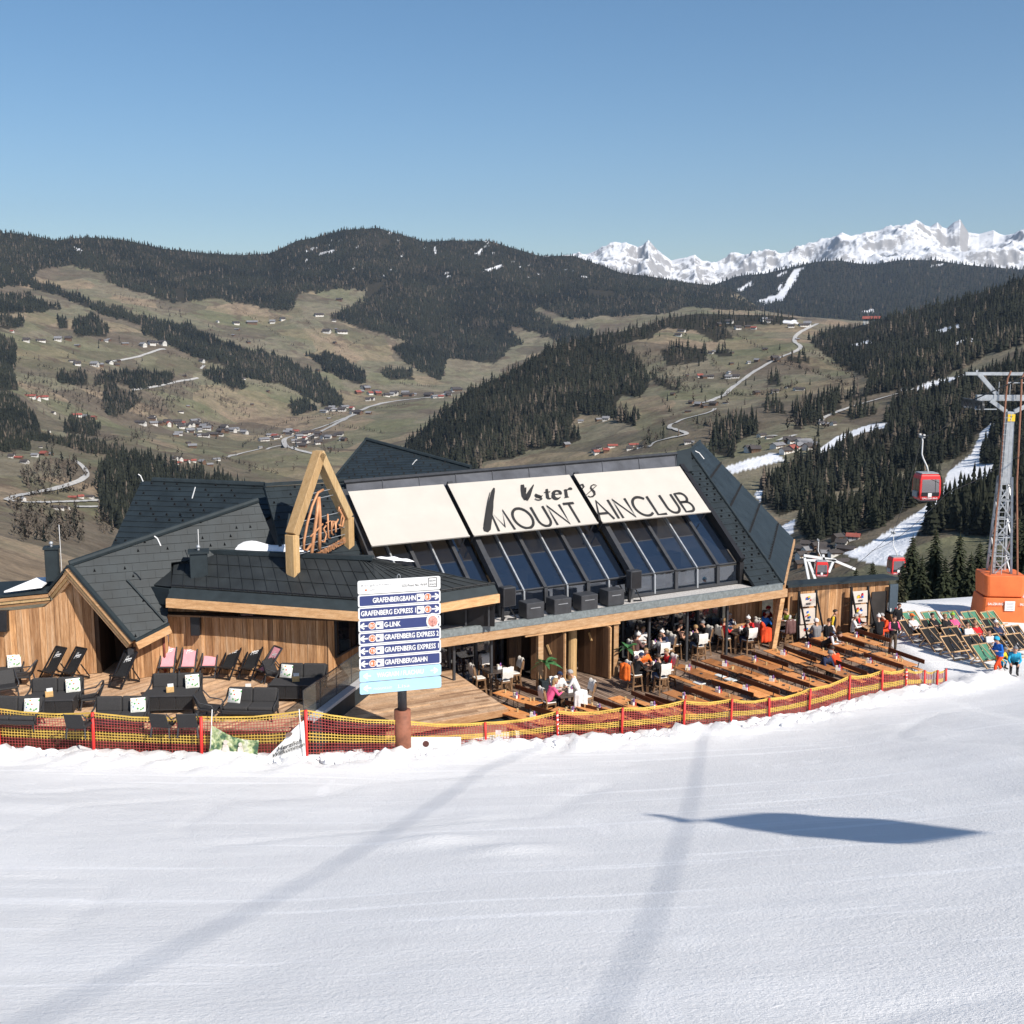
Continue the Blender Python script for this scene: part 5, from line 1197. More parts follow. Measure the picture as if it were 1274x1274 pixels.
sc_ = [let([(2.3, 3.30), (1.9, 3.22), (1.45, 2.75), (1.05, 2.1), (.78, 1.45), (.72, 1.12), (.95, 1.05), (1.30, 1.25)], .055), let([(1.95, 3.0), (1.75, 2.3), (1.5, 1.5), (1.15, .35)], .075), let([(1.95, 3.05), (2.0, 2.3), (1.95, 1.5), (1.9, .95)], .075), let([(1.25, 1.55), (1.75, 1.75), (2.2, 1.95)], .04),
       let([(2.45, 1.85), (2.25, 1.75), (2.45, 1.5), (2.3, 1.2), (2.1, 1.25)], .04), let([(2.6, 2.3), (2.6, 1.35), (2.75, 1.3)], .04), let([(2.45, 1.95), (2.8, 2.0)], .03), let([(2.85, 1.65), (3.05, 1.85), (3.05, 1.95), (2.9, 1.98), (2.85, 1.5), (3.0, 1.4)], .04), let([(3.2, 1.95), (3.2, 1.5), (3.22, 1.85), (3.4, 2.0)], .04), let([(3.5, 2.5), (3.45, 2.3)], .04), let([(3.85, 2.5), (3.55, 2.35), (3.85, 2.0), (3.7, 1.65), (3.45, 1.75)], .05), let([(3.5, 1.6), (3.65, 2.0), (3.9, 2.55)], .03)]
for pts, r in sc_:
    mb = MB(); mb.tube(pts, r, 6); mb.build('script_letter', M_COPPER, t, smooth=True)
mb = MB(); put_text(mb, 'MOUNTAINCLUB', (1.75 * k_, -.06, .62), (1, 0, .20), (0, 0, 1), .34, 2.2 * k_, .006); n0 = len(mb.v)
mb.add([(x, y + .05, z) for x, y, z in mb.v[:n0]], [f[::-1] for f in mb.f]); mb.build('small_lettering', M_COPPER, t)
# ---- loudspeakers and boxes on the gravel eave
def speaker_box(px, py, w, d, h, label, name='speaker_cabinet', grp='bass cabinets on the gravel eave'):
    p = at(px, py, 3.08); t = thing(name, label, 'speaker', p, FA, grp)
    mb = MB(); mb.box((0, 0, h / 2 + .03), (w, d, h)); bevel(mb.build('cabinet', M_DKGREY, t), .02)
    mb = MB(); mb.box((0, -d / 2 - .005, h * .72), (w * .55, .015, .025)); mb.build('trim_strip', M_STEEL, t)
    mb = MB()
    for sx in (-1, 1): mb.box((sx * w * .4, 0, .015), (.06, d * .9, .05))
    mb.build('feet', M_BLACK, t)
for i, (px, py) in enumerate(((661, 768), (695, 763), (728, 758), (761, 752))):
    speaker_box(px, py, .84, .70, .66, ['low dark box on the gravel eave beside the left upright speaker', 'second low dark box from the left upright speaker', 'third low dark box from the left upright speaker', 'low dark box on the gravel eave beside the right upright speaker'][i])
def pa_speaker(px, py, label):
    p = at(px, py, 3.08); t = thing('loudspeaker', label, 'speaker', p, FA)
    mb = MB(); mb.box((.05, 0, .98), (.58, .42, .80)); bevel(mb.build('cabinet', M_DKGREY, t), .03)
    mb = MB(); mb.beam((-.18, 0, 0), (-.18, 0, .6), .1, .1, (1, 0, 0)); mb.beam((.05, .0, .02), (.42, -.1, .02), .05); mb.beam((.1, 0, .6), (.45, 0, .03), .04); mb.beam((-.2, -.1, .02), (.1, .3, .02), .05); mb.build('stand', M_BLACK, t)
    mb = MB(); mb.box((.05, -.215, .98), (.48, .012, .70)); mb.build('grille', M_BLACK, t)
pa_speaker(630, 771, 'upright loudspeaker on a stand at the left of the low boxes')
pa_speaker(787, 748, 'upright loudspeaker on a stand at the right of the low boxes')
def wall_speaker(px, py, Y, label):
    p = at_y(px, py, Y); t = thing('wall_speaker', label, 'speaker', p)
    mb = MB(); mb.prism([(-.17, -.45, -.40), (.17, -.45, -.40), (.19, -.38, .40), (-.19, -.38, .40)], .30); bevel(mb.build('cabinet', M_BLACK, t), .02)
    mb = MB(); mb.beam((0, -.1, .2), (0, -.35, .2), .08); mb.build('bracket', M_BLACK, t)
wall_speaker(8, 770, 43.2, 'black loudspeaker hanging on the boarded gable wall')
wall_speaker(246, 775, 43.75, 'black loudspeaker hanging under the bar roof eave')
t = thing('heater', 'small slim heater under the bar roof eave', 'heater', at_y(308, 765, 43.2)); mb = MB(); mb.box((0, 0, 0), (.55, .12, .12)); mb.build('body', M_DKGREY, t); mb = MB(); mb.box((0, -.065, 0), (.45, .01, .06)); mb.build('reflector', mat('pink_reflector', (.45, .25, .22), .4), t)
# ================================================================ PLATFORM, RAIL, NET FENCE
st = [P2(388, 905, ZS), P2(512, 904, ZS), P2(632, 881.5, ZS), P2(558, 831, ZS), P2(455, 846, ZS)]
t = thing('wooden_platform', 'low planked wooden platform between the lounge deck and the beer tables', 'platform', (-2, 42, 0))
o = plank_deck('plank', st, ZS, R(28), M_DECK, pw=.19, th=.05); XF.setdefault(t.name, Matrix.Translation(t.location))
for v in o.data.vertices: v.co = v.co - t.location
o.parent = t; o['kind'] = 'stuff'
c_ = Vector((sum(p[0] for p in st) / 5, sum(p[1] for p in st) / 5, 0))
fr0, fr1, fr2 = [Vector((p[0], p[1], 0)) for p in (st[0], st[2], st[3])]
fA_, fB_ = Vector((st[1][0], st[1][1], 0)), fr1
dF = (fB_ - fA_).normalized(); nF = Vector((dF.y, -dF.x, 0)); fA_ = fB_ - dF * 5.2
mb = MB(); mb.beam(fA_ + Vector((0, 0, ZS - .14)), fB_ + Vector((0, 0, ZS - .14)), .06, .24); mb.beam(fB_ + Vector((0, 0, ZS - .14)), fr2 + Vector((0, 0, ZS - .14)), .06, .24); part(mb, 'fascia', M_BEAM, t)
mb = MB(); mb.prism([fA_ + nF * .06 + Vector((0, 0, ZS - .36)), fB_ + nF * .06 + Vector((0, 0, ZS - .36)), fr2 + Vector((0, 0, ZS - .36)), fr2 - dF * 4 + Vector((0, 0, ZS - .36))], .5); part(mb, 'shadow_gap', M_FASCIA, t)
mb = MB(); mb.beam(fA_ + nF * .38 + Vector((0, 0, .30)), fB_ + nF * .38 + dF * .25 + Vector((0, 0, .30)), .66, .36); part(mb, 'step', M_DECK, t)
mb = MB(); mb.beam(fA_ + nF * .75 + Vector((0, 0, .05)), fB_ + nF * .75 + dF * .2 + Vector((0, 0, .05)), .05, .5); part(mb, 'skirt_board', M_WHITE, t)
# stair string / pale coping along the lounge deck edge, with glass railing
ra, rb = at(378, 896, ZL), at(455, 838, ZL); dR = (rb - ra); Lr = dR.length; dR.normalize(); nR = Vector((dR.y, -dR.x, 0))
t = thing('glass_railing', 'frameless glass railing with pale coping along lounge deck edge', 'railing', ra); XF[t.name] = Matrix.Translation(ra)
mb = MB(); mb.beam(ra + nR * .18 + Vector((0, 0, .02)), rb + nR * .18 + Vector((0, 0, .02)), .30, .05); mb.beam(ra + nR * .34 + Vector((0, 0, .0)), rb + nR * .34 + Vector((0, 0, .0)), .03, .12); part(mb, 'coping', mat('silver_grey_wood', (.42, .42, .43), .6, .12, 6), t)
for i in range(4):
    p, q = ra + dR * (Lr * i / 4 + .02), ra + dR * (Lr * (i + 1) / 4 - .02); mb = MB(); mb.prism([p, q, q + Vector((0, 0, 1.02)), p + Vector((0, 0, 1.02))], .015); part(mb, 'glass_pane', M_CLEAR, t)
mb = MB(); mb.beam(ra + Vector((0, 0, 1.04)), rb + Vector((0, 0, 1.04)), .03, .03)
for i in range(5): mb.beam(ra + dR * (Lr * i / 4), ra + dR * (Lr * i / 4) + Vector((0, 0, 1.04)), .02, .02)
part(mb, 'rail_edge', M_DKGREY, t)
mb = MB(); mb.prism([ra + nR * .30 + Vector((0, 0, -1.2)), rb + nR * .30 + Vector((0, 0, -1.2)), rb + nR * .30 + Vector((0, 0, -.08)), ra + nR * .30 + Vector((0, 0, -.08))], .05); part(mb, 'side_panel', M_FASCIA, t)
# second glass run along the lounge deck's back right
rc, rd = at(455, 838, ZL), at(470, 828, ZL)

# net fence
tops = {117: 888, 251: 893, 382: 885, 502: 898, 605: 900, 694: 886, 773: 882, 850: 873, 909: 871, 957: 870, 1006: 858, 1056: 842, 1097: 835, 1127: 833, 1150: 835, 1165: 835, 1177: 833}
t = thing('net_fence', 'yellow and maroon net fence on red poles along the terrace front', 'fence', fence_base[4]); XF[t.name] = Matrix.Translation(fence_base[4])
poles = []
for (px, py), b in zip(fence_px, fence_base):
    ty = tops.get(px, py - 52); h = (at_y(px, ty, b.y) - b).z; h = min(max(h, .75), 1.75); poles.append((b, h))
    if px >= 0:
        lean = Vector((random.uniform(-.04, .04), random.uniform(-.03, .03), 0))
        mb = MB(); mb.tube([b + Vector((0, 0, -.3)), b + lean + Vector((0, 0, h + .04))], .055 if px < 600 else .042, 7); po = part(mb, 'pole', M_REDPOLE, t, smooth=True)
        if px in (694, 1127):
            mb = MB()
            for k in range(7): mb.tube([b + lean * (k / 7) + Vector((0, 0, h * (k + .15) / 7)), b + lean * (k / 7) + Vector((0, 0, h * (k + .55) / 7))], .044, 7)
            part(mb, 'pole_band', M_WHITE, po)
ny, nr_ = MB(), MB()
def netpt(i, u_, v_):
    (b0, h0), (b1, h1) = poles[i], poles[i + 1]; sag = math.sin(math.pi * u_) * .11
    b = b0.lerp(b1, u_); h = h0 + (h1 - h0) * u_; zlow = -.02
    z = zlow + (h - sag * (.4 + .6 * v_) - zlow) * v_
    wob = .05 * math.sin(9 * u_ + i * 2.1 + 3 * v_) * math.sin(math.pi * u_)
    return Vector((b.x, b.y + .09 + abs(wob), b.z + z))
bands = [(0, .34, 0), (.34, .58, 1), (.58, .88, 0), (.88, 1.0, 1)]      # maroon, yellow, maroon, yellow upwards
def band_is_yellow(v): 
    for a, b, y in bands:
        if a <= v <= b: return y
    return 0
for i in range(len(poles) - 1):
    (b0, h0), (b1, h1) = poles[i], poles[i + 1]; ln = (b1 - b0).length; nc = max(4, int(ln / .10)); nv = 15
    far = i > 11
    for c in range(nc + 1):                                   # upright cords
        u_ = c / nc
        for a, b, y in bands:
            p, q = netpt(i, u_, a), netpt(i, u_, b); e = Vector((1, 0, 0)) * (.010 if not far else .013); (ny if y else nr_).add([p - e, p + e, q + e, q - e], [(0, 1, 2, 3)])
    nseg = 8
    for r_ in range(nv + 1):                                  # level cords
        v_ = r_ / nv; y = band_is_yellow(v_); w = .010 if r_ not in (0, nv) else .020
        if y: w *= 1.35
        P_ = [netpt(i, k / nseg, v_) for k in range(nseg + 1)]
        vs = [p + Vector((0, 0, s_ * w)) for p in P_ for s_ in (-1, 1)]; (ny if y else nr_).add(vs, [(2 * k, 2 * k + 2, 2 * k + 3, 2 * k + 1) for k in range(nseg)])
part(ny, 'yellow_net', M_NETY, t, kind='stuff'); part(nr_, 'maroon_net', M_NETR, t, kind='stuff')
# pale sign plates and banners hung on the net
def banner_mat():
    k = NT('leafy_photo_print'); n = k.noise(3.2, 5, .65, 'Object'); n2 = k.noise(9, 3, .6, 'Object')
    c = k.ramp(n, [(.30, (.03, .05, .05)), (.42, (.07, .15, .07)), (.52, (.45, .50, .26)), (.60, (.62, .62, .50)), (.70, (.20, .26, .24))]); c = k.mix(.5, c, k.ramp(n2, [(.35, (.4, .45, .4)), (.65, (1.3, 1.3, 1.3))]), 'MULTIPLY'); k.col(c); return k.done(.6)
M_PRINT = banner_mat()
def cloth(name, label, corners, m, off, folds=.05, text=None):
    P_ = [at_y(px, py, Y) for px, py, Y in corners]; base = P_[0]; t = thing(name, label, 'banner', base); XF[t.name] = Matrix.Translation(base); mb = MB(); N = 10
    vs = []
    for j in range(N + 1):
        for i in range(N + 1):
            u_, v_ = i / N, j / N; p = P_[0].lerp(P_[1], u_).lerp(P_[3].lerp(P_[2], u_), v_); sag = -.16 * math.sin(math.pi * u_) * (1 - v_) * off
            vs.append(p + Vector((0, folds * math.sin(7 * u_ + 4 * v_) * math.sin(math.pi * v_ * .9 + .1), sag)))
    mb.add(vs, [(j * (N + 1) + i + N + 1, j * (N + 1) + i + N + 2, j * (N + 1) + i + 1, j * (N + 1) + i) for j in range(N) for i in range(N)])
    return t, part(mb, 'cloth', m, t, smooth=True), P_
yb = fence_base[4].y - .16
t, c_, P_ = cloth('banner', 'sagging photo banner with pale figures among green leaves on the net', [(263, 902, yb), (322, 921, yb), (320, 944, yb), (259, 944, yb)], M_PRINT, 1)
mb = MB()
for (a, b, w, hgt) in ((.38, .62, .16, .5), (.68, .66, .14, .42)):     # two pale abstract figures of the print
    p = P_[3].lerp(P_[2], a) + Vector((0, -.09, .02)); mb.add([p + Vector((-w * 1.2, 0, 0)), p + Vector((w * 1.2, 0, 0)), p + Vector((w * .5, 0, hgt)), p + Vector((-w * .5, 0, hgt))], [(0, 1, 2, 3)]); ring = [p + Vector((w * .45 * math.cos(q), 0, hgt + .08 + w * .55 * math.sin(q))) for q in [k * math.pi / 5 for k in range(10)]]; mb.add(ring, [tuple(range(10))])
part(mb, 'print_figures', mat('pale_print', (.62, .55, .50), .6, .2, 5), t)
t, c_, P_ = cloth('banner', 'white welcome banner with handwritten lettering beside the red pole', [(352, 922, yb), (378, 896, yb), (381, 944, yb), (330, 944, yb)], M_WHITE, -.3, .03)
mb = MB(); rt = Vector((1, 0, .38)).normalized(); put_text(mb, 'Herzlich', at_y(345, 935, yb - .07), rt, Vector((.25, 0, 1)).normalized(), .23, .85, .004); put_text(mb, 'Willkommen', at_y(338, 943, yb - .07), rt, Vector((.25, 0, 1)).normalized(), .22, 1.15, .004); part(mb, 'handwriting', M_INK, t)
mb = MB(); c0 = at_y(359, 914, yb - .07); mb.add([c0 + (rt * math.cos(a) * .13 + Vector((-.2, 0, 1)) * math.sin(a) * .07) for a in [k * math.pi / 6 for k in range(12)]], [tuple(range(12))]); part(mb, 'crest', mat('brown_print', (.20, .14, .12), .6), t)
mb = MB(); q_ = P_[1]; mb.tube([q_ + Vector((-.06, -.02, -1.2)), q_ + Vector((-.14, -.02, .38))], .017, 6); part(mb, 'slim_pole', M_WHITE, t, smooth=True)
mb = MB(); q_ = at_y(263, 902, yb); mb.tube([q_ + Vector((-.1, .02, -1.2)), q_ + Vector((.04, .02, .52))], .017, 6); tag(mb.build('slim_pole', M_WHITE, smooth=True), 'thin white pole holding the leafy photo banner', 'pole')
p = at_y(545, 926, fence_base[6].y + .1); t = thing('white_board', 'white board with a dark round emblem behind the net', 'board', p); XF[t.name] = Matrix.Translation(p)
mb = MB(); mb.box(p + Vector((-.1, .12, -.1)), (1.75, .04, .62)); part(mb, 'panel', M_WHITE, t)
mb = MB(); mb.tube([p + Vector((-.42, .10, -.02)), p + Vector((-.42, .09, -.02))], .11, 14); part(mb, 'emblem', mat('brown_emblem', (.09, .03, .025), .6), t)
p = at_y(620, 911, fence_base[7].y - .1); mb = MB(); mb.box(p, (.20, .015, .16)); tag(mb.build('small_sign', mat('pink_white_plate', (.62, .50, .48), .5)), 'small pale plate hung on the net right of the direction sign', 'sign')

# ================================================================ DIRECTION SIGN
sb = at(502, 938, .55); SA = R(17); t = thing('direction_sign', 'tall ski piste direction sign with stacked navy and pale blue panels', 'sign', sb, SA)
sc_ = 1.0
def sy(py): return (at_y(501, py, sb.y) - sb).z
WS = 2.78; XL = -1.46
mb = MB(); mb.tube([(0, .08, -.3), (0, .08, sy(884))], .285, 16); mb.build('pole_sleeve', mat('rusty_sleeve', (.25, .095, .055), .7, .3, 4), t, smooth=True)
mb = MB(); mb.tube([(0, .08, sy(890)), (0, .08, sy(724))], .155, 12); mb.build('pole', M_DKGREY, t, smooth=True)
rows = [(719, 735.5, 'top')] + [(736.5 + i * 15.45, 751.2 + i * 15.45, 'navy') for i in range(6)] + [(829.3, 843.2, 'light'), (844.2, 858.5, 'light')]
M_RED = mat('orange_red_dot', (.75, .14, .04), .5, .05); M_GREYTX = mat('grey_lettering', (.35, .35, .36), .6)
txt = [None, 'GRAFENBERGBAHN', 'GRAFENBERG EXPRESS 1', 'G-LINK', 'GRAFENBERG EXPRESS 2', 'GRAFENBERG EXPRESS 1', 'GRAFENBERGBAHN', 'WAGRAIN / FLACHAU', None]
num = [None, '81', '81', '80', '79', '78', '81', None, None]
def rrect(x0, x1, z0, z1, r, y, n=4):
    pts = []
    for cx, cz, a0 in ((x1 - r, z0 + r, -90), (x1 - r, z1 - r, 0), (x0 + r, z1 - r, 90), (x0 + r, z0 + r, 180)):
        pts += [(cx + r * math.cos(R(a0 + 90 * k / n)), y, cz + r * math.sin(R(a0 + 90 * k / n))) for k in range(n + 1)]
    return pts
for i, (y0, y1, kind_) in enumerate(rows):
    z1, z0 = sy(y0), sy(y1); h = z1 - z0; mb = MB()
    mb.use(M_LBLUE if kind_ == 'light' else M_WHITE).prism(rrect(XL, XL + WS, z0, z1, .06, -.10), .05)
    pn = mb.build('panel', None, t)
    if kind_ == 'navy':
        mb = MB(); mb.add(rrect(XL + .05, XL + WS - .05, z0 + .035, z1 - .035, .04, -.103), [tuple(range(20))]); mb.build('navy_face', M_NAVY, pn)
    mb = MB(); mb.use(M_WHITE); ch = h * .42; zc = z0 + h * .30; yy = -.108
    def arrow(x, right):
        d = 1 if right else -1; c = z0 + h / 2; s_ = h * .24
        strokes(mb, [([(x - d * .12, c), (x + d * .10, c)], .05), ([(x - d * .01, c + s_), (x + d * .13, c)], .055), ([(x - d * .01, c - s_), (x + d * .13, c)], .055)], lambda a_, b_: Vector((a_, yy, b_)))
    if kind_ == 'navy':
        right = i in (1, 2); xr = XL + 2.60 if right else XL + .18; arrow(xr, right); mb.build('arrow', None, pn); mb = MB(); mb.use(M_WHITE)
        cx = XL + 2.34 if right else XL + .45; cx2 = XL + 2.09 if right else XL + .70; c = z0 + h / 2
        mb.add([(cx + math.cos(a) * h * .31, yy, c + math.sin(a) * h * .31) for a in [k * math.pi / 8 for k in range(16)]], [tuple(range(16))])
        pk_ = MB(); pk_.use(M_WHITE).add([(cx2 + a * h * .31, yy, c + b * h * .31) for a, b in ((-1, -1), (1, -1), (1, 1), (-1, 1))], [(0, 1, 2, 3)])
        mb.use(M_RED).add([(cx + math.cos(a) * h * .26, yy - .002, c + math.sin(a) * h * .26) for a in [k * math.pi / 8 for k in range(16)]], [tuple(range(16))])
        mb.build('badge', None, pn); mb = MB(); mb.use(M_WHITE); put_text(mb, num[i], (cx - h * .19, yy - .004, c - h * .14), (1, 0, 0), (0, 0, 1), h * .40, h * .38)
        mb.build('number', None, pn); mb = pk_; mb.use(M_NAVY); mb.add([(cx2 + a * h * .31, yy - .002, c + b * h * .31) for a, b in ((-.7, -.5), (-.1, -.5), (.1, .0), (-.7, .2))], [(0, 1, 2, 3)]); mb.add([(cx2 + a * h * .31, yy - .002, c + b * h * .31) for a, b in ((-.8, .45), (.8, .7), (.8, .8), (-.8, .55))], [(0, 1, 2, 3)])
        mb.build('pictogram', None, pn); mb = MB(); mb.use(M_WHITE); x_edge = XL + 1.93 if right else XL + .86
        w = {14: 1.44, 20: 1.84, 6: .54}[len(txt[i])]
        put_text(mb, txt[i], (x_edge - w if right else x_edge, yy, zc), (1, 0, 0), (0, 0, 1), ch / .70, w, .006)
        if i == 3:
            mb.build('lettering', None, pn); mb = MB(); mb.use(M_WHITE).add([(XL + 2.5 + math.cos(a) * .22, -.112, z0 + .22 + math.sin(a) * .27) for a in [k * math.pi / 8 for k in range(16)]], [tuple(range(16))])
            mb.use(mat('faded_red_sticker', (.55, .25, .21), .5, .75, 14)).add([(XL + 2.5 + math.cos(a) * .17, -.114, z0 + .20 + math.sin(a) * .19) for a in [k * math.pi / 8 for k in range(16)]], [tuple(range(16))])
    elif kind_ == 'light':
        arrow(XL + .26, False)
        if txt[i]: arrow(XL + WS - .25, True); put_text(mb, txt[i], (XL + .58, yy, zc), (1, 0, 0), (0, 0, 1), ch / .7, 1.58, .006)
        else: put_text(mb, 'mountain', (XL + .46, yy, zc), (1, 0, 0), (0, 0, 1), .17, .62); put_text(mb, 'Lisa', (XL + 1.28, yy, zc), (1, 0, 0), (.15, 0, 1), .17, .4)
    else:
        mb.use(M_GREYTX); put_text(mb, 'Bergbahnen', (XL + .10, yy, z0 + h * .58), (1, 0, 0), (0, 0, 1), .10, 1.0); mb.build('lettering', None, pn); mb = MB(); mb.use(M_GREYTX); put_text(mb, '1.650', (XL + .36, yy, z0 + h * .22), (1, 0, 0), (0, 0, 1), .10, .2)
        mb.build('lettering', None, pn); mb = MB(); mb.use(M_INK); put_text(mb, 'SOS-Point No. W/69', (XL + 1.46, yy, z0 + h * .36), (1, 0, 0), (0, 0, 1), .125, .86)
        mb.build('lettering', None, pn); mb = MB(); mb.use(M_INK)
        for a, b, c, d in ((2.37, 2.66, .10, .12), (2.37, 2.66, .40, .42), (2.37, 2.39, .10, .42), (2.64, 2.66, .10, .42)): mb.add([(XL + a, yy, z0 + c), (XL + b, yy, z0 + c), (XL + b, yy, z0 + d), (XL + a, yy, z0 + d)], [(0, 1, 2, 3)])
        put_text(mb, 'SNOW', (XL + 2.41, yy, z0 + .28), (1, 0, 0), (0, 0, 1), .09, .21); put_text(mb, 'SPACE', (XL + 2.41, yy, z0 + .16), (1, 0, 0), (0, 0, 1), .09, .21)
        mb.build('logo', None, pn); mb = MB(); mb.use(M_RED).add([(XL + .27 + math.cos(a) * .035, yy, z0 + h * .30 + math.sin(a) * .035) for a in [k * math.pi / 5 for k in range(10)]], [tuple(range(10))])
    mb.build('sticker' if i == 3 else 'dot' if i == 0 else 'lettering', None, pn)
mb = MB(); mb.tube([(-.12, .0, sy(719)), (-.12, 0, sy(716)), (-.07, 0, sy(714)), (-.02, 0, sy(716)), (-.02, 0, sy(719))], .012, 5); mb.build('lifting_eye', M_STEEL, t)

# ================================================================ LOUNGE FURNITURE
HID = []
def proto_sofa():
    t = thing('lounge_sofa', 'x', 'sofa')
    mb = MB(); mb.box((0, 0, .30), (1.78, .82, .14)); mb.beam((-.86, .34, .30), (-.86, .44, .92), .06, .12, (0, 1, 0)); mb.beam((.86, .34, .30), (.86, .44, .92), .06, .12, (0, 1, 0)); mb.box((0, .42, .62), (1.76, .05, .54)); bevel(mb.build('shell', M_RATTAN, t), .02)
    for sx in (-1, 1):
        mb = MB(); mb.tube([(sx * .90, -.38, .32), (sx * .92, -.36, .52), (sx * .90, .2, .60), (sx * .88, .42, .85)], .03, 6); mb.build('armrest', M_RATTAN, t, smooth=True)
        for sy_ in (-1, 1):
            mb = MB(); mb.beam((sx * .82, sy_ * .36, .25), (sx * .86, sy_ * .40, 0), .05); mb.build('leg', M_BLACK, t)
        mb = MB(); mb.box((sx * .43, .0, .43), (.85, .74, .14)); bevel(mb.build('seat_cushion', M_CUSHION, t), .05, 2)
        mb = MB(); mb.prism([(sx * .43 - .425, .24, .48), (sx * .43 + .425, .24, .48), (sx * .43 + .425, .33, .98), (sx * .43 - .425, .33, .98)], .15); bevel(mb.build('back_cushion', M_CUSHION, t), .05, 2)
    return t
def proto_table():
    t = thing('rattan_table', 'x', 'table')
    mb = MB(); mb.box((0, 0, .64), (1.76, .80, .05)); bevel(mb.build('table_top', M_CUSHION, t), .02)
    mb = MB()
    for sx in (-1, 1): mb.tube([(sx * .87, -.40, .64), (sx * .90, -.42, .60)], .03, 6)
    mb.beam((-.87, -.41, .64), (.87, -.41, .64), .035); mb.beam((-.85, -.38, .16), (.85, -.38, .16), .03); mb.build('frame', M_DKGREY, t)
    for i in (-1, 0, 1):
        mb = MB(); mb.box((i * .57, -.385, .40), (.555, .02, .44))
        for k in range(8):
            for s_ in (1, -1): mb.beam((i * .57 - .27 + k * .067, -.40, .19 if s_ > 0 else .61), (i * .57 - .27 + (k + 1) * .067, -.40, .61 if s_ > 0 else .19), .012, .01, (0, 1, 0))
        mb.build('woven_panel', M_RATTAN, t)
    for sx in (-1, 1):
        mb = MB(); mb.box((sx * .86, 0, .40), (.02, .74, .44)); mb.build('woven_panel', M_RATTAN, t)
        for sy_ in (-1, 1): mb = MB(); mb.beam((sx * .83, sy_ * .36, .6), (sx * .88, sy_ * .38, 0), .045); mb.build('leg', M_BLACK, t)
    return t
def proto_lchair():
    t = thing('lounge_chair', 'x', 'chair')
    mb = MB(); mb.box((0, -.02, .36), (.66, .62, .07)); bevel(mb.build('seat', M_RATTAN, t), .02)
    mb = MB(); mb.prism([(-.33, .24, .36), (.33, .24, .36), (.30, .46, .88), (-.30, .46, .88)], .05); bevel(mb.build('backrest', M_RATTAN, t), .02)
    for sx in (-1, 1):
        mb = MB(); mb.tube([(sx * .34, -.33, .36), (sx * .36, -.26, .56), (sx * .35, .2, .60), (sx * .31, .44, .86)], .024, 6); mb.build('armrest', M_DKGREY, t, smooth=True)
        for sy_ in (-1, 1): mb = MB(); mb.beam((sx * .30, sy_ * .28, .34), (sx * .33, sy_ * .34, 0), .04); mb.build('leg', M_DKGREY, t)
    return t
def sling_chair(m, frame_m, name='deck_chair', w=.58, logo=True):
    t = thing(name, 'x', 'deck chair')
    for sx in (-1, 1):
        mb = MB(); mb.beam((sx * w / 2, -.55, .02), (sx * w / 2, .40, 1.20), .045, .055); mb.build('side_rail', frame_m, t)
        mb = MB(); mb.beam((sx * (w / 2 - .05), .50, .02), (sx * (w / 2 - .05), -.50, .46), .04, .05); mb.build('support_rail', frame_m, t)
        mb = MB(); mb.beam((sx * (w / 2 - .02), .10, .66), (sx * (w / 2 - .02), .48, .10), .03, .04); mb.build('prop', frame_m, t)
    mb = MB(); pass
    for q0_, q1_, th_ in (((-w / 2, .40, 1.19), (w / 2, .40, 1.19), .05), ((-w / 2, -.50, .46), (w / 2, -.50, .46), .05), ((-w / 2, -.53, .05), (w / 2, -.53, .05), .045), ((-w / 2 + .04, .48, .06), (w / 2 - .04, .48, .06), .04)): mb = MB(); mb.beam(q0_, q1_, th_); mb.build('crossbar', frame_m, t)
    mb = MB(); N = 12; vs = []; ww = w / 2 - .05
    for i in range(N + 1):
        u_ = i / N; y = .40 + (-.50 - .40) * u_; z = 1.19 + (.46 - 1.19) * u_ - .26 * math.sin(math.pi * u_ ** 1.25); vs += [(-ww, y, z), (ww, y, z)]
    mb.add(vs, [(2 * i, 2 * i + 2, 2 * i + 3, 2 * i + 1) for i in range(N)]); sg = mb.build('sling', m, t, smooth=True)
    if logo:
        mb = MB(); nn = Vector((0, -.9, .45))
        def q(x, v):
            y = .40 - .90 * v; z = 1.19 - .73 * v - .26 * math.sin(math.pi * v ** 1.25); return Vector((x, y, z)) + Vector((0, -.012, .012))
        strokes(mb, [([(-.13, .30), (-.06, .14), (0, .12), (-.03, .28)], .018), ([(-.10, .23), (.16, .17)], .03), ([(.02, .25), (.14, .22)], .022)], lambda x, v: q(x, v)); mb.build('logo', M_WHITE, sg)
    return t
def cushion(): 
    t = MB(); N = 6; 
    for s_ in (1, -1):
        vs = [(-.24 + .48 * i / N, s_ * .09 * (math.sin(math.pi * i / N) * math.sin(math.pi * j / N)) ** .5, -.24 + .48 * j / N) for j in range(N + 1) for i in range(N + 1)]
        f = [(j * (N + 1) + i, j * (N + 1) + i + 1, (j + 1) * (N + 1) + i + 1, (j + 1) * (N + 1) + i) for j in range(N) for i in range(N)]; t.add(vs, f if s_ < 0 else [x[::-1] for x in f])
    return t
first = {}
def put(key, maker, loc, rz, label, group=None, scale=None):
    """The first of a kind is built, the rest are copies of it and of its parts."""
    if key not in first: first[key] = maker(); o = first[key]
    else: o = copy_tree(first[key])
    return place(o, loc, rz, label, group, scale)
def floor(px, py, z=ZL): q = at(px, py, z); return Vector((q.x, q.y, z + .003))
pill_proto = []
def pillow(p, rz, tilt, label):
    if not pill_proto: o = cushion().build('pillow', M_FLORAL, smooth=True); pill_proto.append(o)
    else: o = pill_proto[0].copy(); COL.objects.link(o)
    o.location = p; o.rotation_euler = (tilt, 0, rz); tag(o, label, 'pillow', 'floral pillows on the lounge sofas')
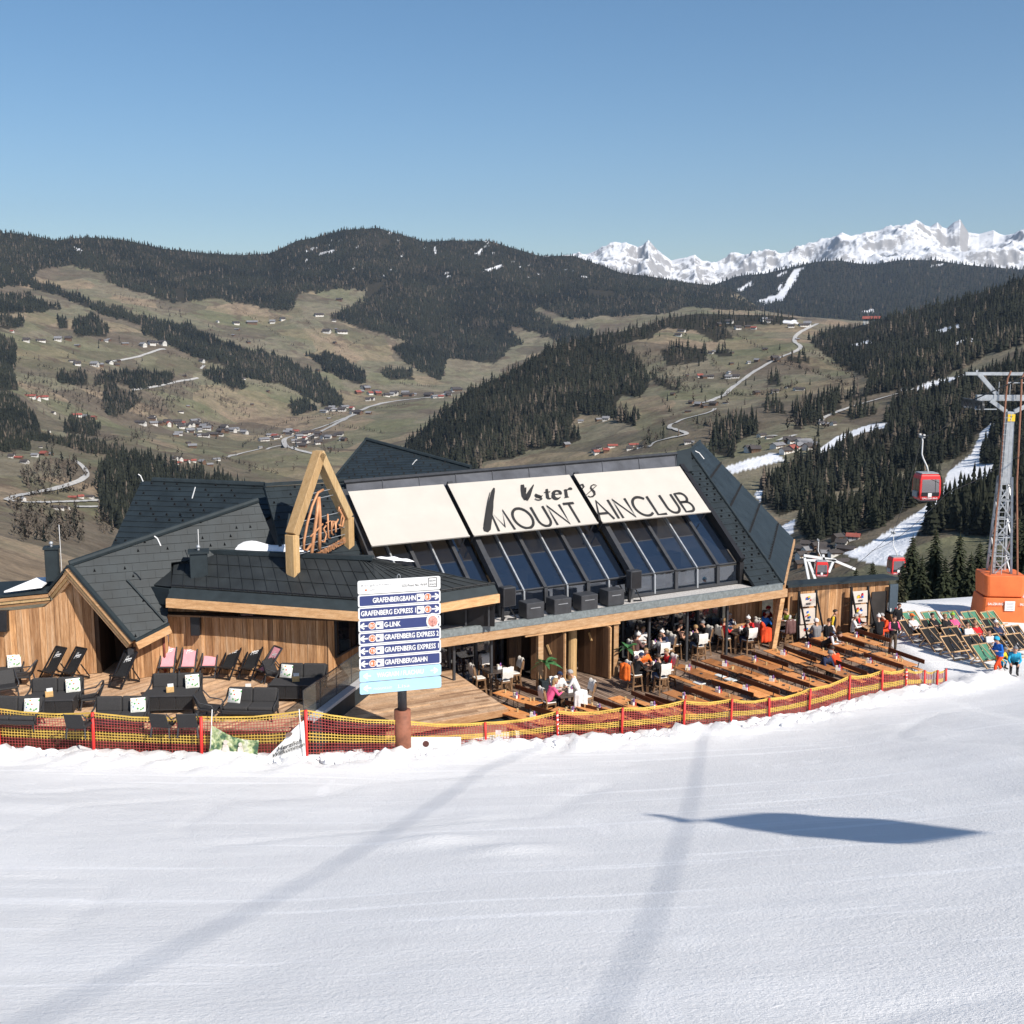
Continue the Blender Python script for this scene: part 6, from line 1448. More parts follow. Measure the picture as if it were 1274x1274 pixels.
def proto_caddy():
    t = thing('table_caddy', 'x', 'caddy')
    mb = MB(); mb.box((0, 0, .06), (.20, .12, .12)); mb.build('holder', M_WHITE, t)
    mb = MB(); mb.box((-.05, .0, .15), (.09, .10, .10)); mb.build('napkins', mat('cream_paper', (.72, .66, .55), .8), t)
    mb = MB(); mb.tube([(.06, 0, .1), (.06, 0, .22), (.06, 0, .26)], [.035, .035, .015], 7); mb.build('bottle', mat('purple_label', (.22, .10, .30), .5), t)
    mb = MB(); mb.tube([(.12, .05, 0), (.12, .05, .14)], [.03, .026], 7); mb.build('shaker', mat('red_bottle', (.5, .05, .04), .5), t)
    return t
M_WICK = mat('pale_wood_caddy', (.60, .38, .16), .6, .2, 8)
def wood_caddy():
    t = thing('menu_box', 'x', 'box'); mb = MB(); mb.box((0, 0, .10), (.26, .12, .20)); bevel(mb.build('box', M_WICK, t), .008); mb = MB(); mb.box((.02, 0, .24), (.20, .06, .12)); mb.build('cards', M_WHITE, t); return t
# (table px, sofa label, angle, has pillow side, ...)
sets = [((212, 884), R(4), 'charcoal lounge sofa in the middle below the pink deck chairs', 'rattan table set before the middle lounge sofa', 1),
        ((62, 890), R(8), 'charcoal lounge sofa in front of the two leaning black deck chairs', 'rattan table before the sofa by the leaning black deck chairs', 1),
        ((368, 870), R(-3), 'charcoal lounge sofa against the bar wall beside the reclined pink chair', 'rattan table before the sofa by the bar wall', -1)]
for (px, py), a, l1_, l2_, side in sets:
    p = floor(px, py); f = Vector((math.sin(a), -math.cos(a), 0)); rt = Vector((math.cos(a), math.sin(a), 0))
    put('table', proto_table, p, a, l2_, 'rattan tables on the lounge deck'); q = p - f * .92; put('sofa', proto_sofa, q, a, l1_, 'lounge sofas on the deck')
    pillow(q + rt * side * .58 + f * -.13 + Vector((0, 0, .73)), a + side * .25, R(-22), 'floral pillow on the ' + l1_.split('lounge ')[1])
    put('menu', wood_caddy, p + rt * .02 + Vector((0, 0, .666)), a + .3, 'menu box on the ' + l2_)
for (px, py), a, l_, side in (((150, 905), R(3), 'charcoal lounge sofa just behind the net left of the leafy banner', 1), ((312, 893), R(-4), 'charcoal lounge sofa near the glass railing', -1), ((-2, 848), R(14), 'charcoal lounge sofa cut by the left picture edge near gable wall', 1), ((18, 905), R(-4), 'charcoal lounge sofa behind the net in the lower left corner', 1)):
    p = floor(px, py); put('sofa', proto_sofa, p, a, l_, 'lounge sofas on the deck'); f = Vector((math.sin(a), -math.cos(a), 0)); rt = Vector((math.cos(a), math.sin(a), 0))
    pillow(p + rt * side * .58 - f * .13 + Vector((0, 0, .73)), a + side * .2, R(-22), 'floral pillow on the ' + l_.split('lounge ')[1])
p = floor(292, 897); put('menu', wood_caddy, floor(309, 878) + Vector((0, 0, .5)), .2, 'pale wooden menu box on the sofa near the glass railing')
for px, py, a, l_ in ((30, 852, R(-80), 'low rattan chair facing left by the leaning deck chairs'), (113, 880, R(-70), 'low rattan chair beside the table right of the leaning chairs sofa'), (262, 893, R(75), 'low rattan chair turned right toward the railing sofa'), (345, 850, R(60), 'low rattan chair by the reclined pink deck chair'), (205, 914, R(170), 'low rattan chair with its back to the net below middle sofa'), (236, 914, R(185), 'low rattan chair with back to the net beside the first red pole'), (100, 915, R(175), 'low rattan chair behind the net by left red pole'), (10, 866, R(30), 'low rattan chair at the left edge beside a sofa')):
    put('lchair', proto_lchair, floor(px, py), a, l_, 'low rattan chairs on the lounge deck')
for px, py, a, key, l_ in ((210, 840, R(2), 'p', 'pink deck chair nearest the link wall'), (236, 840, R(1), 'p', 'second pink deck chair from the link wall'), (262, 839, R(0), 'p', 'pink deck chair standing beside a black one'), (288, 841, R(-22), 'b', 'black deck chair right next to the pink ones'), (314, 842, R(-22), 'b', 'black deck chair before the reclined pink chair'), (336, 845, R(-48), 'p', 'turned pink deck chair next to the bar wall sofa'),
                     (68, 846, R(-30), 'b', 'left of two black deck chairs against gable wall'), (93, 847, R(-30), 'b', 'right of two black deck chairs against gable wall'), (156, 852, R(-24), 'b', 'lone black deck chair in front of the dark porch')):
    if key == 'p': put('pinkdc', lambda: sling_chair(M_PINK, M_DKGREY), floor(px, py), a, l_, 'pink deck chairs on the lounge deck')
    else: put('blackdc', lambda: sling_chair(M_SLING, M_BLACK), floor(px, py), a, l_, 'black deck chairs on the lounge deck')

# ================================================================ BEER TABLES
def proto_beer():
    t = thing('beer_table', 'x', 'table')
    mb = MB(); mb.box((0, 0, .755), (2.2, .62, .03)); bevel(mb.build('table_top', M_ORANGE, t), .006)
    for sx in (-1, 1):
        mb = MB(); mb.tube([(sx * .82, -.24, .74), (sx * .86, -.25, .015), (sx * .86, .25, .015), (sx * .82, .24, .74)], .016, 5); mb.beam((sx * .84, -.25, .35), (sx * .84, .25, .35), .02); mb.beam((sx * .84, 0, .30), (sx * .35, 0, .73), .02); mb.build('folding_leg', M_DKGREY, t)
    return t
def proto_bench(back):
    t = thing('beer_bench', 'x', 'bench')
    mb = MB(); mb.box((0, 0, .465), (2.2, .27, .03)); bevel(mb.build('seat', M_ORANGE, t), .006)
    for sx in (-1, 1):
        mb = MB(); mb.tube([(sx * .84, -.11, .45), (sx * .88, -.13, .015), (sx * .88, .13, .015), (sx * .84, .11, .45)], .014, 5); mb.beam((sx * .85, 0, .2), (sx * .45, 0, .44), .018); mb.build('folding_leg', M_DKGREY, t)
        if back: mb = MB(); mb.beam((sx * .8, .10, .45), (sx * .8, .20, .86), .03); mb.build('backrest_post', M_DKGREY, t)
    if back: mb = MB(); mb.beam((-1.1, .18, .80), (1.1, .18, .80), .03, .19); bevel(mb.build('backrest', M_REDWOOD, t), .006)
    return t
BT = [((838.5, 826.7), (888.7, 844.3)), ((863.6, 852.3), (920, 871)), ((913, 814.5), (970, 833.6)), ((950, 805.7), (1002.8, 826.3)), ((985, 799), (1035, 815)), ((1013, 791.5), (1064, 808)), ((1044, 786.5), (1098, 803)), ((935, 839.5), (1000, 861.5)), ((898, 847), (956, 868)), ((978, 837), (1030, 855)), ((1055.6, 817.4), (1111, 835)), ((1088, 811), (1138, 829)), ((1018, 826), (1062, 843)), ((876, 820), (926, 836.5)), ((766, 868), (806, 885)), ((720.4, 876), (762, 891)), ((831, 860), (880, 878)), ((620, 860), (668, 876)), ((640, 893), (680, 905)), ((700, 895), (742, 905)), ((795, 890), (842, 905))]
spots = ['beside the entrance chalet tables', 'second from the net near the middle', 'below the table of red jackets', 'in the middle beside the bent waitress', 'left of the bent waitress', 'under the bar hut panels', 'just left of the standing waiter', 'with its end towards the middle of the net', 'left of the long middle table', 'before the man in dark blue jacket', 'second from the right curve of the deck', 'nearest the right curve of the deck', 'where the man in dark blue sits', 'right of the entrance tables', 'alone before the orange jacket chair', 'before the open entrance door', 'close to the net below the entrance tables', 'at the platform corner', 'behind the net right of the direction sign', 'behind the net before the white jacket chair', 'behind the net below the lone table']
rb_ = random.Random(8); cup_used = []
mb = MB(); mb.tube([(0, 0, 0), (0, 0, .13)], [.032, .042], 8); cup = mb.build('glass', mat('amber_glass', (.55, .40, .20), .25, .3, 9))
for (a, b), sp_ in zip(BT, spots):
    A, B = at(*a, .77), at(*b, .77); d = (B - A); an = math.atan2(d.y, d.x); c = (A + B) / 2; c.z = .003; c.y = max(c.y, float(np.interp(c.x, FX, FY)) + 1.55); dn = Vector((-math.sin(an), math.cos(an), 0)); dd = Vector((math.cos(an), math.sin(an), 0))
    put('beer', proto_beer, c, an, 'orange beer table ' + sp_, 'orange beer tables on the terrace')
    o_ = Vector((0, 0, 0))
    put('benchb', lambda: proto_bench(True), c + dn * (.62 + rb_.uniform(-.05, .05)) + dd * rb_.uniform(-.12, .12), an, 'backrest bench at the beer table ' + sp_, 'backrest benches at the beer tables')
    put('bench', lambda: proto_bench(False), c - dn * (.52 + rb_.uniform(-.04, .08)) + dd * rb_.uniform(-.1, .2), an, 'backless orange bench at the beer table ' + sp_, 'backless benches at the beer tables')
    put('caddy', proto_caddy, c + dd * rb_.uniform(-.35, .15) + dn * rb_.uniform(-.1, .12) + Vector((0, 0, .770)), an + rb_.uniform(-.8, .8), 'white condiment caddy on the beer table ' + sp_, 'condiment caddies on the beer tables')
    for _k in range(rb_.randint(1, 3)):
        o = cup.copy() if cup_used else cup
        if cup_used: COL.objects.link(o)
        cup_used.append(1); o.location = c + dd * rb_.uniform(-.9, .9) + dn * rb_.uniform(-.22, .22) + Vector((0, 0, .771)); tag(o, 'small glass left on the beer table ' + sp_, 'glass', 'glasses on the beer tables')
    if rb_.random() < .6:
        mb = MB(); mb.tube([(0, 0, 0), (0, 0, .035)], [.055, .065], 9); o = mb.build('ashtray', M_DKGREY); o.location = c + dd * rb_.uniform(.3, .7) + Vector((0, 0, .771)); tag(o, 'small dark ashtray on the beer table ' + sp_, 'ashtray', 'ashtrays on the beer tables')
M_PAPER = mat('white_seat_paper', (.66, .70, .70), .7, .15, 14)
for i, (px, py, l_) in enumerate(((870, 850, 'near the entrance tables'), (897, 841, 'right of the entrance tables'), (1001, 816, 'by the bent waitress'), (671, 875, 'at the platform corner'), (909, 846, 'left of the middle net table'))):
    p = at(px, py, .49); mb = MB(); mb.box((0, 0, .02), (.46, .34, .05)); o = bevel(mb.build('seat_pad', M_PAPER), .02); o.location = (p.x, p.y, .483); o.rotation_euler = (0, 0, R(-57)); tag(o, 'pale seat pad lying on a bench ' + l_, 'seat pad', 'seat pads on the benches')

# ================================================================ CHALET TABLES AND CHAIRS
HT, HSEAT = .95, .66
def proto_chalet_table():
    t = thing('chalet_table', 'x', 'table')
    mb = MB(); mb.box((0, 0, HT - .025), (1.05, .92, .05)); bevel(mb.build('table_top', M_TABLEDK, t), .01)
    for sx in (-1, 1):
        for sy_ in (-1, 1): mb = MB(); mb.beam((sx * .40, sy_ * .34, HT - .05), (sx * .42, sy_ * .36, 0), .09); mb.build('leg', M_CHAIRWOOD, t)
    mb = MB(); mb.beam((-.42, 0, .2), (.42, 0, .2), .06, .08); mb.build('stretcher', M_CHAIRWOOD, t)
    return t
def proto_chalet_chair(fleece):
    t = thing('chalet_chair', 'x', 'chair')
    mb = MB(); mb.box((0, 0, HSEAT), (.46, .44, .05)); mb.build('seat', M_CHAIRWOOD, t)
    for sx in (-1, 1):
        mb = MB(); mb.beam((sx * .19, -.18, HSEAT), (sx * .23, -.24, 0), .055); mb.build('leg', M_CHAIRWOOD, t)
        mb = MB(); mb.beam((sx * .23, .25, 0), (sx * .18, .17, HSEAT), .055); mb.beam((sx * .19, .18, HSEAT), (sx * .21, .30, HSEAT + .58), .05); mb.build('rear_leg', M_CHAIRWOOD, t)
    mb = MB(); mb.beam((-.22, -.22, .22), (.22, -.22, .22), .035, .045); mb.beam((-.21, .22, .3), (.21, .22, .3), .035, .045)
    for sx in (-1, 1): mb.beam((sx * .225, -.22, .26), (sx * .22, .22, .26), .035, .045)
    mb.build('stretcher', M_CHAIRWOOD, t)
    mb = MB(); P_ = [(-.22, .26, HSEAT + .22), (.22, .26, HSEAT + .22), (.25, .31, HSEAT + .50), (.10, .33, HSEAT + .64), (-.10, .33, HSEAT + .64), (-.25, .31, HSEAT + .50)]; mb.prism(P_, .035); mb.build('backrest', M_CHAIRWOOD, t)
    if fleece:
        mb = MB(); mb.box((0, -.01, HSEAT + .05), (.42, .42, .05)); bevel(mb.build('seat_fleece', M_FLEECE, t), .02)
        mb = MB(); N = 6; vs = []
        for i in range(N + 1):
            for (y, z) in ((.20, HSEAT + .26), (.24, HSEAT + .48), (.30, HSEAT + .67), (.37, HSEAT + .66), (.37, HSEAT + .44), (.33, HSEAT + .20)):
                x = -.24 + .48 * i / N; vs.append((x, y + .012 * math.sin(i * 2), z + .025 * math.sin(i * 1.7 + y * 20)))
        mb.add(vs, [(i * 6 + j, (i + 1) * 6 + j, (i + 1) * 6 + j + 1, i * 6 + j + 1) for i in range(N) for j in range(5)]); mb.build('back_fleece', M_FLEECE, t, smooth=True)
    return t
CT = {'t1': (590, 816), 't2': (618, 833), 't3': (706, 862), 't4': (811, 803), 't5': (811, 829), 't6': (858, 792), 't7': (919, 785), 't8': (966, 775)}
where = {'t1': 'in the shade behind the platform', 't2': 'by the window left of the entrance', 't3': 'before the left door leaf', 't4': 'by the glass right of the entrance', 't5': 'beside the orange jacket', 't6': 'under the middle of the eave', 't7': 'where red jackets sit', 't8': 'below the slanted brace'}
SEAT = {}
for k, (px, py) in CT.items():
    p = at(px, py, HT); p = Vector((p.x, p.y, .003)); a = FA - R(4)
    put('ctable', proto_chalet_table, p, a, 'dark topped chalet table ' + where[k], 'chalet tables under the eave')
    for j, ang in enumerate((0, 90, 180, 270)):
        aa = a + R(ang); d = Vector((math.sin(aa), -math.cos(aa), 0))            # chair stands on this side, facing the table
        off = .80 if ang in (90, 270) else .74; q = p + d * off
        SEAT[k + 'frbl'[j]] = (q, aa + math.pi)
        fl = not (k in ('t1',) and j in (2,))
        put('cchair' if fl else 'cchairn', (lambda: proto_chalet_chair(True)) if fl else (lambda: proto_chalet_chair(False)), q, aa + math.pi, 'rustic fleece chair at the %s side of table %s' % (['front', 'right', 'back', 'left'][j], where[k]), 'rustic chairs at the chalet tables')
        if k == 't3' and j == 2: pass
    put('caddy', proto_caddy, p + Vector((.1, .05, HT + .002)), .5, 'white condiment caddy on the chalet table ' + where[k], 'condiment caddies on the chalet tables')
# potted plants by the entrance
def plant(s, d, label, seed):
    p = L(s, d, 0); p.z = .004; t = thing('potted_plant', label, 'plant', p); r_ = random.Random(seed)
    mb = MB(); mb.box((0, 0, .26), (.40, .40, .52), .3, 1.12); bevel(mb.build('pot', M_FASCIA, t), .015)
    mb = MB(); mb.tube([(0, 0, .5), (.02, 0, .9), (0, .02, 1.25)], [.05, .04, .04], 7); mb.build('stem', M_CHAIRWOOD, t)
    M_FR = mat('palm_leaf', (.050, .155, .055), .5, .35, 9)
    for i in range(13):
        a = i * 2.4 + r_.uniform(-.3, .3); el = r_.uniform(.15, 1.0); ln = r_.uniform(.55, .85); mb = MB(); lf, rg = [], []
        for k in range(6):
            u_ = k / 5; x = ln * u_ * math.cos(el); z = 1.22 + ln * (math.sin(el) * u_ - .5 * u_ * u_); w = .075 * math.sin(math.pi * (u_ * .9 + .08)); c = Vector((x * math.cos(a), x * math.sin(a), z)); n = Vector((-math.sin(a), math.cos(a), .25)) * w; lf.append(c + n); rg.append(c - n)
        mb.add(lf + rg, [(k, k + 1, 7 + k, 6 + k) for k in range(5)]); mb.build('frond', M_FR, t)
plant(-10.75, -1.45, 'potted palm by the left entrance post', 1); plant(-6.55, -1.35, 'potted palm by the right entrance post', 2)
# ================================================================ PEOPLE
def clothm(key, c): return mat(key, c, .85, .18, 7, 0, .15, .15)
M_SKIN = mat('skin', (.52, .29, .20), .55, .06, 6, 0, .3)
M_HAIRD = mat('dark_hair', (.035, .022, .015), .6, .3, 20); M_HAIRB = mat('blond_hair', (.32, .20, .09), .6, .3, 20); M_HAIRG = mat('grey_hair', (.36, .35, .34), .7, .2, 20)
CL = {'black': clothm('black_cloth', (.018, .018, .020)), 'navy': clothm('navy_cloth', (.025, .035, .075)), 'blue': clothm('blue_cloth', (.02, .13, .48)), 'cyan': clothm('cyan_cloth', (.03, .33, .52)), 'red': clothm('red_cloth', (.55, .025, .03)), 'orange': clothm('orange_cloth', (.78, .16, .03)), 'oranger': clothm('orange_red_cloth', (.75, .08, .025)), 'pink': clothm('pink_cloth', (.70, .10, .24)), 'white': clothm('white_cloth', (.66, .65, .64)), 'grey': clothm('grey_cloth', (.20, .20, .21)), 'brown': clothm('brown_cloth', (.14, .075, .07)), 'jeans': clothm('blue_jeans', (.07, .11, .20)), 'green': clothm('green_cloth', (.30, .48, .06)), 'khaki': clothm('brown_trousers', (.10, .075, .055)), 'yellow': clothm('yellow_cloth', (.68, .48, .04))}
M_BOOT = mat('dark_boot', (.03, .028, .028), .5, .2); M_EYE = mat('eye', (.02, .015, .012), .3); M_LIP = mat('lips', (.36, .12, .10), .5)
def V3(*a): return Vector(a)
def capsule(mb, a, b, ra, rb, seg=10):
    a, b = Vector(a), Vector(b); d = (b - a); ln = d.length
    if ln < 1e-5: return mb.sphere(a, ra, seg, 7)
    d.normalize(); pts, rs = [], []
    for i in range(4): t_ = -math.pi / 2 + math.pi / 2 * (i / 3.2); pts.append(a + d * ra * math.sin(t_)); rs.append(max(.004, ra * math.cos(t_)))
    for i in range(4): t_ = math.pi / 2 * ((i + .2) / 3.2) * 1.0; t_ = min(t_, math.pi / 2); pts.append(b + d * rb * math.sin(t_)); rs.append(max(.004, rb * math.cos(t_)))
    return mb.tube(pts, rs, seg)
def joints(pose, hs=.66):
    """Joint positions of a figure facing -Y with its feet on z = 0."""
    J = {}
    if pose in ('stand', 'walk', 'tray', 'bend'):
        hz = .92; J['hip'] = V3(0, 0, hz); lean = {'stand': .02, 'walk': .10, 'tray': .0, 'bend': .42}[pose]; J['chest'] = V3(0, -lean, hz + .40 - lean * .25); J['neck'] = J['chest'] + V3(0, -lean * .3 - .01, .17 - lean * .1); J['head'] = J['neck'] + V3(0, -.05 - lean * .25, .17 - lean * .12)
        for s in (-1, 1):
            n = 'lr'[s > 0]; st_ = .22 * s if pose == 'walk' else .03 * s
            J['h' + n] = V3(.09 * s, 0, hz - .04); J['k' + n] = V3(.11 * s, -.03 - st_ * .8 - (.06 if pose == 'walk' else 0), .49); J['a' + n] = V3(.12 * s, .02 - st_ * 1.15, .09 + (.05 if st_ < -.1 else 0)); J['t' + n] = J['a' + n] + V3(.03 * s, -.17, -.05)
            J['s' + n] = J['chest'] + V3(.18 * s, 0, .10)
            if pose == 'tray' or pose == 'bend': J['e' + n] = J['s' + n] + V3(.08 * s, -.10, -.26); J['w' + n] = J['e' + n] + V3(-.10 * s, -.22, .03)
            elif pose == 'walk': J['e' + n] = J['s' + n] + V3(.10 * s, .02, -.27); J['w' + n] = J['e' + n] + V3(-.06 * s, -.20, .05)
            else: J['e' + n] = J['s' + n] + V3(.09 * s, .03, -.28); J['w' + n] = J['e' + n] + V3(-.01 * s, -.07, -.24)
    elif pose in ('sit', 'sit_lean', 'sit_arm', 'sit_low'):
        hz = hs + .12; ln = {'sit': .05, 'sit_lean': .18, 'sit_arm': -.02, 'sit_low': .3}[pose]; J['hip'] = V3(0, .04, hz); J['chest'] = V3(0, .04 - ln, hz + .39 - ln * .15); J['neck'] = J['chest'] + V3(0, -.02 - ln * .2, .17); J['head'] = J['neck'] + V3(0, -.06 - ln * .15, .165)
        for s in (-1, 1):
            n = 'lr'[s > 0]; J['h' + n] = V3(.09 * s, .02, hz - .02); J['k' + n] = V3(.13 * s, -.42, hz - .02); fz_ = max(.09, hz - .5); J['a' + n] = V3(.13 * s, -.40 + .03 * s, fz_); J['t' + n] = J['a' + n] + V3(.02 * s, -.17, -.04)
            J['s' + n] = J['chest'] + V3(.18 * s, 0, .10)
            if pose == 'sit_arm' and s > 0: J['e' + n] = J['s' + n] + V3(.10, -.16, -.20); J['w' + n] = J['e' + n] + V3(-.14, -.10, .20)
            elif pose == 'sit_low': J['e' + n] = J['s' + n] + V3(.06 * s, -.12, -.26); J['w' + n] = J['e' + n] + V3(-.08 * s, -.16, -.12)
            else: J['e' + n] = J['s' + n] + V3(.09 * s, -.13, -.23); J['w' + n] = J['e' + n] + V3(-.12 * s, -.21, .04)
    else:                                                            # recline in a deck chair
        J['hip'] = V3(0, -.02, .42); J['chest'] = V3(0, .24, .72); J['neck'] = V3(0, .33, .88); J['head'] = V3(0, .34, 1.05)
        for s in (-1, 1):
            n = 'lr'[s > 0]; J['h' + n] = V3(.09 * s, -.04, .42); J['k' + n] = V3(.13 * s, -.46, .56); J['a' + n] = V3(.13 * s, -.78, .14); J['t' + n] = J['a' + n] + V3(.02 * s, -.16, -.03)
            J['s' + n] = J['chest'] + V3(.18 * s, .04, .08); J['e' + n] = J['s' + n] + V3(.10 * s, -.14, -.18); J['w' + n] = J['e' + n] + V3(-.12 * s, -.17, .03)
    return J
BODY = {}
def body_mesh(pose, hs, sleeves):
    key = (pose, hs, sleeves)
    if key in BODY: return BODY[key]
    J = joints(pose, hs); C = []                                       # (a, b, ra, rb, slot): 0 jacket, 1 trousers, 2 skin, 3 boots, 4 sleeve
    up_ = (J['chest'] - J['hip']).normalized()
    for s in (-1, 1):
        C.append((J['hip'] + V3(.07 * s, 0, .02), J['chest'] + V3(.09 * s, 0, .0), .115, .125, 0)); n = 'lr'[s > 0]
        C.append((J['chest'] + V3(.05 * s, 0, .05), J['s' + n] + V3(-.02 * s, 0, -.02), .11, .078, 0))
        C.append((J['h' + n], J['k' + n], .100, .070, 1)); C.append((J['k' + n], J['a' + n], .070, .050, 1)); C.append((J['a' + n] + V3(0, .03, -.02), J['t' + n], .056, .045, 3)); C.append((J['k' + n].lerp(J['a' + n], .55), J['a' + n], .060, .058, 3))
        C.append((J['s' + n], J['e' + n], .068, .052, 4)); C.append((J['e' + n], J['w' + n], .050, .036, 4))
        hd = (J['w' + n] - J['e' + n]).normalized(); C.append((J['w' + n] + hd * .03, J['w' + n] + hd * .085, .036, .032, 2))
    C.append((J['hip'] + V3(0, 0, -.02), J['hip'] + V3(0, 0, .04), .125, .12, 1)); C.append((J['hip'].lerp(J['chest'], .3), J['chest'], .13, .14, 0))
    C.append((J['chest'] + V3(0, 0, .1), J['neck'] + V3(0, 0, .03), .065, .055, 2)); hd_ = J['head']
    C.append((hd_ + V3(0, .012, .025), hd_ + V3(0, -.012, -.045), .098, .078, 2)); C.append((hd_ + V3(0, -.10, -.005), hd_ + V3(0, -.112, -.025), .016, .020, 2))
    for s in (-1, 1): C.append((hd_ + V3(.095 * s, .01, .0), hd_ + V3(.098 * s, .01, -.03), .018, .014, 2))
    mb = MB()
    for a, b, ra, rb, _ in C: capsule(mb, a, b, ra, rb)
    o = mb.build('figure', None); md = o.modifiers.new('r', 'REMESH'); md.mode = 'VOXEL'; md.voxel_size = .019; md.use_smooth_shade = True
    sm = o.modifiers.new('s', 'SMOOTH'); sm.factor = .5; sm.iterations = 2
    bpy.context.view_layer.update(); dg = bpy.context.evaluated_depsgraph_get(); me = bpy.data.meshes.new_from_object(o.evaluated_get(dg)); bpy.data.objects.remove(o)
    nv = len(me.vertices); co = np.empty(nv * 3); me.vertices.foreach_get('co', co); co = co.reshape(-1, 3)
    best = np.full(nv, 9e9); lab = np.zeros(nv, int)
    for a, b, ra, rb, s in C:
        a_, b_ = np.array(a), np.array(b); ab = b_ - a_; t_ = np.clip(((co - a_) @ ab) / max(ab @ ab, 1e-9), 0, 1); d = np.linalg.norm(co - (a_ + t_[:, None] * ab), axis=1) - (ra + (rb - ra) * t_)
        d = d - (.012 if s in (2, 3) else 0); k = d < best; best[k] = d[k]; lab[k] = s
    vs = [tuple(v) for v in co]; fs = [tuple(p.vertices) for p in me.polygons]; mi = [int(np.bincount(lab[list(f)]).argmax()) for f in fs]
    ex = MB(); ex.v = vs; ex.f = fs; ex.mi = mi
    for s in (-1, 1):                                                 # fingers, thumb
        n = 'lr'[s > 0]; w, e = J['w' + n], J['e' + n]; d = (w - e).normalized(); sd_ = d.cross(V3(0, 0, 1)); sd_ = sd_.normalized() if sd_.length > .1 else V3(1, 0, 0); dn_ = sd_.cross(d)
        base = w + d * .09
        ex.cur = 2
        for i, ln in enumerate((.062, .072, .068, .052)):
            o_ = base + sd_ * (.021 * (i - 1.5)); ex.tube([o_ - d * .02, o_ + d * ln * .5 - dn_ * .006, o_ + d * ln * .8 - dn_ * .026], [.0095, .009, .007], 6)
        o_ = w + d * .035 + sd_ * (-.034 * s); ex.tube([o_, o_ + d * .03 - sd_ * (.022 * s), o_ + d * .055 - sd_ * .024 * s - dn_ * .01], [.012, .010, .008], 6)
    ex.cur = 5
    for s in (-1, 1): ex.sphere(hd_ + V3(.036 * s, -.090, .012), .012, 6, 4)
    ex.cur = 6; ex.tube([hd_ + V3(-.024, -.096, -.062), hd_ + V3(0, -.103, -.063), hd_ + V3(.024, -.096, -.062)], .006, 5)
    out = bpy.data.meshes.new('person'); out.from_pydata([tuple(v) for v in ex.v], [], ex.f)
    for _ in range(7): out.materials.append(None)
    out.polygons.foreach_set('material_index', ex.mi); out.polygons.foreach_set('use_smooth', [True] * len(ex.f)); out.update()
    bpy.data.meshes.remove(me); BODY[key] = (out, J); return BODY[key]
def hair_mesh(kind, J):
    h = J['head']; mb = MB(); seg, rings = 12, 7; top = V3(0, .01, .03); vs, fs = [], []
    for i in range(rings + 1):
        th_ = (math.pi * .56) * i / rings
        for k in range(seg):
            a = 2 * math.pi * k / seg; r = .112 if kind != 'helmet' else .130; front = -math.sin(a)
            drop = 1 - .38 * max(0, front) ** 1 * (i / rings) if kind == 'hair' else 1 - .22 * max(0, front) * (i / rings)
            vs.append(h + top + V3(r * math.sin(th_) * math.cos(a) * .95, r * 1.06 * math.sin(th_) * math.sin(a), r * (math.cos(th_ * drop))))
    for i in range(rings):
        for k in range(seg): k2 = (k + 1) % seg; fs.append((i * seg + k, (i + 1) * seg + k, (i + 1) * seg + k2, i * seg + k2))
    mb.add(vs, fs)
    if kind == 'long': capsule(mb, h + V3(0, .07, .02), h + V3(0, .10, -.16), .08, .05, 8)
    if kind == 'hat': mb.sphere(h + V3(0, .02, .16), .035, 6, 5)
    if kind == 'cap': mb.prism([h + V3(-.07, -.09, .075), h + V3(-.05, -.19, .06), h + V3(.05, -.19, .06), h + V3(.07, -.09, .075)], .012)
    return mb
def person(loc, rz, pose, label, jacket, trousers='black', hair='hair', hairm=None, sleeves=None, hs=.66, scale=1.0, glasses=False, group=None, apron=None):
    me, J = body_mesh(pose, hs, sleeves is not None); o = bpy.data.objects.new('person', me); COL.objects.link(o)
    ms = [CL[jacket], CL[trousers], M_SKIN, M_BOOT, sleeves if hasattr(sleeves, 'name') else CL[sleeves or jacket], M_EYE, M_LIP]
    for i, m_ in enumerate(ms): o.material_slots[i].link = 'OBJECT'; o.material_slots[i].material = m_
    o.location = loc; o.rotation_euler = (0, 0, rz); o.scale = (scale,) * 3; tag(o, label, 'person', group)
    XF.pop(o.name, None)
    nm = {'hair': 'hair', 'long': 'hair', 'hat': 'knit_hat', 'helmet': 'ski_helmet', 'cap': 'cap'}[hair]
    h = hair_mesh(hair, J).build(nm, hairm or M_HAIRD, None, smooth=True); h.parent = o
    if glasses:
        mb = MB(); hd = J['head']; mb.tube([hd + V3(-.085, -.05, .012), hd + V3(-.05, -.105, .012), hd + V3(.05, -.105, .012), hd + V3(.085, -.05, .012)], .018, 6); g = mb.build('sunglasses', M_BLACK); g.parent = o
    if apron:
        mb = MB(); mb.prism([(-.17, -.15, .55), (.17, -.15, .55), (.15, -.15, .98), (-.15, -.15, .98)], .02); g = mb.build('apron', CL[apron]); g.parent = o
    return o
def hung_jacket(loc, rz, m, label, hs=.66):
    """A jacket hung over a chair back, its sleeves falling."""
    mb = MB(); z = hs + .62
    capsule(mb, (-.17, .30, z), (.17, .30, z), .075, .075); capsule(mb, (-.10, .33, z - .05), (-.09, .36, z - .50), .12, .13); capsule(mb, (.10, .33, z - .05), (.09, .36, z - .50), .12, .13)
    for s in (-1, 1): capsule(mb, (.21 * s, .32, z - .02), (.25 * s, .33, z - .56), .075, .05)
    capsule(mb, (-.08, .30, z + .05), (.08, .30, z + .05), .06, .06)
    o = mb.build('jacket', m); md = o.modifiers.new('r', 'REMESH'); md.mode = 'VOXEL'; md.voxel_size = .025; md.use_smooth_shade = True
    o.location = loc; o.rotation_euler = (0, 0, rz); tag(o, label, 'jacket'); return o
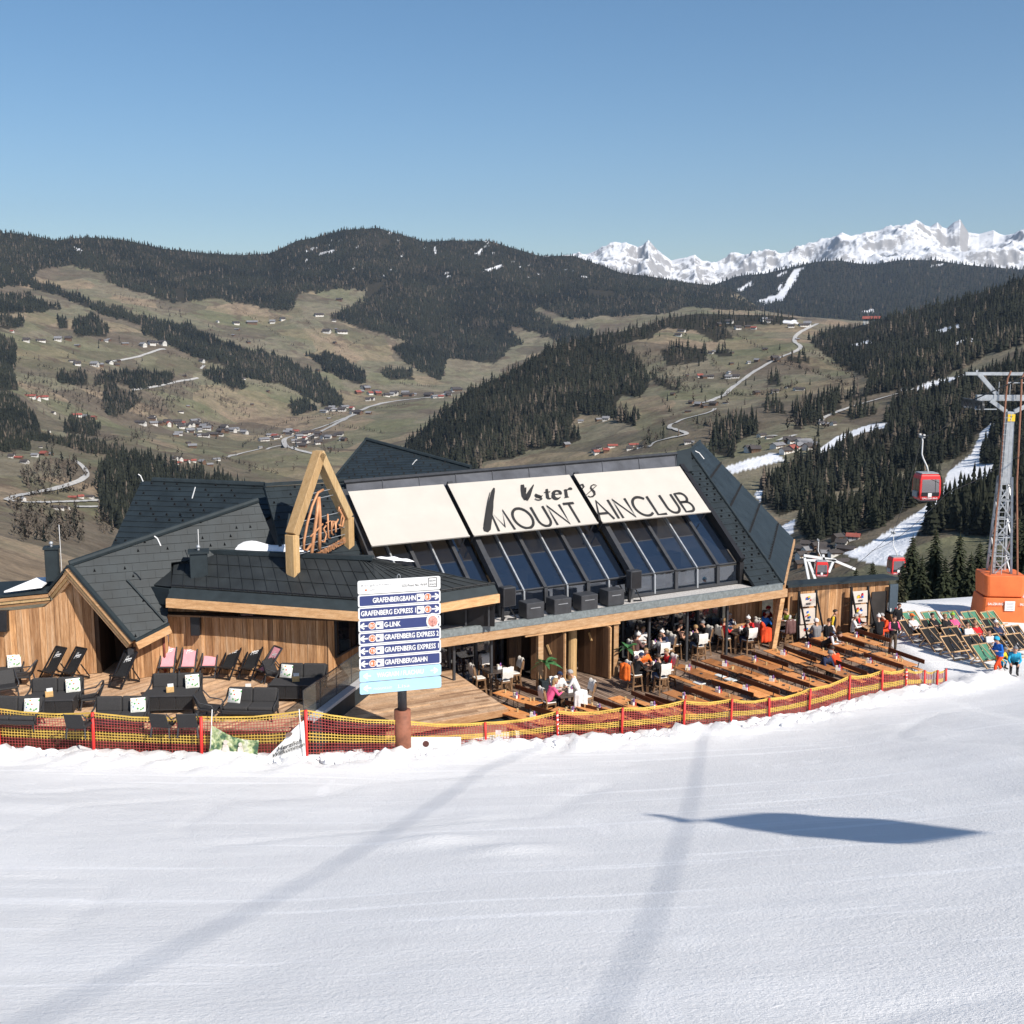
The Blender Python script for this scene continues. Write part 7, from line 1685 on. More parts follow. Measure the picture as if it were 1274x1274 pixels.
def seat(key, dz=0): q, a = SEAT[key]; return Vector((q.x, q.y, .004)), a
S_ = seat
person(*S_('t3l'), 'sit_lean', 'person in a pink top leaning on the table before the left door', 'pink', 'black', 'long', M_HAIRB)
person(*S_('t3b'), 'sit', 'person with white sleeves and a dark cap behind the table by the door', 'white', 'jeans', 'cap', CL['navy'])
person(S_('t3r')[0] + Vector((-.3, .5, 0)), S_('t3r')[1] - .6, 'sit_lean', 'person in light grey beside the log column at the door table', 'white', 'grey', 'hair', M_HAIRG)
hung_jacket(*S_('t3f'), CL['white'], 'white jacket hung on a chair beside the person in pink')
person(*S_('t5l'), 'sit_lean', 'person in black with a blue cap at the orange jacket table', 'black', 'black', 'cap', CL['navy'])
person(*S_('t5b'), 'sit_lean', 'person in an orange jacket leaning over the chalet table', 'orange', 'black', 'hair', M_HAIRB)
person(*S_('t5r'), 'sit', 'person in a black and red vest at the orange jacket table', 'red', 'black', 'hair', M_HAIRB, 'black')
hung_jacket(S_('t5l')[0] + Vector((-.25, -.45, 0)), S_('t5l')[1] + .25, CL['orange'], 'bright orange jacket hung over a chair right of the entrance')
person(*S_('t4l'), 'sit', 'person in a brown sweater sitting by the glass front', 'brown', 'jeans', 'hat', CL['white'])
person(*S_('t4b'), 'sit_arm', 'person in white with one hand raised by the glass front', 'white', 'grey', 'hair', M_HAIRB)
person(*S_('t4r'), 'sit_lean', 'person in navy with a white hat at the table by the glass', 'navy', 'navy', 'hat', CL['white'])
person(*S_('t6l'), 'sit_lean', 'person in black with bare arms under the middle of the eave', 'black', 'black', 'hair', M_HAIRD, M_SKIN)
person(*S_('t6r'), 'sit', 'person in black with a grey hat under the middle of the eave', 'black', 'black', 'hat', CL['grey'])
person(*S_('t6b'), 'sit_arm', 'person in dark clothes behind the table under the middle of the eave', 'black', 'black', 'hair', M_HAIRD)
person(*S_('t7l'), 'sit_arm', 'person in a red jacket with a hand at the face', 'red', 'black', 'hair', M_HAIRB)
person(*S_('t7f'), 'sit', 'person in black with dark trousers before the red jackets table', 'black', 'navy', 'hair', M_HAIRD)
person(*S_('t7r'), 'sit_lean', 'person in red with a white hat at the red jackets table', 'red', 'black', 'hat', CL['white'])
hung_jacket(S_('t7r')[0] + Vector((.05, -.35, 0)), S_('t7r')[1] - .5, CL['oranger'], 'orange red jacket hung on a chair by the red jackets table')
hung_jacket(S_('t7f')[0] + Vector((.62, .0, 0)), S_('t7f')[1], CL['oranger'], 'second orange red jacket hanging beside the red jackets table')
person(*S_('t8l'), 'sit_lean', 'person in a bright blue jacket below the slanted brace', 'blue', 'black', 'hair', M_HAIRG)
person(*S_('t8b'), 'sit', 'person in a red jacket behind the table below the brace', 'red', 'black', 'helmet', CL['red'])
person(*S_('t8r'), 'sit_lean', 'person in green and white at the table below the brace', 'green', 'black', 'hair', M_HAIRD, 'white')
hung_jacket(*S_('t8f'), CL['brown'], 'brown jacket on the front chair below the slanted brace')
def F0(px, py): q = at(px, py, 0); return Vector((q.x, q.y, .004))
person(F0(1110, 812.5), R(8), 'tray', 'waiter standing in black with pink sleeves at the deck edge', 'black', 'khaki', 'hair', M_HAIRD, 'pink')
person(F0(1024, 826), R(55), 'bend', 'waitress in a black vest and white sleeves bending over a beer table', 'black', 'black', 'hair', M_HAIRD, 'white')
q = F0(1022, 846); person(q, R(32), 'sit_low', 'person in a dark blue jacket seated on a bench near the net', 'navy', 'black', 'helmet', CL['grey'], None, .47)
q = F0(1043, 846); person(q, R(210), 'sit_low', 'person in orange red seated across from the dark blue jacket', 'oranger', 'black', 'hair', M_HAIRD, None, .47)
# skier walking on the snow
q = on_snow(1242, 842); q.z += .02
person(q, R(-75), 'walk', 'skier walking in a blue jacket and orange trousers with helmet', 'blue', 'oranger', 'helmet', CL['cyan'], None, .66, 1.0, True)
# ================================================================ DECK CHAIRS AND SUNBATHERS ON THE SNOW
def double_chair(m):
    t = thing('double_deck_chair', 'x', 'deck chair'); w = .98
    for sx in (-1, 1):
        mb = MB(); mb.beam((sx * w / 2, -.60, .02), (sx * w / 2, .50, .94), .045, .07); mb.build('side_rail', M_CHAIRPINE, t)
        mb = MB(); mb.beam((sx * (w / 2 - .06), .52, .02), (sx * (w / 2 - .06), -.50, .44), .04, .06); mb.build('support_rail', M_CHAIRPINE, t)
        mb = MB(); mb.beam((sx * (w / 2 - .02), .05, .60), (sx * (w / 2 - .02), .50, .05), .03, .045); mb.build('prop', M_CHAIRPINE, t)
    mb = MB(); mb.beam((-w / 2, .50, .94), (w / 2, .50, .94), .05); mb.beam((-w / 2, -.52, .44), (w / 2, -.52, .44), .05); mb.beam((-w / 2, -.58, .04), (w / 2, -.58, .04), .05); mb.beam((0, .48, 1.0), (0, -.5, .42), .03, .02); mb.build('crossbar', M_CHAIRPINE, t)
    for c in (-1, 1):
        mb = MB(); N = 12; vs = []; cx = c * .24; ww = .215
        for i in range(N + 1):
            u_ = i / N; y = .51 - 1.02 * u_; z = .95 - .51 * u_ - .25 * math.sin(math.pi * u_ ** 1.2); vs += [(cx - ww, y, z), (cx + ww, y, z)]
        mb.add(vs, [(2 * i, 2 * i + 2, 2 * i + 3, 2 * i + 1) for i in range(N)]); mb.build('sling', m, t, smooth=True)
    return t
def on_s(px, py): q = on_snow(px, py); q.z = float(ground_z(np.array(q.x), np.array(q.y))) + .01; return q
DC = {}
ORD = ['nearest the wooden deck', 'second from the wooden deck', 'third from the wooden deck', 'fourth from the wooden deck', 'fifth from the wooden deck']
ra_ = R(24)
for row, (x0, y0, n, key) in {'A': (1135, 790, 5, 'green'), 'B': (1133, 801, 5, 'black'), 'C': (1160, 812, 5, 'black'), 'D': (1186, 823, 4, 'black'), 'E': (1226, 834, 1, 'green2')}.items():
    p0 = on_s(x0, y0) + Vector((math.cos(ra_) * .58 - math.sin(ra_) * .55, math.sin(ra_) * .58 + math.cos(ra_) * .55, 0))
    for i in range(n):
        q = p0 + Vector((math.cos(R(8)), math.sin(R(8)), 0)) * 1.05 * i; q.z = float(ground_z(np.array(q.x), np.array(q.y))) + .01
        col = 'green' if key.startswith('green') else 'black'
        lab = '%s double deck chair %s' % (col, {'A': 'in the back row, ' + ORD[i], 'B': 'in the second row, ' + ORD[i], 'C': 'in the third row, ' + ORD[i], 'D': 'in the front row, ' + ORD[i], 'E': 'alone nearest the walking skier'}[row])
        put('dd' + col, (lambda: double_chair(M_GREENF)) if col == 'green' else (lambda: double_chair(M_SLING)), q, ra_ + R(random.uniform(-5, 5)), lab, col + ' deck chairs on the snow', .92); DC[row + str(i)] = q
def recl(key, side, label, jacket, trousers='black', hair='hair', hm=None, sleeves=None):
    q = DC[key]; p = q + Vector((math.cos(ra_) * .24 * side, math.sin(ra_) * .24 * side, 0)); return person(p, ra_, 'recline', label, jacket, trousers, hair, hm or M_HAIRD, sleeves)
recl('B0', 1, 'person in a white shirt lying in the deck chair nearest the waiter', 'white', 'black', 'cap', CL['orange'])
recl('B1', 1, 'person in black lying in a deck chair in the second row', 'black', 'black', 'hair', M_HAIRD)
recl('B2', -1, 'person in black and light blue lying in the second deck chair row', 'black', 'cyan', 'hair', M_HAIRB)
recl('B2', 1, 'person in pink and green lying in the second deck chair row', 'pink', 'black', 'hat', CL['green'])
recl('C2', -1, 'person in white and blue jeans lying in the third row', 'white', 'jeans', 'hair', M_HAIRD)
recl('C2', 1, 'person in a red jacket with blond hair lying in the third row', 'red', 'grey', 'hair', M_HAIRB)
recl('C3', 1, 'person in dark clothes with a pale hat at the right of the third row', 'navy', 'black', 'hat', CL['white'])
recl('D2', -1, 'person in white with black trousers behind the walking skier', 'white', 'black', 'hair', M_HAIRD)
q = on_s(1252, 838); person(q + Vector((0, .9, 0)), ra_, 'sit_low', 'child in yellow and cyan crouching behind the walking skier', 'yellow', 'cyan', 'helmet', CL['grey'], None, .30, .8)
q = on_s(1268, 842); person(q + Vector((0, .6, 0)), R(-20), 'sit_low', 'person in a cyan jacket sitting low at the right picture edge', 'cyan', 'black', 'hat', CL['grey'], None, .34)

# ================================================================ BAR HUT AT THE TERRACE END
h0, h1 = at(978, 797, 0), at(1103, 786, 0); h0.z = h1.z = 0
hut = thing('bar_hut', 'boarded bar hut with dark roof edge at the far end of terrace', 'hut', h0); XF[hut.name] = Matrix.Translation(h0); hd_ = (h1 - h0).normalized(); hn_ = Vector((hd_.y, -hd_.x, 0)); hL_ = (h1 - h0).length; HH = 2.75
def hp(s, d, z): return h0 + hd_ * s + hn_ * d + Vector((0, 0, z))
rr = random.Random(12); mb = MB(); mb.prism([hp(0, 0, 0), hp(hL_, 0, 0), hp(hL_, 0, HH), hp(0, 0, HH)], .15); hw = part(mb, 'wall', M_DARKBOARD, hut)
x = 0
while x < hL_ - .05:
    b = min(rr.uniform(.2, .34), hL_ - x); pr = rr.uniform(.02, .045); mb = MB(); mb.prism([hp(x + .006, pr, .02), hp(x + b - .006, pr, .02), hp(x + b - .006, pr, HH), hp(x + .006, pr, HH)], pr - .003); part(mb, 'board', M_BOARD, hw); x += b
mb = MB(); mb.prism([hp(-.2, .35, HH + .05), hp(hL_ + .3, .35, HH + .05), hp(hL_ + .3, -.9, HH - .02), hp(-.2, -.9, HH - .02)], .12); part(mb, 'roof', M_FASCIA, hut)
mb = MB(); mb.prism([hp(0, -.8, -1), hp(0, -.16, -1), hp(0, -.16, HH - .1), hp(0, -.8, HH - .15)], .12); mb.prism([hp(hL_, -.16, -1), hp(hL_, -.8, -1), hp(hL_, -.8, HH - .15), hp(hL_, -.16, HH - .1)], .12); mb.prism([hp(hL_, -.8, -1), hp(0, -.8, -1), hp(0, -.8, HH - .15), hp(hL_, -.8, HH - .15)], .12); part(mb, 'rear_wall', M_DARKBOARD, hut)
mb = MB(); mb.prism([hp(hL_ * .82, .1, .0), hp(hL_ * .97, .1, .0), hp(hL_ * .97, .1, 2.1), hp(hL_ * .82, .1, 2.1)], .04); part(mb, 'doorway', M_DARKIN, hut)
mb = MB(); mb.beam(hp(hL_ * .80, .06, 0), hp(hL_ * .80, .06, 2.2), .1, .1, hd_); mb.beam(hp(hL_ * .55, .06, 1.5), hp(hL_ * .80, .06, 2.3), .06, .14, hn_); part(mb, 'timber', M_BEAM, hut)
# tall banner post at the right end
t = thing('banner_post', 'dark blue grey panel post with timber foot right of bar hut', 'post', hp(hL_ + .1, .25, 0)); XF[t.name] = Matrix.Translation(hp(hL_ + .1, .25, 0))
mb = MB(); mb.box(hp(hL_ + .1, .25, 1.78), (.46, .10, 1.35), math.atan2(hd_.y, hd_.x)); part(mb, 'panel', mat('blue_grey_panel', (.06, .085, .11), .5, .1), t)
mb = MB(); mb.box(hp(hL_ + .1, .25, .5), (.42, .30, 1.0), math.atan2(hd_.y, hd_.x)); part(mb, 'foot', M_BOARD, t)
mb = MB(); mb.box(hp(hL_ + .1, .25, 1.06), (.5, .36, .10), math.atan2(hd_.y, hd_.x)); part(mb, 'shelf', M_BLACK, t)
for k in (-1, 1): mb = MB(); c0 = hp(hL_ + .1 + k * .14, .25, 1.11); mb.tube([c0, c0 + Vector((0, 0, .16))], [.06, .07], 8); o = mb.build('pot', M_WHITE if k < 0 else CL['red']); tag(o, ('white' if k < 0 else 'red') + ' small pot standing on the shelf of the panel post', 'pot')
# poster boards on black easel posts
M_POSTER = mat('pale_poster', (.60, .53, .47), .7, .06, 4)
def poster_stack(s, boards, label):
    base = hp(s, .45, 0); t = thing('poster_stand', label, 'sign', base); XF[t.name] = Matrix.Translation(base); a = math.atan2(hd_.y, hd_.x)
    for k in (-1, 1): mb = MB(); mb.beam(hp(s + k * .46, .42, 0), hp(s + k * .46 - .0, .42, 2.5), .10, .10, hn_); mb.beam(hp(s + k * .46, .42, 2.4), hp(s + k * .46 + .28, 1.0, 0), .07); part(mb, 'post', M_BLACK, t)
    for z, h in boards:
        mb = MB(); mb.prism([hp(s - .41, .52, z), hp(s + .41, .52, z), hp(s + .41, .47, z + h), hp(s - .41, .47, z + h)], .04); bo = part(mb, 'poster', M_POSTER, t)
        mb = MB(); r_ = random.Random(int(z * 10 + s)); cols = [CL['red'], CL['blue'], CL['navy'], CL['black'], CL['yellow']]
        for j in range(7):
            x_, z_ = s + r_.uniform(-.14, .14), z + h * r_.uniform(.40, .8); w = r_.uniform(.03, .08); mb.use(cols[j % 5]).add([hp(x_ - w, .545 - .05 * (z_ - z) / h, z_ - w), hp(x_ + w, .545 - .05 * (z_ - z) / h, z_ - w * .6), hp(x_ + w * .6, .545 - .05 * (z_ - z) / h, z_ + w), hp(x_ - w * .8, .545 - .05 * (z_ - z) / h, z_ + w * .7)], [(0, 1, 2, 3)])
        mb.use(CL['black'])
        for j in range(2): mb.add([hp(s - .13, .542, z + h * .24 - j * .05), hp(s + .13, .542, z + h * .24 - j * .05), hp(s + .13, .54, z + h * .28 - j * .05), hp(s - .13, .54, z + h * .28 - j * .05)], [(0, 1, 2, 3)])
        part(mb, 'print', None, bo)
poster_stack(hL_ * .145, [(1.75, .62), (.90, .74), (.22, .60)], 'stack of pale posters on black posts at left of the hut')
poster_stack(hL_ * .655, [(1.72, .58), (1.05, .58), (.38, .56)], 'stack of pale posters on black posts at right of the hut')
# guests at the hut
def hutp(s, d): q = hp(s, d, 0); q.z = .004; return q
def small_table(s, d, label):
    q = hutp(s, d); t = thing('wall_table', label, 'table', q, math.atan2(hd_.y, hd_.x)); mb = MB(); mb.box((0, 0, .74), (1.0, .5, .04)); mb.build('table_top', M_BEAM, t)
    for sx in (-1, 1): mb = MB(); mb.beam((sx * .4, 0, 0), (sx * .4, 0, .72), .06); mb.build('leg', M_BLACK, t)
    mb = MB(); mb.box((0, 0, .0)if False else (.1, 0, .82), (.3, .15, .12)); o = mb.build('tray', M_BLACK); o.location = q; tag(o, 'dark tray with cups on the ' + label, 'tray')
small_table(hL_ * .68, 1.35, 'narrow table before the right poster stack')
small_table(hL_ * .16, 1.35, 'narrow table before the left poster stack')
person(hutp(hL_ * .28, 1.5), R(70), 'stand', 'person standing in black with a yellow striped sleeve by the hut', 'black', 'jeans', 'hair', M_HAIRD, 'yellow')
person(hutp(hL_ * .50, 1.35), R(75), 'sit', 'person in white sitting in front of the hut wall', 'white', 'black', 'hair', M_HAIRG, None, .47)
person(hutp(hL_ * .58, .95), R(60), 'sit', 'person in a red vest sitting beside the hut table', 'red', 'black', 'hat', CL['white'], 'black', .47)
person(hutp(hL_ * .84, 1.5), R(-80), 'sit_low', 'person in a full orange suit bending forward before the hut doorway', 'oranger', 'oranger', 'hair', M_HAIRG, None, .45)
person(hutp(hL_ * .99, .9), R(20), 'stand', 'person in black standing under the blue grey panel', 'black', 'black', 'hair', M_HAIRD, None, .66, .94)
def stool(s, d, label):
    q = hutp(s, d); t = thing('stool', label, 'stool', q); mb = MB(); mb.box((0, 0, .44), (.42, .42, .05)); mb.build('seat', M_REDWOOD, t)
    for a in (45, 135, 225, 315): mb = MB(); mb.beam((.17 * math.cos(R(a)), .17 * math.sin(R(a)), .42), (.2 * math.cos(R(a)), .2 * math.sin(R(a)), 0), .04); mb.build('leg', M_BLACK, t)
stool(hL_ * .50, 1.35, 'stool under the person in white by the hut'); stool(hL_ * .58, .95, 'stool under the person in a red vest'); stool(hL_ * .84, 1.5, 'stool under the person in the orange suit')

# ================================================================ CABLE CAR: TOWER, ROPES, GONDOLAS
tb_ = at(1239, 768, -.1); t = thing('cable_car_tower', 'galvanised lattice cable car tower with a wide crossarm', 'tower', tb_, R(-4)); TW = tb_
def tz(py): return (at_y(1243, py, tb_.y) - tb_).z
zl, zs, zc, zt = tz(600), tz(512), tz(498), tz(465)
bw_, tw_ = .56, .26
cor = [(-1, -1), (1, -1), (1, 1), (-1, 1)]
M_RUST = mat('rusty_conduit', (.28, .13, .08), .7, .2)
def cpt(k, z): w = bw_ + (tw_ - bw_) * min(1, z / zl); return Vector((cor[k][0] * w, cor[k][1] * w, z))
for k in range(4): mb = MB(); mb.beam(cpt(k, 0), cpt(k, zl + .3), .10, .10, (1, 0, 0)); mb.build('corner_leg', M_STEEL, t)
nb = 7
for k in range(4):
    for i in range(nb):
        z0, z1 = zl * (i / nb) ** .9, zl * ((i + 1) / nb) ** .9; a, b = (k, (k + 1) % 4) if i % 2 == 0 else ((k + 1) % 4, k); mb = MB(); mb.beam(cpt(a, z0), cpt(b, z1), .06, .06); mb.beam(cpt(k, z1), cpt((k + 1) % 4, z1), .05, .05); mb.build('brace', M_STEEL, t)
mb = MB(); mb.prism([(-tw_, -tw_, zl), (tw_, -tw_, zl), (tw_ * .8, -tw_ * .8, zs), (-tw_ * .8, -tw_ * .8, zs)], .02); 
mb = MB(); sh = [(-tw_, zl - .1), (tw_, zl - .1), (tw_ * .75, zs), (-tw_ * .75, zs)]
mb.add([(x, -tw_, z) for x, z in sh] + [(x, tw_, z) for x, z in sh], [(0, 1, 2, 3), (7, 6, 5, 4), (0, 4, 5, 1), (1, 5, 6, 2), (2, 6, 7, 3), (3, 7, 4, 0)]); bevel(mb.build('shaft', M_STEEL, t), .03)
mb = MB(); mb.beam((tw_ * .75, -.1, zs), (1.3, -.1, zc), .14, .2); mb.beam((-tw_ * .75, -.1, zs), (-1.0, -.1, zc), .14, .2); mb.build('gusset', M_STEEL, t)
AL, AR = -1.95, 4.3
mb = MB(); mb.beam((AL + .25, 0, zc + .12), (AR, 0, zc + .12), .26, .30); bevel(mb.build('crossarm', M_STEEL, t), .02)
mb = MB(); mb.beam((AL - .35, 0, zt), (AR, 0, zt), .12, .16); mb.build('upper_beam', M_STEEL, t)
mb = MB(); mb.beam((AL + 1.25, 0, zc + .3), (AL + .3, 0, zt), .16, .2); mb.build('upright_strut', M_STEEL, t)
mb = MB(); mb.beam((AL + 1.6, -.3, zc + .9), (AR, -.3, zc + .9), .05)
for i in range(4): x = AL + 1.25 + i * .55; mb.tube([(x, -.3, zc + .3), (x, -.3, zc + .95)], .02, 5)
mb.build('catwalk_rail', M_STEEL, t)
for sx in (AL + .1, ):
    mb = MB(); mb.beam((sx, -1.6, zc - .05), (sx, 1.6, zc - .05), .10, .16)
    for i in range(6):
        y = -1.5 + i * .6; mb.tube([(sx - .05, y, zc - .22), (sx + .05, y, zc - .22)], .2, 12)
    mb.build('sheave_train', M_DKGREY, t); mb = MB(); mb.beam((sx - .15, -.9, zc - .4), (sx + .9, -.9, zc - .4), .05); mb.beam((sx - .15, .9, zc - .4), (sx + .9, .9, zc - .4), .05); mb.beam((sx - .15, -.9, zc - .4), (sx + .3, -.2, zc + .1), .05); mb.build('catwalk', M_STEEL, t)
mb = MB()
for k in (-1, 1): mb.beam((-.25 + k * .17, -bw_ - .02 if False else -.62, 0), (-.22 + k * .14, -.52, zs), .03)
for i in range(38): z = zs * i / 38; y = -.62 + .10 * z / zs; mb.beam((-.25 - .17, y, z), (-.25 + .17, y, z), .022)
mb.build('ladder', M_STEEL, t)
for x, d in ((-.68, -.85), (.72, -.85)): mb = MB(); mb.tube([(x * (1.15), d, 0), (x * .62, -.46, zl), (x * .55, -.42, zs), (x * .5 , -.4, zc + 1.1), (x * .5 + .15, -.4, zc + 1.5)], .045, 6); mb.build('conduit', M_RUST, t)
mb = MB(); mb.box((0.02, -tw_ - .03, zs - .3), (.36, .03, .36)); pn = mb.build('number_plate', mat('yellow_plate', (.80, .52, .04), .5, .05), t); mb = MB(); put_text(mb, '7', (-.06, -tw_ - .05, zs - .40), (1, 0, 0), (0, 0, 1), .28); mb.build('number', M_INK, pn)
# orange padding round the foot
p = at(1241, 770, -.15); t = thing('crash_pad', 'bright orange crash padding wrapped round the tower foot', 'padding', p, R(-4)); 
def pz(py): return (at_y(1241, py, p.y) - p).z
mb = MB()
def padblock(z0, z1, w0, w1, bulge):
    N = 7; rings = []
    for j in range(N + 1):
        v_ = j / N; w = w0 + (w1 - w0) * v_ + bulge * math.sin(math.pi * v_); ring = []
        for cx, cy, a0 in ((1, -1, -90), (1, 1, 0), (-1, 1, 90), (-1, -1, 180)):
            for k in range(4): a = R(a0 + 30 * k); rr_ = .22; ring.append((cx * (w - rr_) + rr_ * math.cos(a) + .02 * math.sin(5 * v_ + cx), cy * (w * .9 - rr_) + rr_ * math.sin(a), z0 + (z1 - z0) * v_ + .02 * math.sin(3 * cx + 2 * cy + 4 * v_)))
        rings.append(ring)
    n = 16; b = [v for r_ in rings for v in r_]; mb.add(b, [(j * n + k, j * n + (k + 1) % n, (j + 1) * n + (k + 1) % n, (j + 1) * n + k) for j in range(N) for k in range(n)] + [tuple(N * n + k for k in range(n)), tuple(range(n - 1, -1, -1))])
padblock(pz(772), pz(739), 1.14, 1.03, .05); lo = mb.build('lower_pad', M_ORPAD, t, smooth=False); bevel(lo, .03)
mb = MB(); padblock(pz(738.5), pz(712), .96, 1.02, .04); bevel(mb.build('upper_pad', M_ORPAD, t), .03)
mb = MB(); mb.box((.20, -1.06, pz(748)), (.50, .06, .50)); pl_ = mb.build('notice', M_WHITE, t); mb = MB()
for i in range(5): mb.box((.20, -1.093, pz(748) + .16 - i * .08), (.36 - .06 * (i % 2), .004, .022))
mb.build('notice_lines', M_GREYTX, pl_)
mb = MB(); put_text(mb, 'SALZBURG', (-.90, -1.085, pz(747)), (1, 0, 0), (0, 0, 1), .17, .75, .004); put_text(mb, 'SALZ', (.70, -1.085, pz(747)), (1, 0, 0), (0, 0, 1), .17, .26, .004); mb.build('lettering', M_WHITE, t)
# ropes
def rope(name, pts, r, label):
    P_ = [Vector(p) for p in pts]; out = []
    for i in range(len(P_) - 1):
        n = 10; ln = (P_[i + 1] - P_[i]).length
        for k in range(n): q = P_[i].lerp(P_[i + 1], k / n); q.z -= ln * .012 * 4 * (k / n) * (1 - k / n); out.append(q)
    out.append(P_[-1]); mb = MB(); mb.tube(out, r, 6); tag(mb.build(name, M_BLACK, smooth=True), label, 'cable')
Mt = Matrix.Translation(TW) @ Matrix.Rotation(R(-4), 4, 'Z')
armL = Mt @ Vector((AL + .1, 0, zc + .02)); armR = Mt @ Vector((AR, 0, zc + .02))
Y1, Y2, Y3 = 98, 148, 172
g1t, g2t = at_y(1147, 543, Y1), at_y(1111, 663, Y2); g3t = at_y(1017, 698, Y3)
end1 = at_y(1000, 745, 215)
# shadows of the two ropes fall across the piste
A2, B2 = on_snow(745, 1274), on_snow(872, 938)
r2a, r2b = B2 + SDIR * 33, A2 + SDIR * 36
A1, B1 = on_snow(30, 1274), on_snow(600, 958)
r1a, r1b = B1 + SDIR * 45, A1 + SDIR * 48
d2 = (r2b - r2a); d1 = (r1b - r1a)
rope('haul_cable', [armL, r2a, r2b, r2b + d2 * 1.2], .030, 'steel haul cable from the tower crossarm up over the piste')
rope('haul_cable', [armR, r1a, r1b, r1b + d1 * 1.2], .038, 'second steel haul cable passing high over the piste')
rope('haul_cable', [armL, g1t, g2t, end1], .028, 'thin cable carrying the two red gondolas down to the valley')
rope('haul_cable', [armR, at_y(1180, 612, 100), at_y(1085, 685, 165), at_y(1035, 720, 215)], .028, 'thin cable crossing the snowy piste below the front gondola')
M_GRED = mat('gondola_red', (.62, .025, .022), .3, .06, 2, 0, .6); M_GGREY = mat('gondola_grey', (.30, .31, .32), .4, .1); M_GGLASS = glass_mat('gondola_glass', (.03, .035, .04), .8)
def gondola():
    t = thing('gondola', 'x', 'gondola')
    w, d = .93, .82
    def ring(z, s): return [(sx * w * s, sy_ * d * s, z) for sx, sy_ in ((-1, -1), (1, -1), (1, 1), (-1, 1))]
    mb = MB(); zs_ = [(-2.25, .80), (-2.05, .93), (-1.6, 1.0), (-.55, .97), (-.12, .88), (-.02, .74)]; vs = [v for z, s in zs_ for v in ring(z, s)]; fs = [(3, 2, 1, 0), tuple(range(20, 24))]
    for i in range(5):
        for k in range(4): fs.append((i * 4 + k, i * 4 + (k + 1) % 4, (i + 1) * 4 + (k + 1) % 4, (i + 1) * 4 + k))
    mb.add(vs, fs); bevel(mb.build('body', M_GRED, t), .05, 2)
    for ang in (0, 90, 180, 270):
        a = R(ang); ca, sa = math.cos(a), math.sin(a); D_, W_ = (d, w) if ang in (0, 180) else (w, d)
        def q(x, y, z): return (x * ca - y * sa, x * sa + y * ca, z)
        mb = MB(); mb.add([q(-W_ * .80, -D_ * 1.012, -1.55), q(W_ * .80, -D_ * 1.012, -1.55), q(W_ * .78, -D_ * .988, -.45), q(-W_ * .78, -D_ * .988, -.45)], [(0, 1, 2, 3)]); mb.build('window', M_GGLASS, t)
        mb = MB(); mb.add([q(-W_ * .82, -D_ * 1.014, -1.86), q(W_ * .82, -D_ * 1.014, -1.86), q(W_ * .82, -D_ * 1.014, -1.55), q(-W_ * .82, -D_ * 1.014, -1.55)], [(0, 1, 2, 3)]); mb.build('lower_glazing', M_BLACK, t)
        if ang == 0:
            mb = MB(); mb.add([q(-.20, -D_ * 1.03, -1.93), q(.12, -D_ * 1.03, -1.93), q(.12, -D_ * 1.03, -1.60), q(-.20, -D_ * 1.03, -1.60)], [(0, 1, 2, 3)]); mb.build('notice', M_WHITE, t)
            mb = MB(); put_text(mb, 'SALZBURG', (-.68, -D_ * 1.02, -2.12), (1, 0, 0), (0, -.12, 1), .20, 1.30, .008); mb.build('lettering', M_WHITE, t)
        mb = MB(); mb.beam(q(0 if ang in (90, 270) else W_ * .45, -D_ * 1.0, -1.55), q(0 if ang in (90, 270) else W_ * .45, -D_ * .98, -.45), .04); mb.build('window_bar', M_BLACK, t)
    mb = MB(); mb.box((0, 0, .02), (1.5, 1.3, .10)); bevel(mb.build('roof', M_GGREY, t), .03)
    mb = MB(); mb.box((-.98, 0, -1.75), (.10, .9, .5)); mb.box((.0, 0, -2.3), (1.2, 1.0, .08)); mb.build('ski_rack', M_GGREY, t)
    mb = MB(); mb.tube([(.1, 0, .05), (-.05, 0, .55), (-.42, 0, 1.25), (-.55, 0, 1.6), (-.55, 0, 2.75), (-.62, 0, 3.0)], .06, 7); mb.build('hanger', M_WHITE, t, smooth=True)
    mb = MB(); mb.box((-.62, 0, 3.08), (.20, .85, .16)); mb.tube([(-.72, -.4, 3.22), (-.55, -.4, 3.22)], .12, 8); mb.tube([(-.72, .4, 3.22), (-.55, .4, 3.22)], .12, 8); mb.build('grip', M_GGREY, t)
    return t
def place_g(top, rz, label, s=1.0): return put('gondola', gondola, top - Vector((-.62 * s, 0, 3.1 * s)), rz, label, 'red cable car gondolas', s)
place_g(g1t, R(4), 'large red gondola hanging in front of the snowy piste')
place_g(g2t, R(8), 'smaller red gondola hanging lower above the dark firs')
place_g(g3t + Vector((0, 0, 3.1)), R(-4), 'red gondola top peeking over the bar hut roof')
# unseen gondola added on the rope to cast the leaf-shaped shadow on the piste
gs = on_snow(822, 1017); tt = r2a.lerp(r2b, .30); best = min((((gs + SDIR * k) - (r2a + d2 * f)).length, f) for k in np.linspace(15, 45, 90) for f in np.linspace(0, 1, 80)); gtop = r2a + d2 * best[1]; place_g(gtop + Vector((0, 0, 2.15)), R(15), 'unseen red gondola added high above the piste to cast a shadow', 1.03)
for ch in bpy.context.scene.objects:
    if ch.parent is not None and ch.parent.get('label') == 'unseen red gondola added high above the piste to cast a shadow':
        if ch.name.startswith('hanger'): ch.scale.z = .30  # hanger shortened to shape the cast shadow
        elif ch.name.startswith('grip'): ch.location.z = -2.1
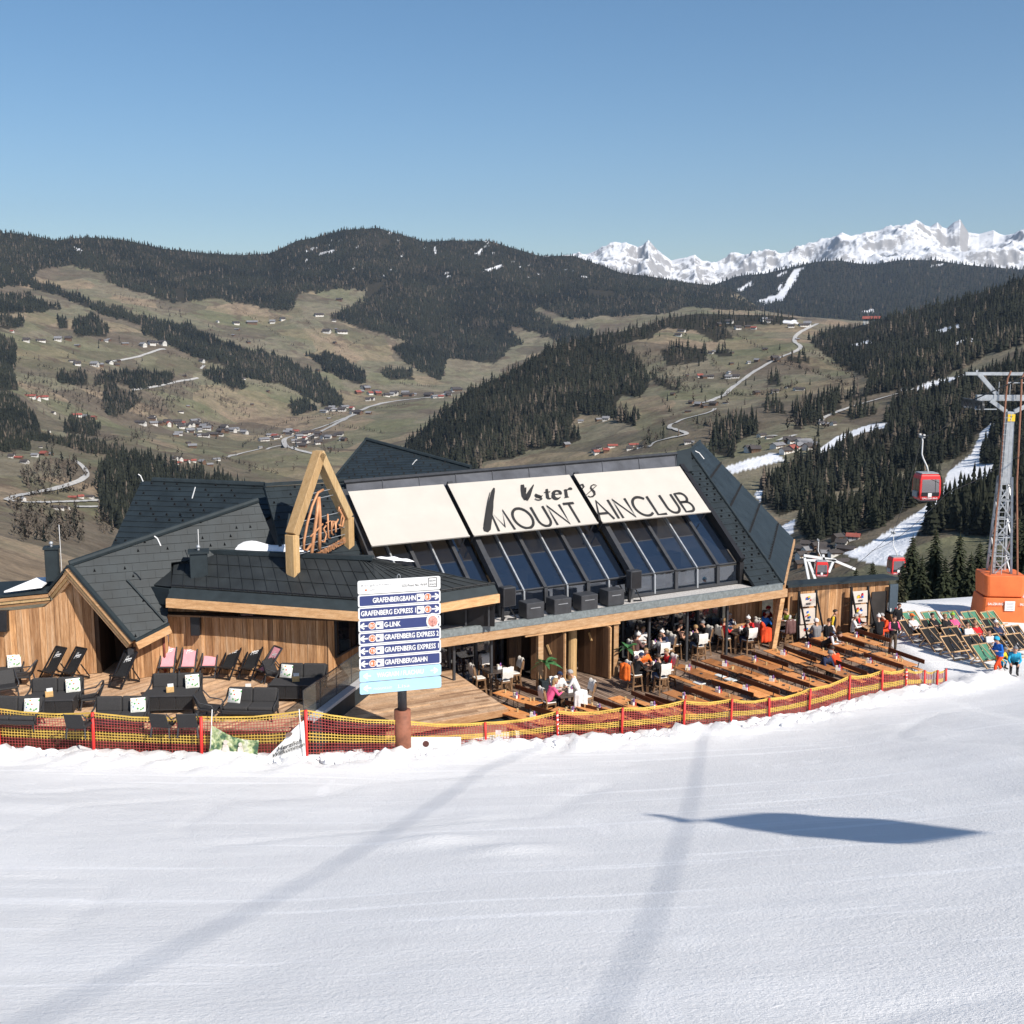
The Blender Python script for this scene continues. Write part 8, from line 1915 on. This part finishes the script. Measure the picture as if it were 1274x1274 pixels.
# station portal behind the hut
p = at_y(1020, 715, 176); t = thing('station_frame', 'white steel portal of the gondola station behind the hut', 'steel frame', p); XF[t.name] = Matrix.Translation(p)
for a, b in (((1003, 697), (1037, 697)), ((1000, 691), (1040, 697)), ((1010, 740), (1001, 694)), ((1031, 712), (1037, 697)), ((1014, 720), (1006, 698)), ((1037, 697), (1064, 708)), ((1024, 690), (1026, 705))):
    mb = MB(); mb.beam(at_y(*a, 176), at_y(*b, 176), .35, .35); part(mb, 'girder', M_WHITE, t)

# ================================================================ FIRS BEHIND THE TERRACE
M_FIR = conifer_material('fir_needles', (.020, .025, .015), (.045, .052, .028), (.11, .08, .05), True)
def fir(px, base_y, top_y, Y, label, seed, lit=0.0, wide=.30):
    b = at_y(px, base_y, Y); h = (at_y(px, top_y, Y) - b).z; r_ = random.Random(seed); t = thing('fir_tree', label, 'tree', b, 0, 'firs behind the deck chairs')
    mb = MB(); mb.tube([(0, 0, -.6), (0, 0, h * .5), (0, 0, h * .97)], [h * .022, h * .014, h * .003], 7); mb.build('trunk', M_CHAIRWOOD, t)
    mb = MB(); nw = int(h * 4.2) + 8
    for i in range(nw):
        f_ = .05 + .93 * i / nw; z = h * f_; L0 = h * wide * (1 - f_) ** .85 * r_.uniform(.8, 1.1) + .10; nb_ = 9 if f_ < .8 else 6
        for k in range(nb_):
            a = 2 * math.pi * (k + r_.uniform(-.3, .3)) / nb_ + i * .7; L_ = L0 * r_.uniform(.7, 1.15); ca, sa = math.cos(a), math.sin(a); seg = max(2, min(5, int(L_ / .35))); w = .13 + .16 * L_
            for j in range(seg):
                u0, u1 = j / seg, (j + 1) / seg; 
                def P_(u_, o): x = L_ * u_; return Vector((x * ca - o * sa, x * sa + o * ca, z - L_ * (.25 * u_ + .22 * u_ * u_) + r_.uniform(-.05, .05) - abs(o) * .35))
                w0 = w * (1.05 - u0 * .8) * r_.uniform(.7, 1.2); mid = P_(u0, 0); mb.add([mid, P_(u0 + .5 / seg, w0), P_(u1 + .15 / seg, w0 * .25), P_(u1 + .2 / seg, -w0 * .25), P_(u0 + .5 / seg, -w0)], [(0, 1, 2), (0, 2, 3), (0, 3, 4)])
    mb.add([(.05, 0, h * .95), (-.03, .05, h * .95), (-.03, -.05, h * .95), (0, 0, h * 1.01)], [(0, 1, 3), (1, 2, 3), (2, 0, 3)])
    o = mb.build('crown', M_FIR, t); n = len(mb.v); ca_ = o.data.color_attributes.new('tone', 'FLOAT_COLOR', 'POINT'); col = np.zeros((n, 4), np.float32); col[:, 3] = 1; col[:, 0] = rng.uniform(0, 1, n) * .8 + lit; col[:, 1] = lit * .6; ca_.data.foreach_set('color', col.ravel())
fir(1117, 786, 712, 64, 'single fir toned as if sunlit standing right behind the blue grey panel', 1, .35, .26)  # sunlight on this fir is put into its needle tone
firs = [(1062, 775, 706, 92, 'left of the lower gondola, behind the hut'), (1082, 775, 697, 104, 'behind the lower gondola cabin'), (1100, 772, 715, 90, 'below the lower gondola cabin'), (1130, 772, 664, 86, 'tall one right of the lower gondola'), (1143, 770, 690, 82, 'between two taller ones near the gondola'), (1158, 772, 656, 88, 'tallest one at the middle of the fir row'), (1172, 770, 692, 80, 'short one at the middle of the fir row'), (1188, 772, 662, 86, 'tall one left of the orange padding'), (1203, 772, 686, 80, 'short one beside the orange padding'), (1213, 772, 672, 96, 'just left of the lattice tower'), (1228, 772, 655, 100, 'directly behind the lattice tower'), (1258, 772, 640, 92, 'tall one right of the lattice tower'), (1272, 775, 628, 84, 'tall one at the right picture edge'), (1148, 772, 742, 72, 'young one in front of the fir row, left'), (1166, 772, 746, 70, 'young one in front of the fir row, right'), (1120, 772, 700, 100, 'half hidden behind the sunlit-toned fir'), (1290, 775, 640, 80, 'cut by the right edge of picture'), (1045, 772, 718, 110, 'small one over the hut roof'), (1185, 772, 735, 74, 'young one left of the crash padding')]
for i, (px, by, ty, Y, l_) in enumerate(firs): fir(px, by + 8, ty, Y, 'dark fir behind the deck chairs, ' + l_, 10 + i, 0, .27)

# ================================================================ HOUSES
M_WALLW = mat('white_render', (.66, .64, .60), .8, .08, .3); M_WALLB = mat('brown_timber_wall', (.15, .085, .05), .8, .2, .5); M_RD = mat('dark_roof_tiles', (.060, .052, .050), .8, .2, .3); M_RR = mat('red_roof_tiles', (.27, .075, .055), .8, .2, .3); M_RG = mat('grey_roof_tiles', (.20, .20, .21), .7, .2, .3)
HOUSE = {}
def house_mesh(style):
    if style in HOUSE: return HOUSE[style]
    l, w, h, r = {0: (1.25, 1, .55, .32), 1: (1.5, 1, .5, .28), 2: (2.1, 1, .42, .25)}[style[0]]
    mb = MB(); mb.use([M_WALLW, M_WALLB][style[1]]); mb.add([(-l / 2, -w / 2, -.4), (l / 2, -w / 2, -.4), (l / 2, w / 2, -.4), (-l / 2, w / 2, -.4), (-l / 2, -w / 2, h), (l / 2, -w / 2, h), (l / 2, w / 2, h), (-l / 2, w / 2, h), (-l / 2, 0, h + r), (l / 2, 0, h + r)], [(0, 1, 5, 4), (2, 3, 7, 6), (1, 2, 6, 9, 5), (3, 0, 4, 8, 7)])
    mb.use(M_WALLB).box((0, -w / 2 - .03, h * .62), (l * .9, .06, .07)); mb.use(M_RD)
    for i in range(3):
        for z in (.18, .40): mb.box((-l * .32 + i * l * .32, -w / 2 - .005, z * h / .55), (.10, .02, .12)); mb.box((l / 2 + .002, -w * .3 + i * w * .3, z * h / .55), (.02, .10, .12))
    me = mb.build('wall', None); wm = me.data; bpy.data.objects.remove(me)
    mb = MB(); ov = .14; e = r * ov * 2 / w
    for s in (1, -1): mb.prism([(-l / 2 - ov, s * (w / 2 + ov), h - e), (l / 2 + ov, s * (w / 2 + ov), h - e), (l / 2 + ov, 0, h + r + .03), (-l / 2 - ov, 0, h + r + .03)][::s], .05)
    mb.box((l * .2, .12, h + r), (.12, .12, .3))
    ro = mb.build('roof', [M_RD, M_RR, M_RG][style[2]]); rm = ro.data; bpy.data.objects.remove(ro)
    HOUSE[style] = (wm, rm); return HOUSE[style]
rh = random.Random(77)
def house(px, py, label, group, size=None, which=('mid', 'left', 'ridge'), red=.10, white=.75, P=None):
    p = P or hit(px, py, which)
    if p is None: return
    st_ = (rh.choice((0, 0, 1, 1, 2)), 0 if rh.random() < white else 1, 1 if rh.random() < red else rh.choice((0, 0, 2)))
    wm, rm = house_mesh(st_); d_ = (p - EYE).length; s = (size or rh.uniform(4.0, 6.2)) * d_ / F_PX
    if group: label = '%s %s roofed %s' % (['white', 'brown'][st_[1]], ['dark', 'red', 'grey'][st_[2]], label.replace('small ', '').replace('tiny ', '').replace('white ', '').replace('pale ', '').replace('red roofed ', '').replace('dark roofed ', '').replace('large ', ''))
    pass; r = bpy.data.objects.new('house', None); COL.objects.link(r); r.location = p; r.rotation_euler = (0, 0, rh.uniform(-.7, .9)); r.scale = (s,) * 3; tag(r, label, 'house', group)
    for n_, m_ in (('wall', wm), ('roof', rm)): o = bpy.data.objects.new(n_, m_); COL.objects.link(o); o.parent = r
def cluster(pts, label, group, spread=0, n=1, **kw):
    for x, y in pts:
        for _ in range(n): house(x + rh.uniform(-spread, spread), y + rh.uniform(-spread * .35, spread * .35), label, group, **kw)
cluster(zA([(95, 490), (150, 490), (215, 485), (255, 485)]), 'small pale farmhouse in the row on the upper left meadow', 'farmhouses on the upper left meadow', 1.5)
cluster(zA([(290, 575), (345, 578), (370, 578), (405, 572)]), 'dark roofed farmhouse in the row below the upper left meadow', 'farmhouses below the upper left meadow', 2)
cluster(zA([(530, 505), (560, 500), (590, 498), (605, 503)]), 'pale farmhouse at the end of the left hillside track', 'farmhouses at the left track end', 2)
house(*zA([(745, 565)])[0], 'lone white house above the curved forest strip on the left', None)
cluster(zA([(935, 422), (1005, 422), (1045, 410), (870, 425)]), 'small white house high on the left pasture under the forest', 'houses high on the left pasture', 2)
cluster(zA([(1205, 455), (1255, 460), (1170, 395), (1250, 338)]), 'tiny pale house on the pasture below the rounded summit', 'houses below the rounded summit', 2)
cluster(zA([(110, 697), (135, 703), (155, 700)]), 'red roofed farmhouse at the left by the dark trees', 'red roofed farmhouses on the left', 1.5, red=.9)
cluster(zA([(285, 765), (345, 770), (310, 775)]), 'white house above the dark fir strip on the left', 'white houses above the fir strip', 2)
cluster(zA([(550, 780), (600, 790), (620, 800), (575, 790), (530, 795), (640, 795), (660, 800), (680, 810), (710, 785), (720, 800), (740, 815), (760, 800), (770, 835), (800, 830), (820, 815), (845, 820), (870, 822), (900, 828), (690, 825), (740, 840), (780, 812), (650, 835)]), 'small house in the larger village on the valley floor', 'houses of the larger valley village', 6, 2, size=None)
cluster(zA([(985, 850), (1010, 840), (1030, 845), (1060, 830), (1080, 825), (1100, 830), (1110, 845), (1130, 835), (1150, 830), (1170, 838), (1200, 850), (1220, 845), (1250, 835), (1090, 860), (1140, 860), (1180, 865), (1260, 855), (1120, 875)]), 'small house in the village where the valley roads meet', 'houses where the valley roads meet', 5, 2)
cluster(zA([(1200, 750), (1230, 740), (1260, 745)]) + zB([(20, 745), (50, 740), (90, 735), (120, 740), (150, 755), (180, 760), (120, 755)]), 'small white house beside the pale road across the valley', 'houses beside the pale valley road', 4)
cluster(zB([(140, 680), (170, 665), (190, 680), (210, 685), (230, 690), (260, 685), (300, 690), (340, 690), (400, 690), (430, 695), (460, 690), (490, 668), (180, 705)]), 'tiny house in the far hamlet at the valley mouth', 'houses of the far hamlet', 4, 2)
cluster(zA([(640, 925), (665, 928), (690, 930), (715, 935), (750, 940), (780, 945), (800, 925), (660, 940)]), 'farm building in the hamlet above the dark roof ridge', 'farm buildings above the roof ridge', 3, red=.35)
cluster(zA([(50, 920), (75, 920), (95, 935), (135, 915), (160, 912), (185, 905)]), 'farmhouse in the hamlet at left by the looping road', 'farmhouses by the looping road', 3)
cluster(zA([(265, 1068), (295, 1068), (325, 1065), (395, 1065), (405, 1070)]), 'red roofed farm building along the lower looping track', 'farm buildings along the lower track', 2, red=.8)
cluster(zA([(195, 1105), (220, 1105), (245, 1105), (90, 1075)]), 'white farmhouse below the lower looping track on the left', 'farmhouses below the lower track', 2)
house(*zA([(710, 880)])[0], 'lone dark barn on the open valley meadow', None, size=6, white=0)
cluster(zB([(910, 878), (1000, 890), (1030, 885), (1080, 880), (1130, 885), (1160, 878), (1180, 882), (1060, 895), (1015, 900)]), 'house in the hamlet showing over the main roof ridge', 'houses over the main roof ridge', 4, which=('mid',), red=.4)
cluster(zB([(1020, 780), (1050, 778), (960, 785)]), 'small pale house in the clearing of the wooded knoll', 'houses in the knoll clearing', 2, which=('mid',))
cluster(zD([(125, 118), (115, 130), (250, 95), (320, 105), (345, 102), (370, 105), (400, 82), (295, 88), (500, 98), (530, 95), (550, 95), (620, 88), (430, 85)]), 'house on the crest of the farmland hill', 'houses on the farmland crest', 3, which=('mid',))
p = hit(*zD([(735, 84)])[0], which=('mid',)) 
for i, (x, y) in enumerate(zD([(705, 86), (735, 84), (765, 82)])): house(x, y, ['large red roofed hotel wing left on the forest edge', 'large red roofed hotel in the middle of forest edge', 'white hotel wing right on the forest edge'][i], None, size=9, which=('mid',), red=1, white=1)
cluster(zD([(188, 268), (205, 272), (230, 270), (290, 272), (305, 270)]), 'white farmhouse in the middle of the farmland hill', 'farmhouses in the farmland middle', 2, which=('mid',))
cluster(zD([(385, 217), (440, 210), (450, 213)]), 'farmhouse beside the winding road on the farmland hill', 'farmhouses beside the winding road', 2, which=('mid',))
cluster(zD([(160, 355), (185, 365), (205, 370), (240, 362)]), 'farm building at the bend of the winding road', 'farm buildings at the road bend', 2, which=('mid',), white=.3)
cluster(zD([(380, 325), (440, 320), (510, 312), (525, 312)]), 'small house on the right side of the farmland hill', 'houses on the farmland right side', 2, which=('mid',))
cluster(zD([(595, 425), (615, 430), (630, 425)]), 'small house beside the track above the snow strip', 'houses above the snow strip', 3, which=('mid',))
cluster(zD([(150, 492), (165, 490), (400, 468), (420, 470)]), 'small house low on the farmland hill by the hall roof', 'houses low on the farmland hill', 3, which=('mid',))
cluster(zD([(450, 500), (480, 490), (505, 490), (480, 525), (500, 515), (525, 505), (545, 508), (560, 500), (535, 490), (375, 520), (350, 515)]), 'dark roofed house in the cluster between the two snow strips', 'houses between the snow strips', 4, which=('mid',), white=.35, size=9)
cluster(zD([(560, 830), (590, 840), (610, 845), (655, 830), (660, 815), (700, 812), (590, 862), (620, 865), (560, 855), (540, 850), (520, 870), (640, 860), (555, 880), (600, 890), (650, 890), (530, 895), (690, 845)]), 'house in the village below the piste behind the bar hut', 'houses below the piste', 5, which=('mid',), size=9.5, white=.5, red=.1)
# hedges and field edges on the meadows: rows of low leafless bushes
def hedge(lines, which, seed):
    r_ = np.random.default_rng(seed); P = []
    for ln in lines:
        for (x0, y0), (x1, y1) in zip(ln, ln[1:]):
            n = max(2, int(math.hypot(x1 - x0, y1 - y0) / 2.6))
            for i in range(n):
                h = hit(x0 + (x1 - x0) * i / n + r_.normal(0, .7), y0 + (y1 - y0) * i / n + r_.normal(0, .5), which)
                if h is not None: P.append(tuple(h))
    P = np.array(P); forest_mesh('hedgerow', P, r_.uniform(3, 9, len(P)), BARE_P + BARE_P + MID_P[:1], tones(len(P), .8, seed), M_CON, np.full(len(P), 1.3))
hedge([zA([(140, 580), (250, 600), (420, 605)]), zA([(60, 575), (100, 530)]), zA([(420, 560), (480, 650)]), zA([(620, 530), (700, 560), (740, 590)]), zA([(880, 640), (1000, 660), (1100, 690)]), zA([(560, 800), (480, 860), (380, 850)]), zA([(900, 870), (1040, 790), (1270, 750)]), zA([(820, 920), (1030, 980)]), zA([(660, 380), (700, 460)]), zA([(1100, 380), (1180, 470), (1270, 520)]), zA([(870, 365), (960, 420), (1100, 520)]), zA([(380, 1010), (300, 1040), (100, 1060)]), zB([(40, 540), (150, 480), (230, 470)]), zB([(250, 640), (430, 660)]), zB([(180, 740), (330, 720)]), zB([(60, 800), (240, 830)])], ('left',), 91)
hedge([zD([(60, 280), (160, 310), (230, 300)]), zD([(220, 190), (290, 300)]), zD([(100, 400), (60, 340)]), zD([(260, 330), (420, 330), (520, 290)]), zD([(440, 215), (560, 250), (690, 300)]), zD([(300, 120), (420, 190)]), zD([(530, 170), (640, 230), (720, 280)]), zD([(170, 420), (300, 440)]), zD([(250, 400), (330, 480)]), zD([(480, 420), (620, 440)])], ('mid',), 92)

# more guests at the tables
person(*S_('t6f'), 'sit_lean', 'person in a black jacket with back turned under the middle of the eave', 'black', 'jeans', 'hair', M_HAIRB)
person(*S_('t4f'), 'sit', 'person in a grey jacket with back turned by the glass front', 'grey', 'black', 'hair', M_HAIRD)
person(*S_('t7b'), 'sit_arm', 'person in navy with white sleeves behind the red jackets table', 'navy', 'black', 'hair', M_HAIRG, 'white')
person(hutp(hL_ * .20, 1.85), R(160), 'sit', 'person in white and black before the left poster stack', 'black', 'black', 'hair', M_HAIRD, 'white', .47)
person(hutp(hL_ * .10, 1.75), R(190), 'sit', 'person in a grey jacket at the narrow table of left posters', 'grey', 'jeans', 'helmet', CL['white'], None, .47)
person(hutp(hL_ * .68, 1.95), R(175), 'sit_lean', 'person in black with a white hat before the right poster stack', 'black', 'black', 'hat', CL['white'], None, .47)
stool(hL_ * .20, 1.85, 'stool under the person in white and black'); stool(hL_ * .10, 1.75, 'stool under the person in a grey jacket at the hut'); stool(hL_ * .68, 1.95, 'stool under the person in black with a white hat')

# lone barns dotted over the meadows
rbn = random.Random(31); k_ = 0
while k_ < 34:
    x, y = rbn.uniform(10, 420), rbn.uniform(395, 560)
    if any(in_poly(np.array([x]), np.array([y]), q)[0] for q in FOR3): continue
    house(x, y, 'tiny barn standing alone on the meadows of the left valley side', 'lone barns on the left meadows', size=rbn.uniform(2.4, 3.6), which=('left',), white=.35, red=.02); k_ += 1
k_ = 0
while k_ < 14:
    x, y = rbn.uniform(830, 1040), rbn.uniform(415, 540)
    if any(in_poly(np.array([x]), np.array([y]), q)[0] for q in FOR4_FARM + FOR5 + FOR4_RIGHT + FOR4_KNOB): continue
    house(x, y, 'tiny barn standing alone on the farmland hill', 'lone barns on the farmland hill', size=rbn.uniform(2.6, 4), which=('mid',), white=.35, red=.02); k_ += 1

for key_, pose_, lab_, c1_, c2_, hr_, hm_ in (('t1l', 'sit_lean', 'person in grey in the shade behind the platform', 'grey', 'black', 'hair', M_HAIRD), ('t1r', 'sit', 'person in a dark jacket in the shade behind the platform', 'navy', 'jeans', 'hair', M_HAIRB), ('t5f', 'sit_lean', 'person in black with back turned at the orange jacket table', 'black', 'jeans', 'hair', M_HAIRD)):
    person(*S_(key_), pose_, lab_, c1_, c2_, hr_, hm_)
# ================================================================ AIR
mb = MB(); x0, x1, y0, y1, z0, z1 = -16000, 16000, -300, 14000, -2600, 1450
mb.add([(x0, y0, z0), (x1, y0, z0), (x1, y1, z0), (x0, y1, z0), (x0, y0, z1), (x1, y0, z1), (x1, y1, z1), (x0, y1, z1)], [(3, 2, 1, 0), (4, 5, 6, 7), (0, 1, 5, 4), (1, 2, 6, 5), (2, 3, 7, 6), (3, 0, 4, 7)])
k = NT('haze'); vol = k.n('ShaderNodeVolumePrincipled'); vol.inputs['Color'].default_value = (.60, .76, 1, 1); vol.inputs['Density'].default_value = 3.4e-5; vol.inputs['Anisotropy'].default_value = .2
for l_ in list(k.out.inputs['Surface'].links): k.t.links.remove(l_)
k.l(vol.outputs[0], k.out.inputs['Volume'])
hz = mb.build('haze', k.m); hz['kind'] = 'stuff'
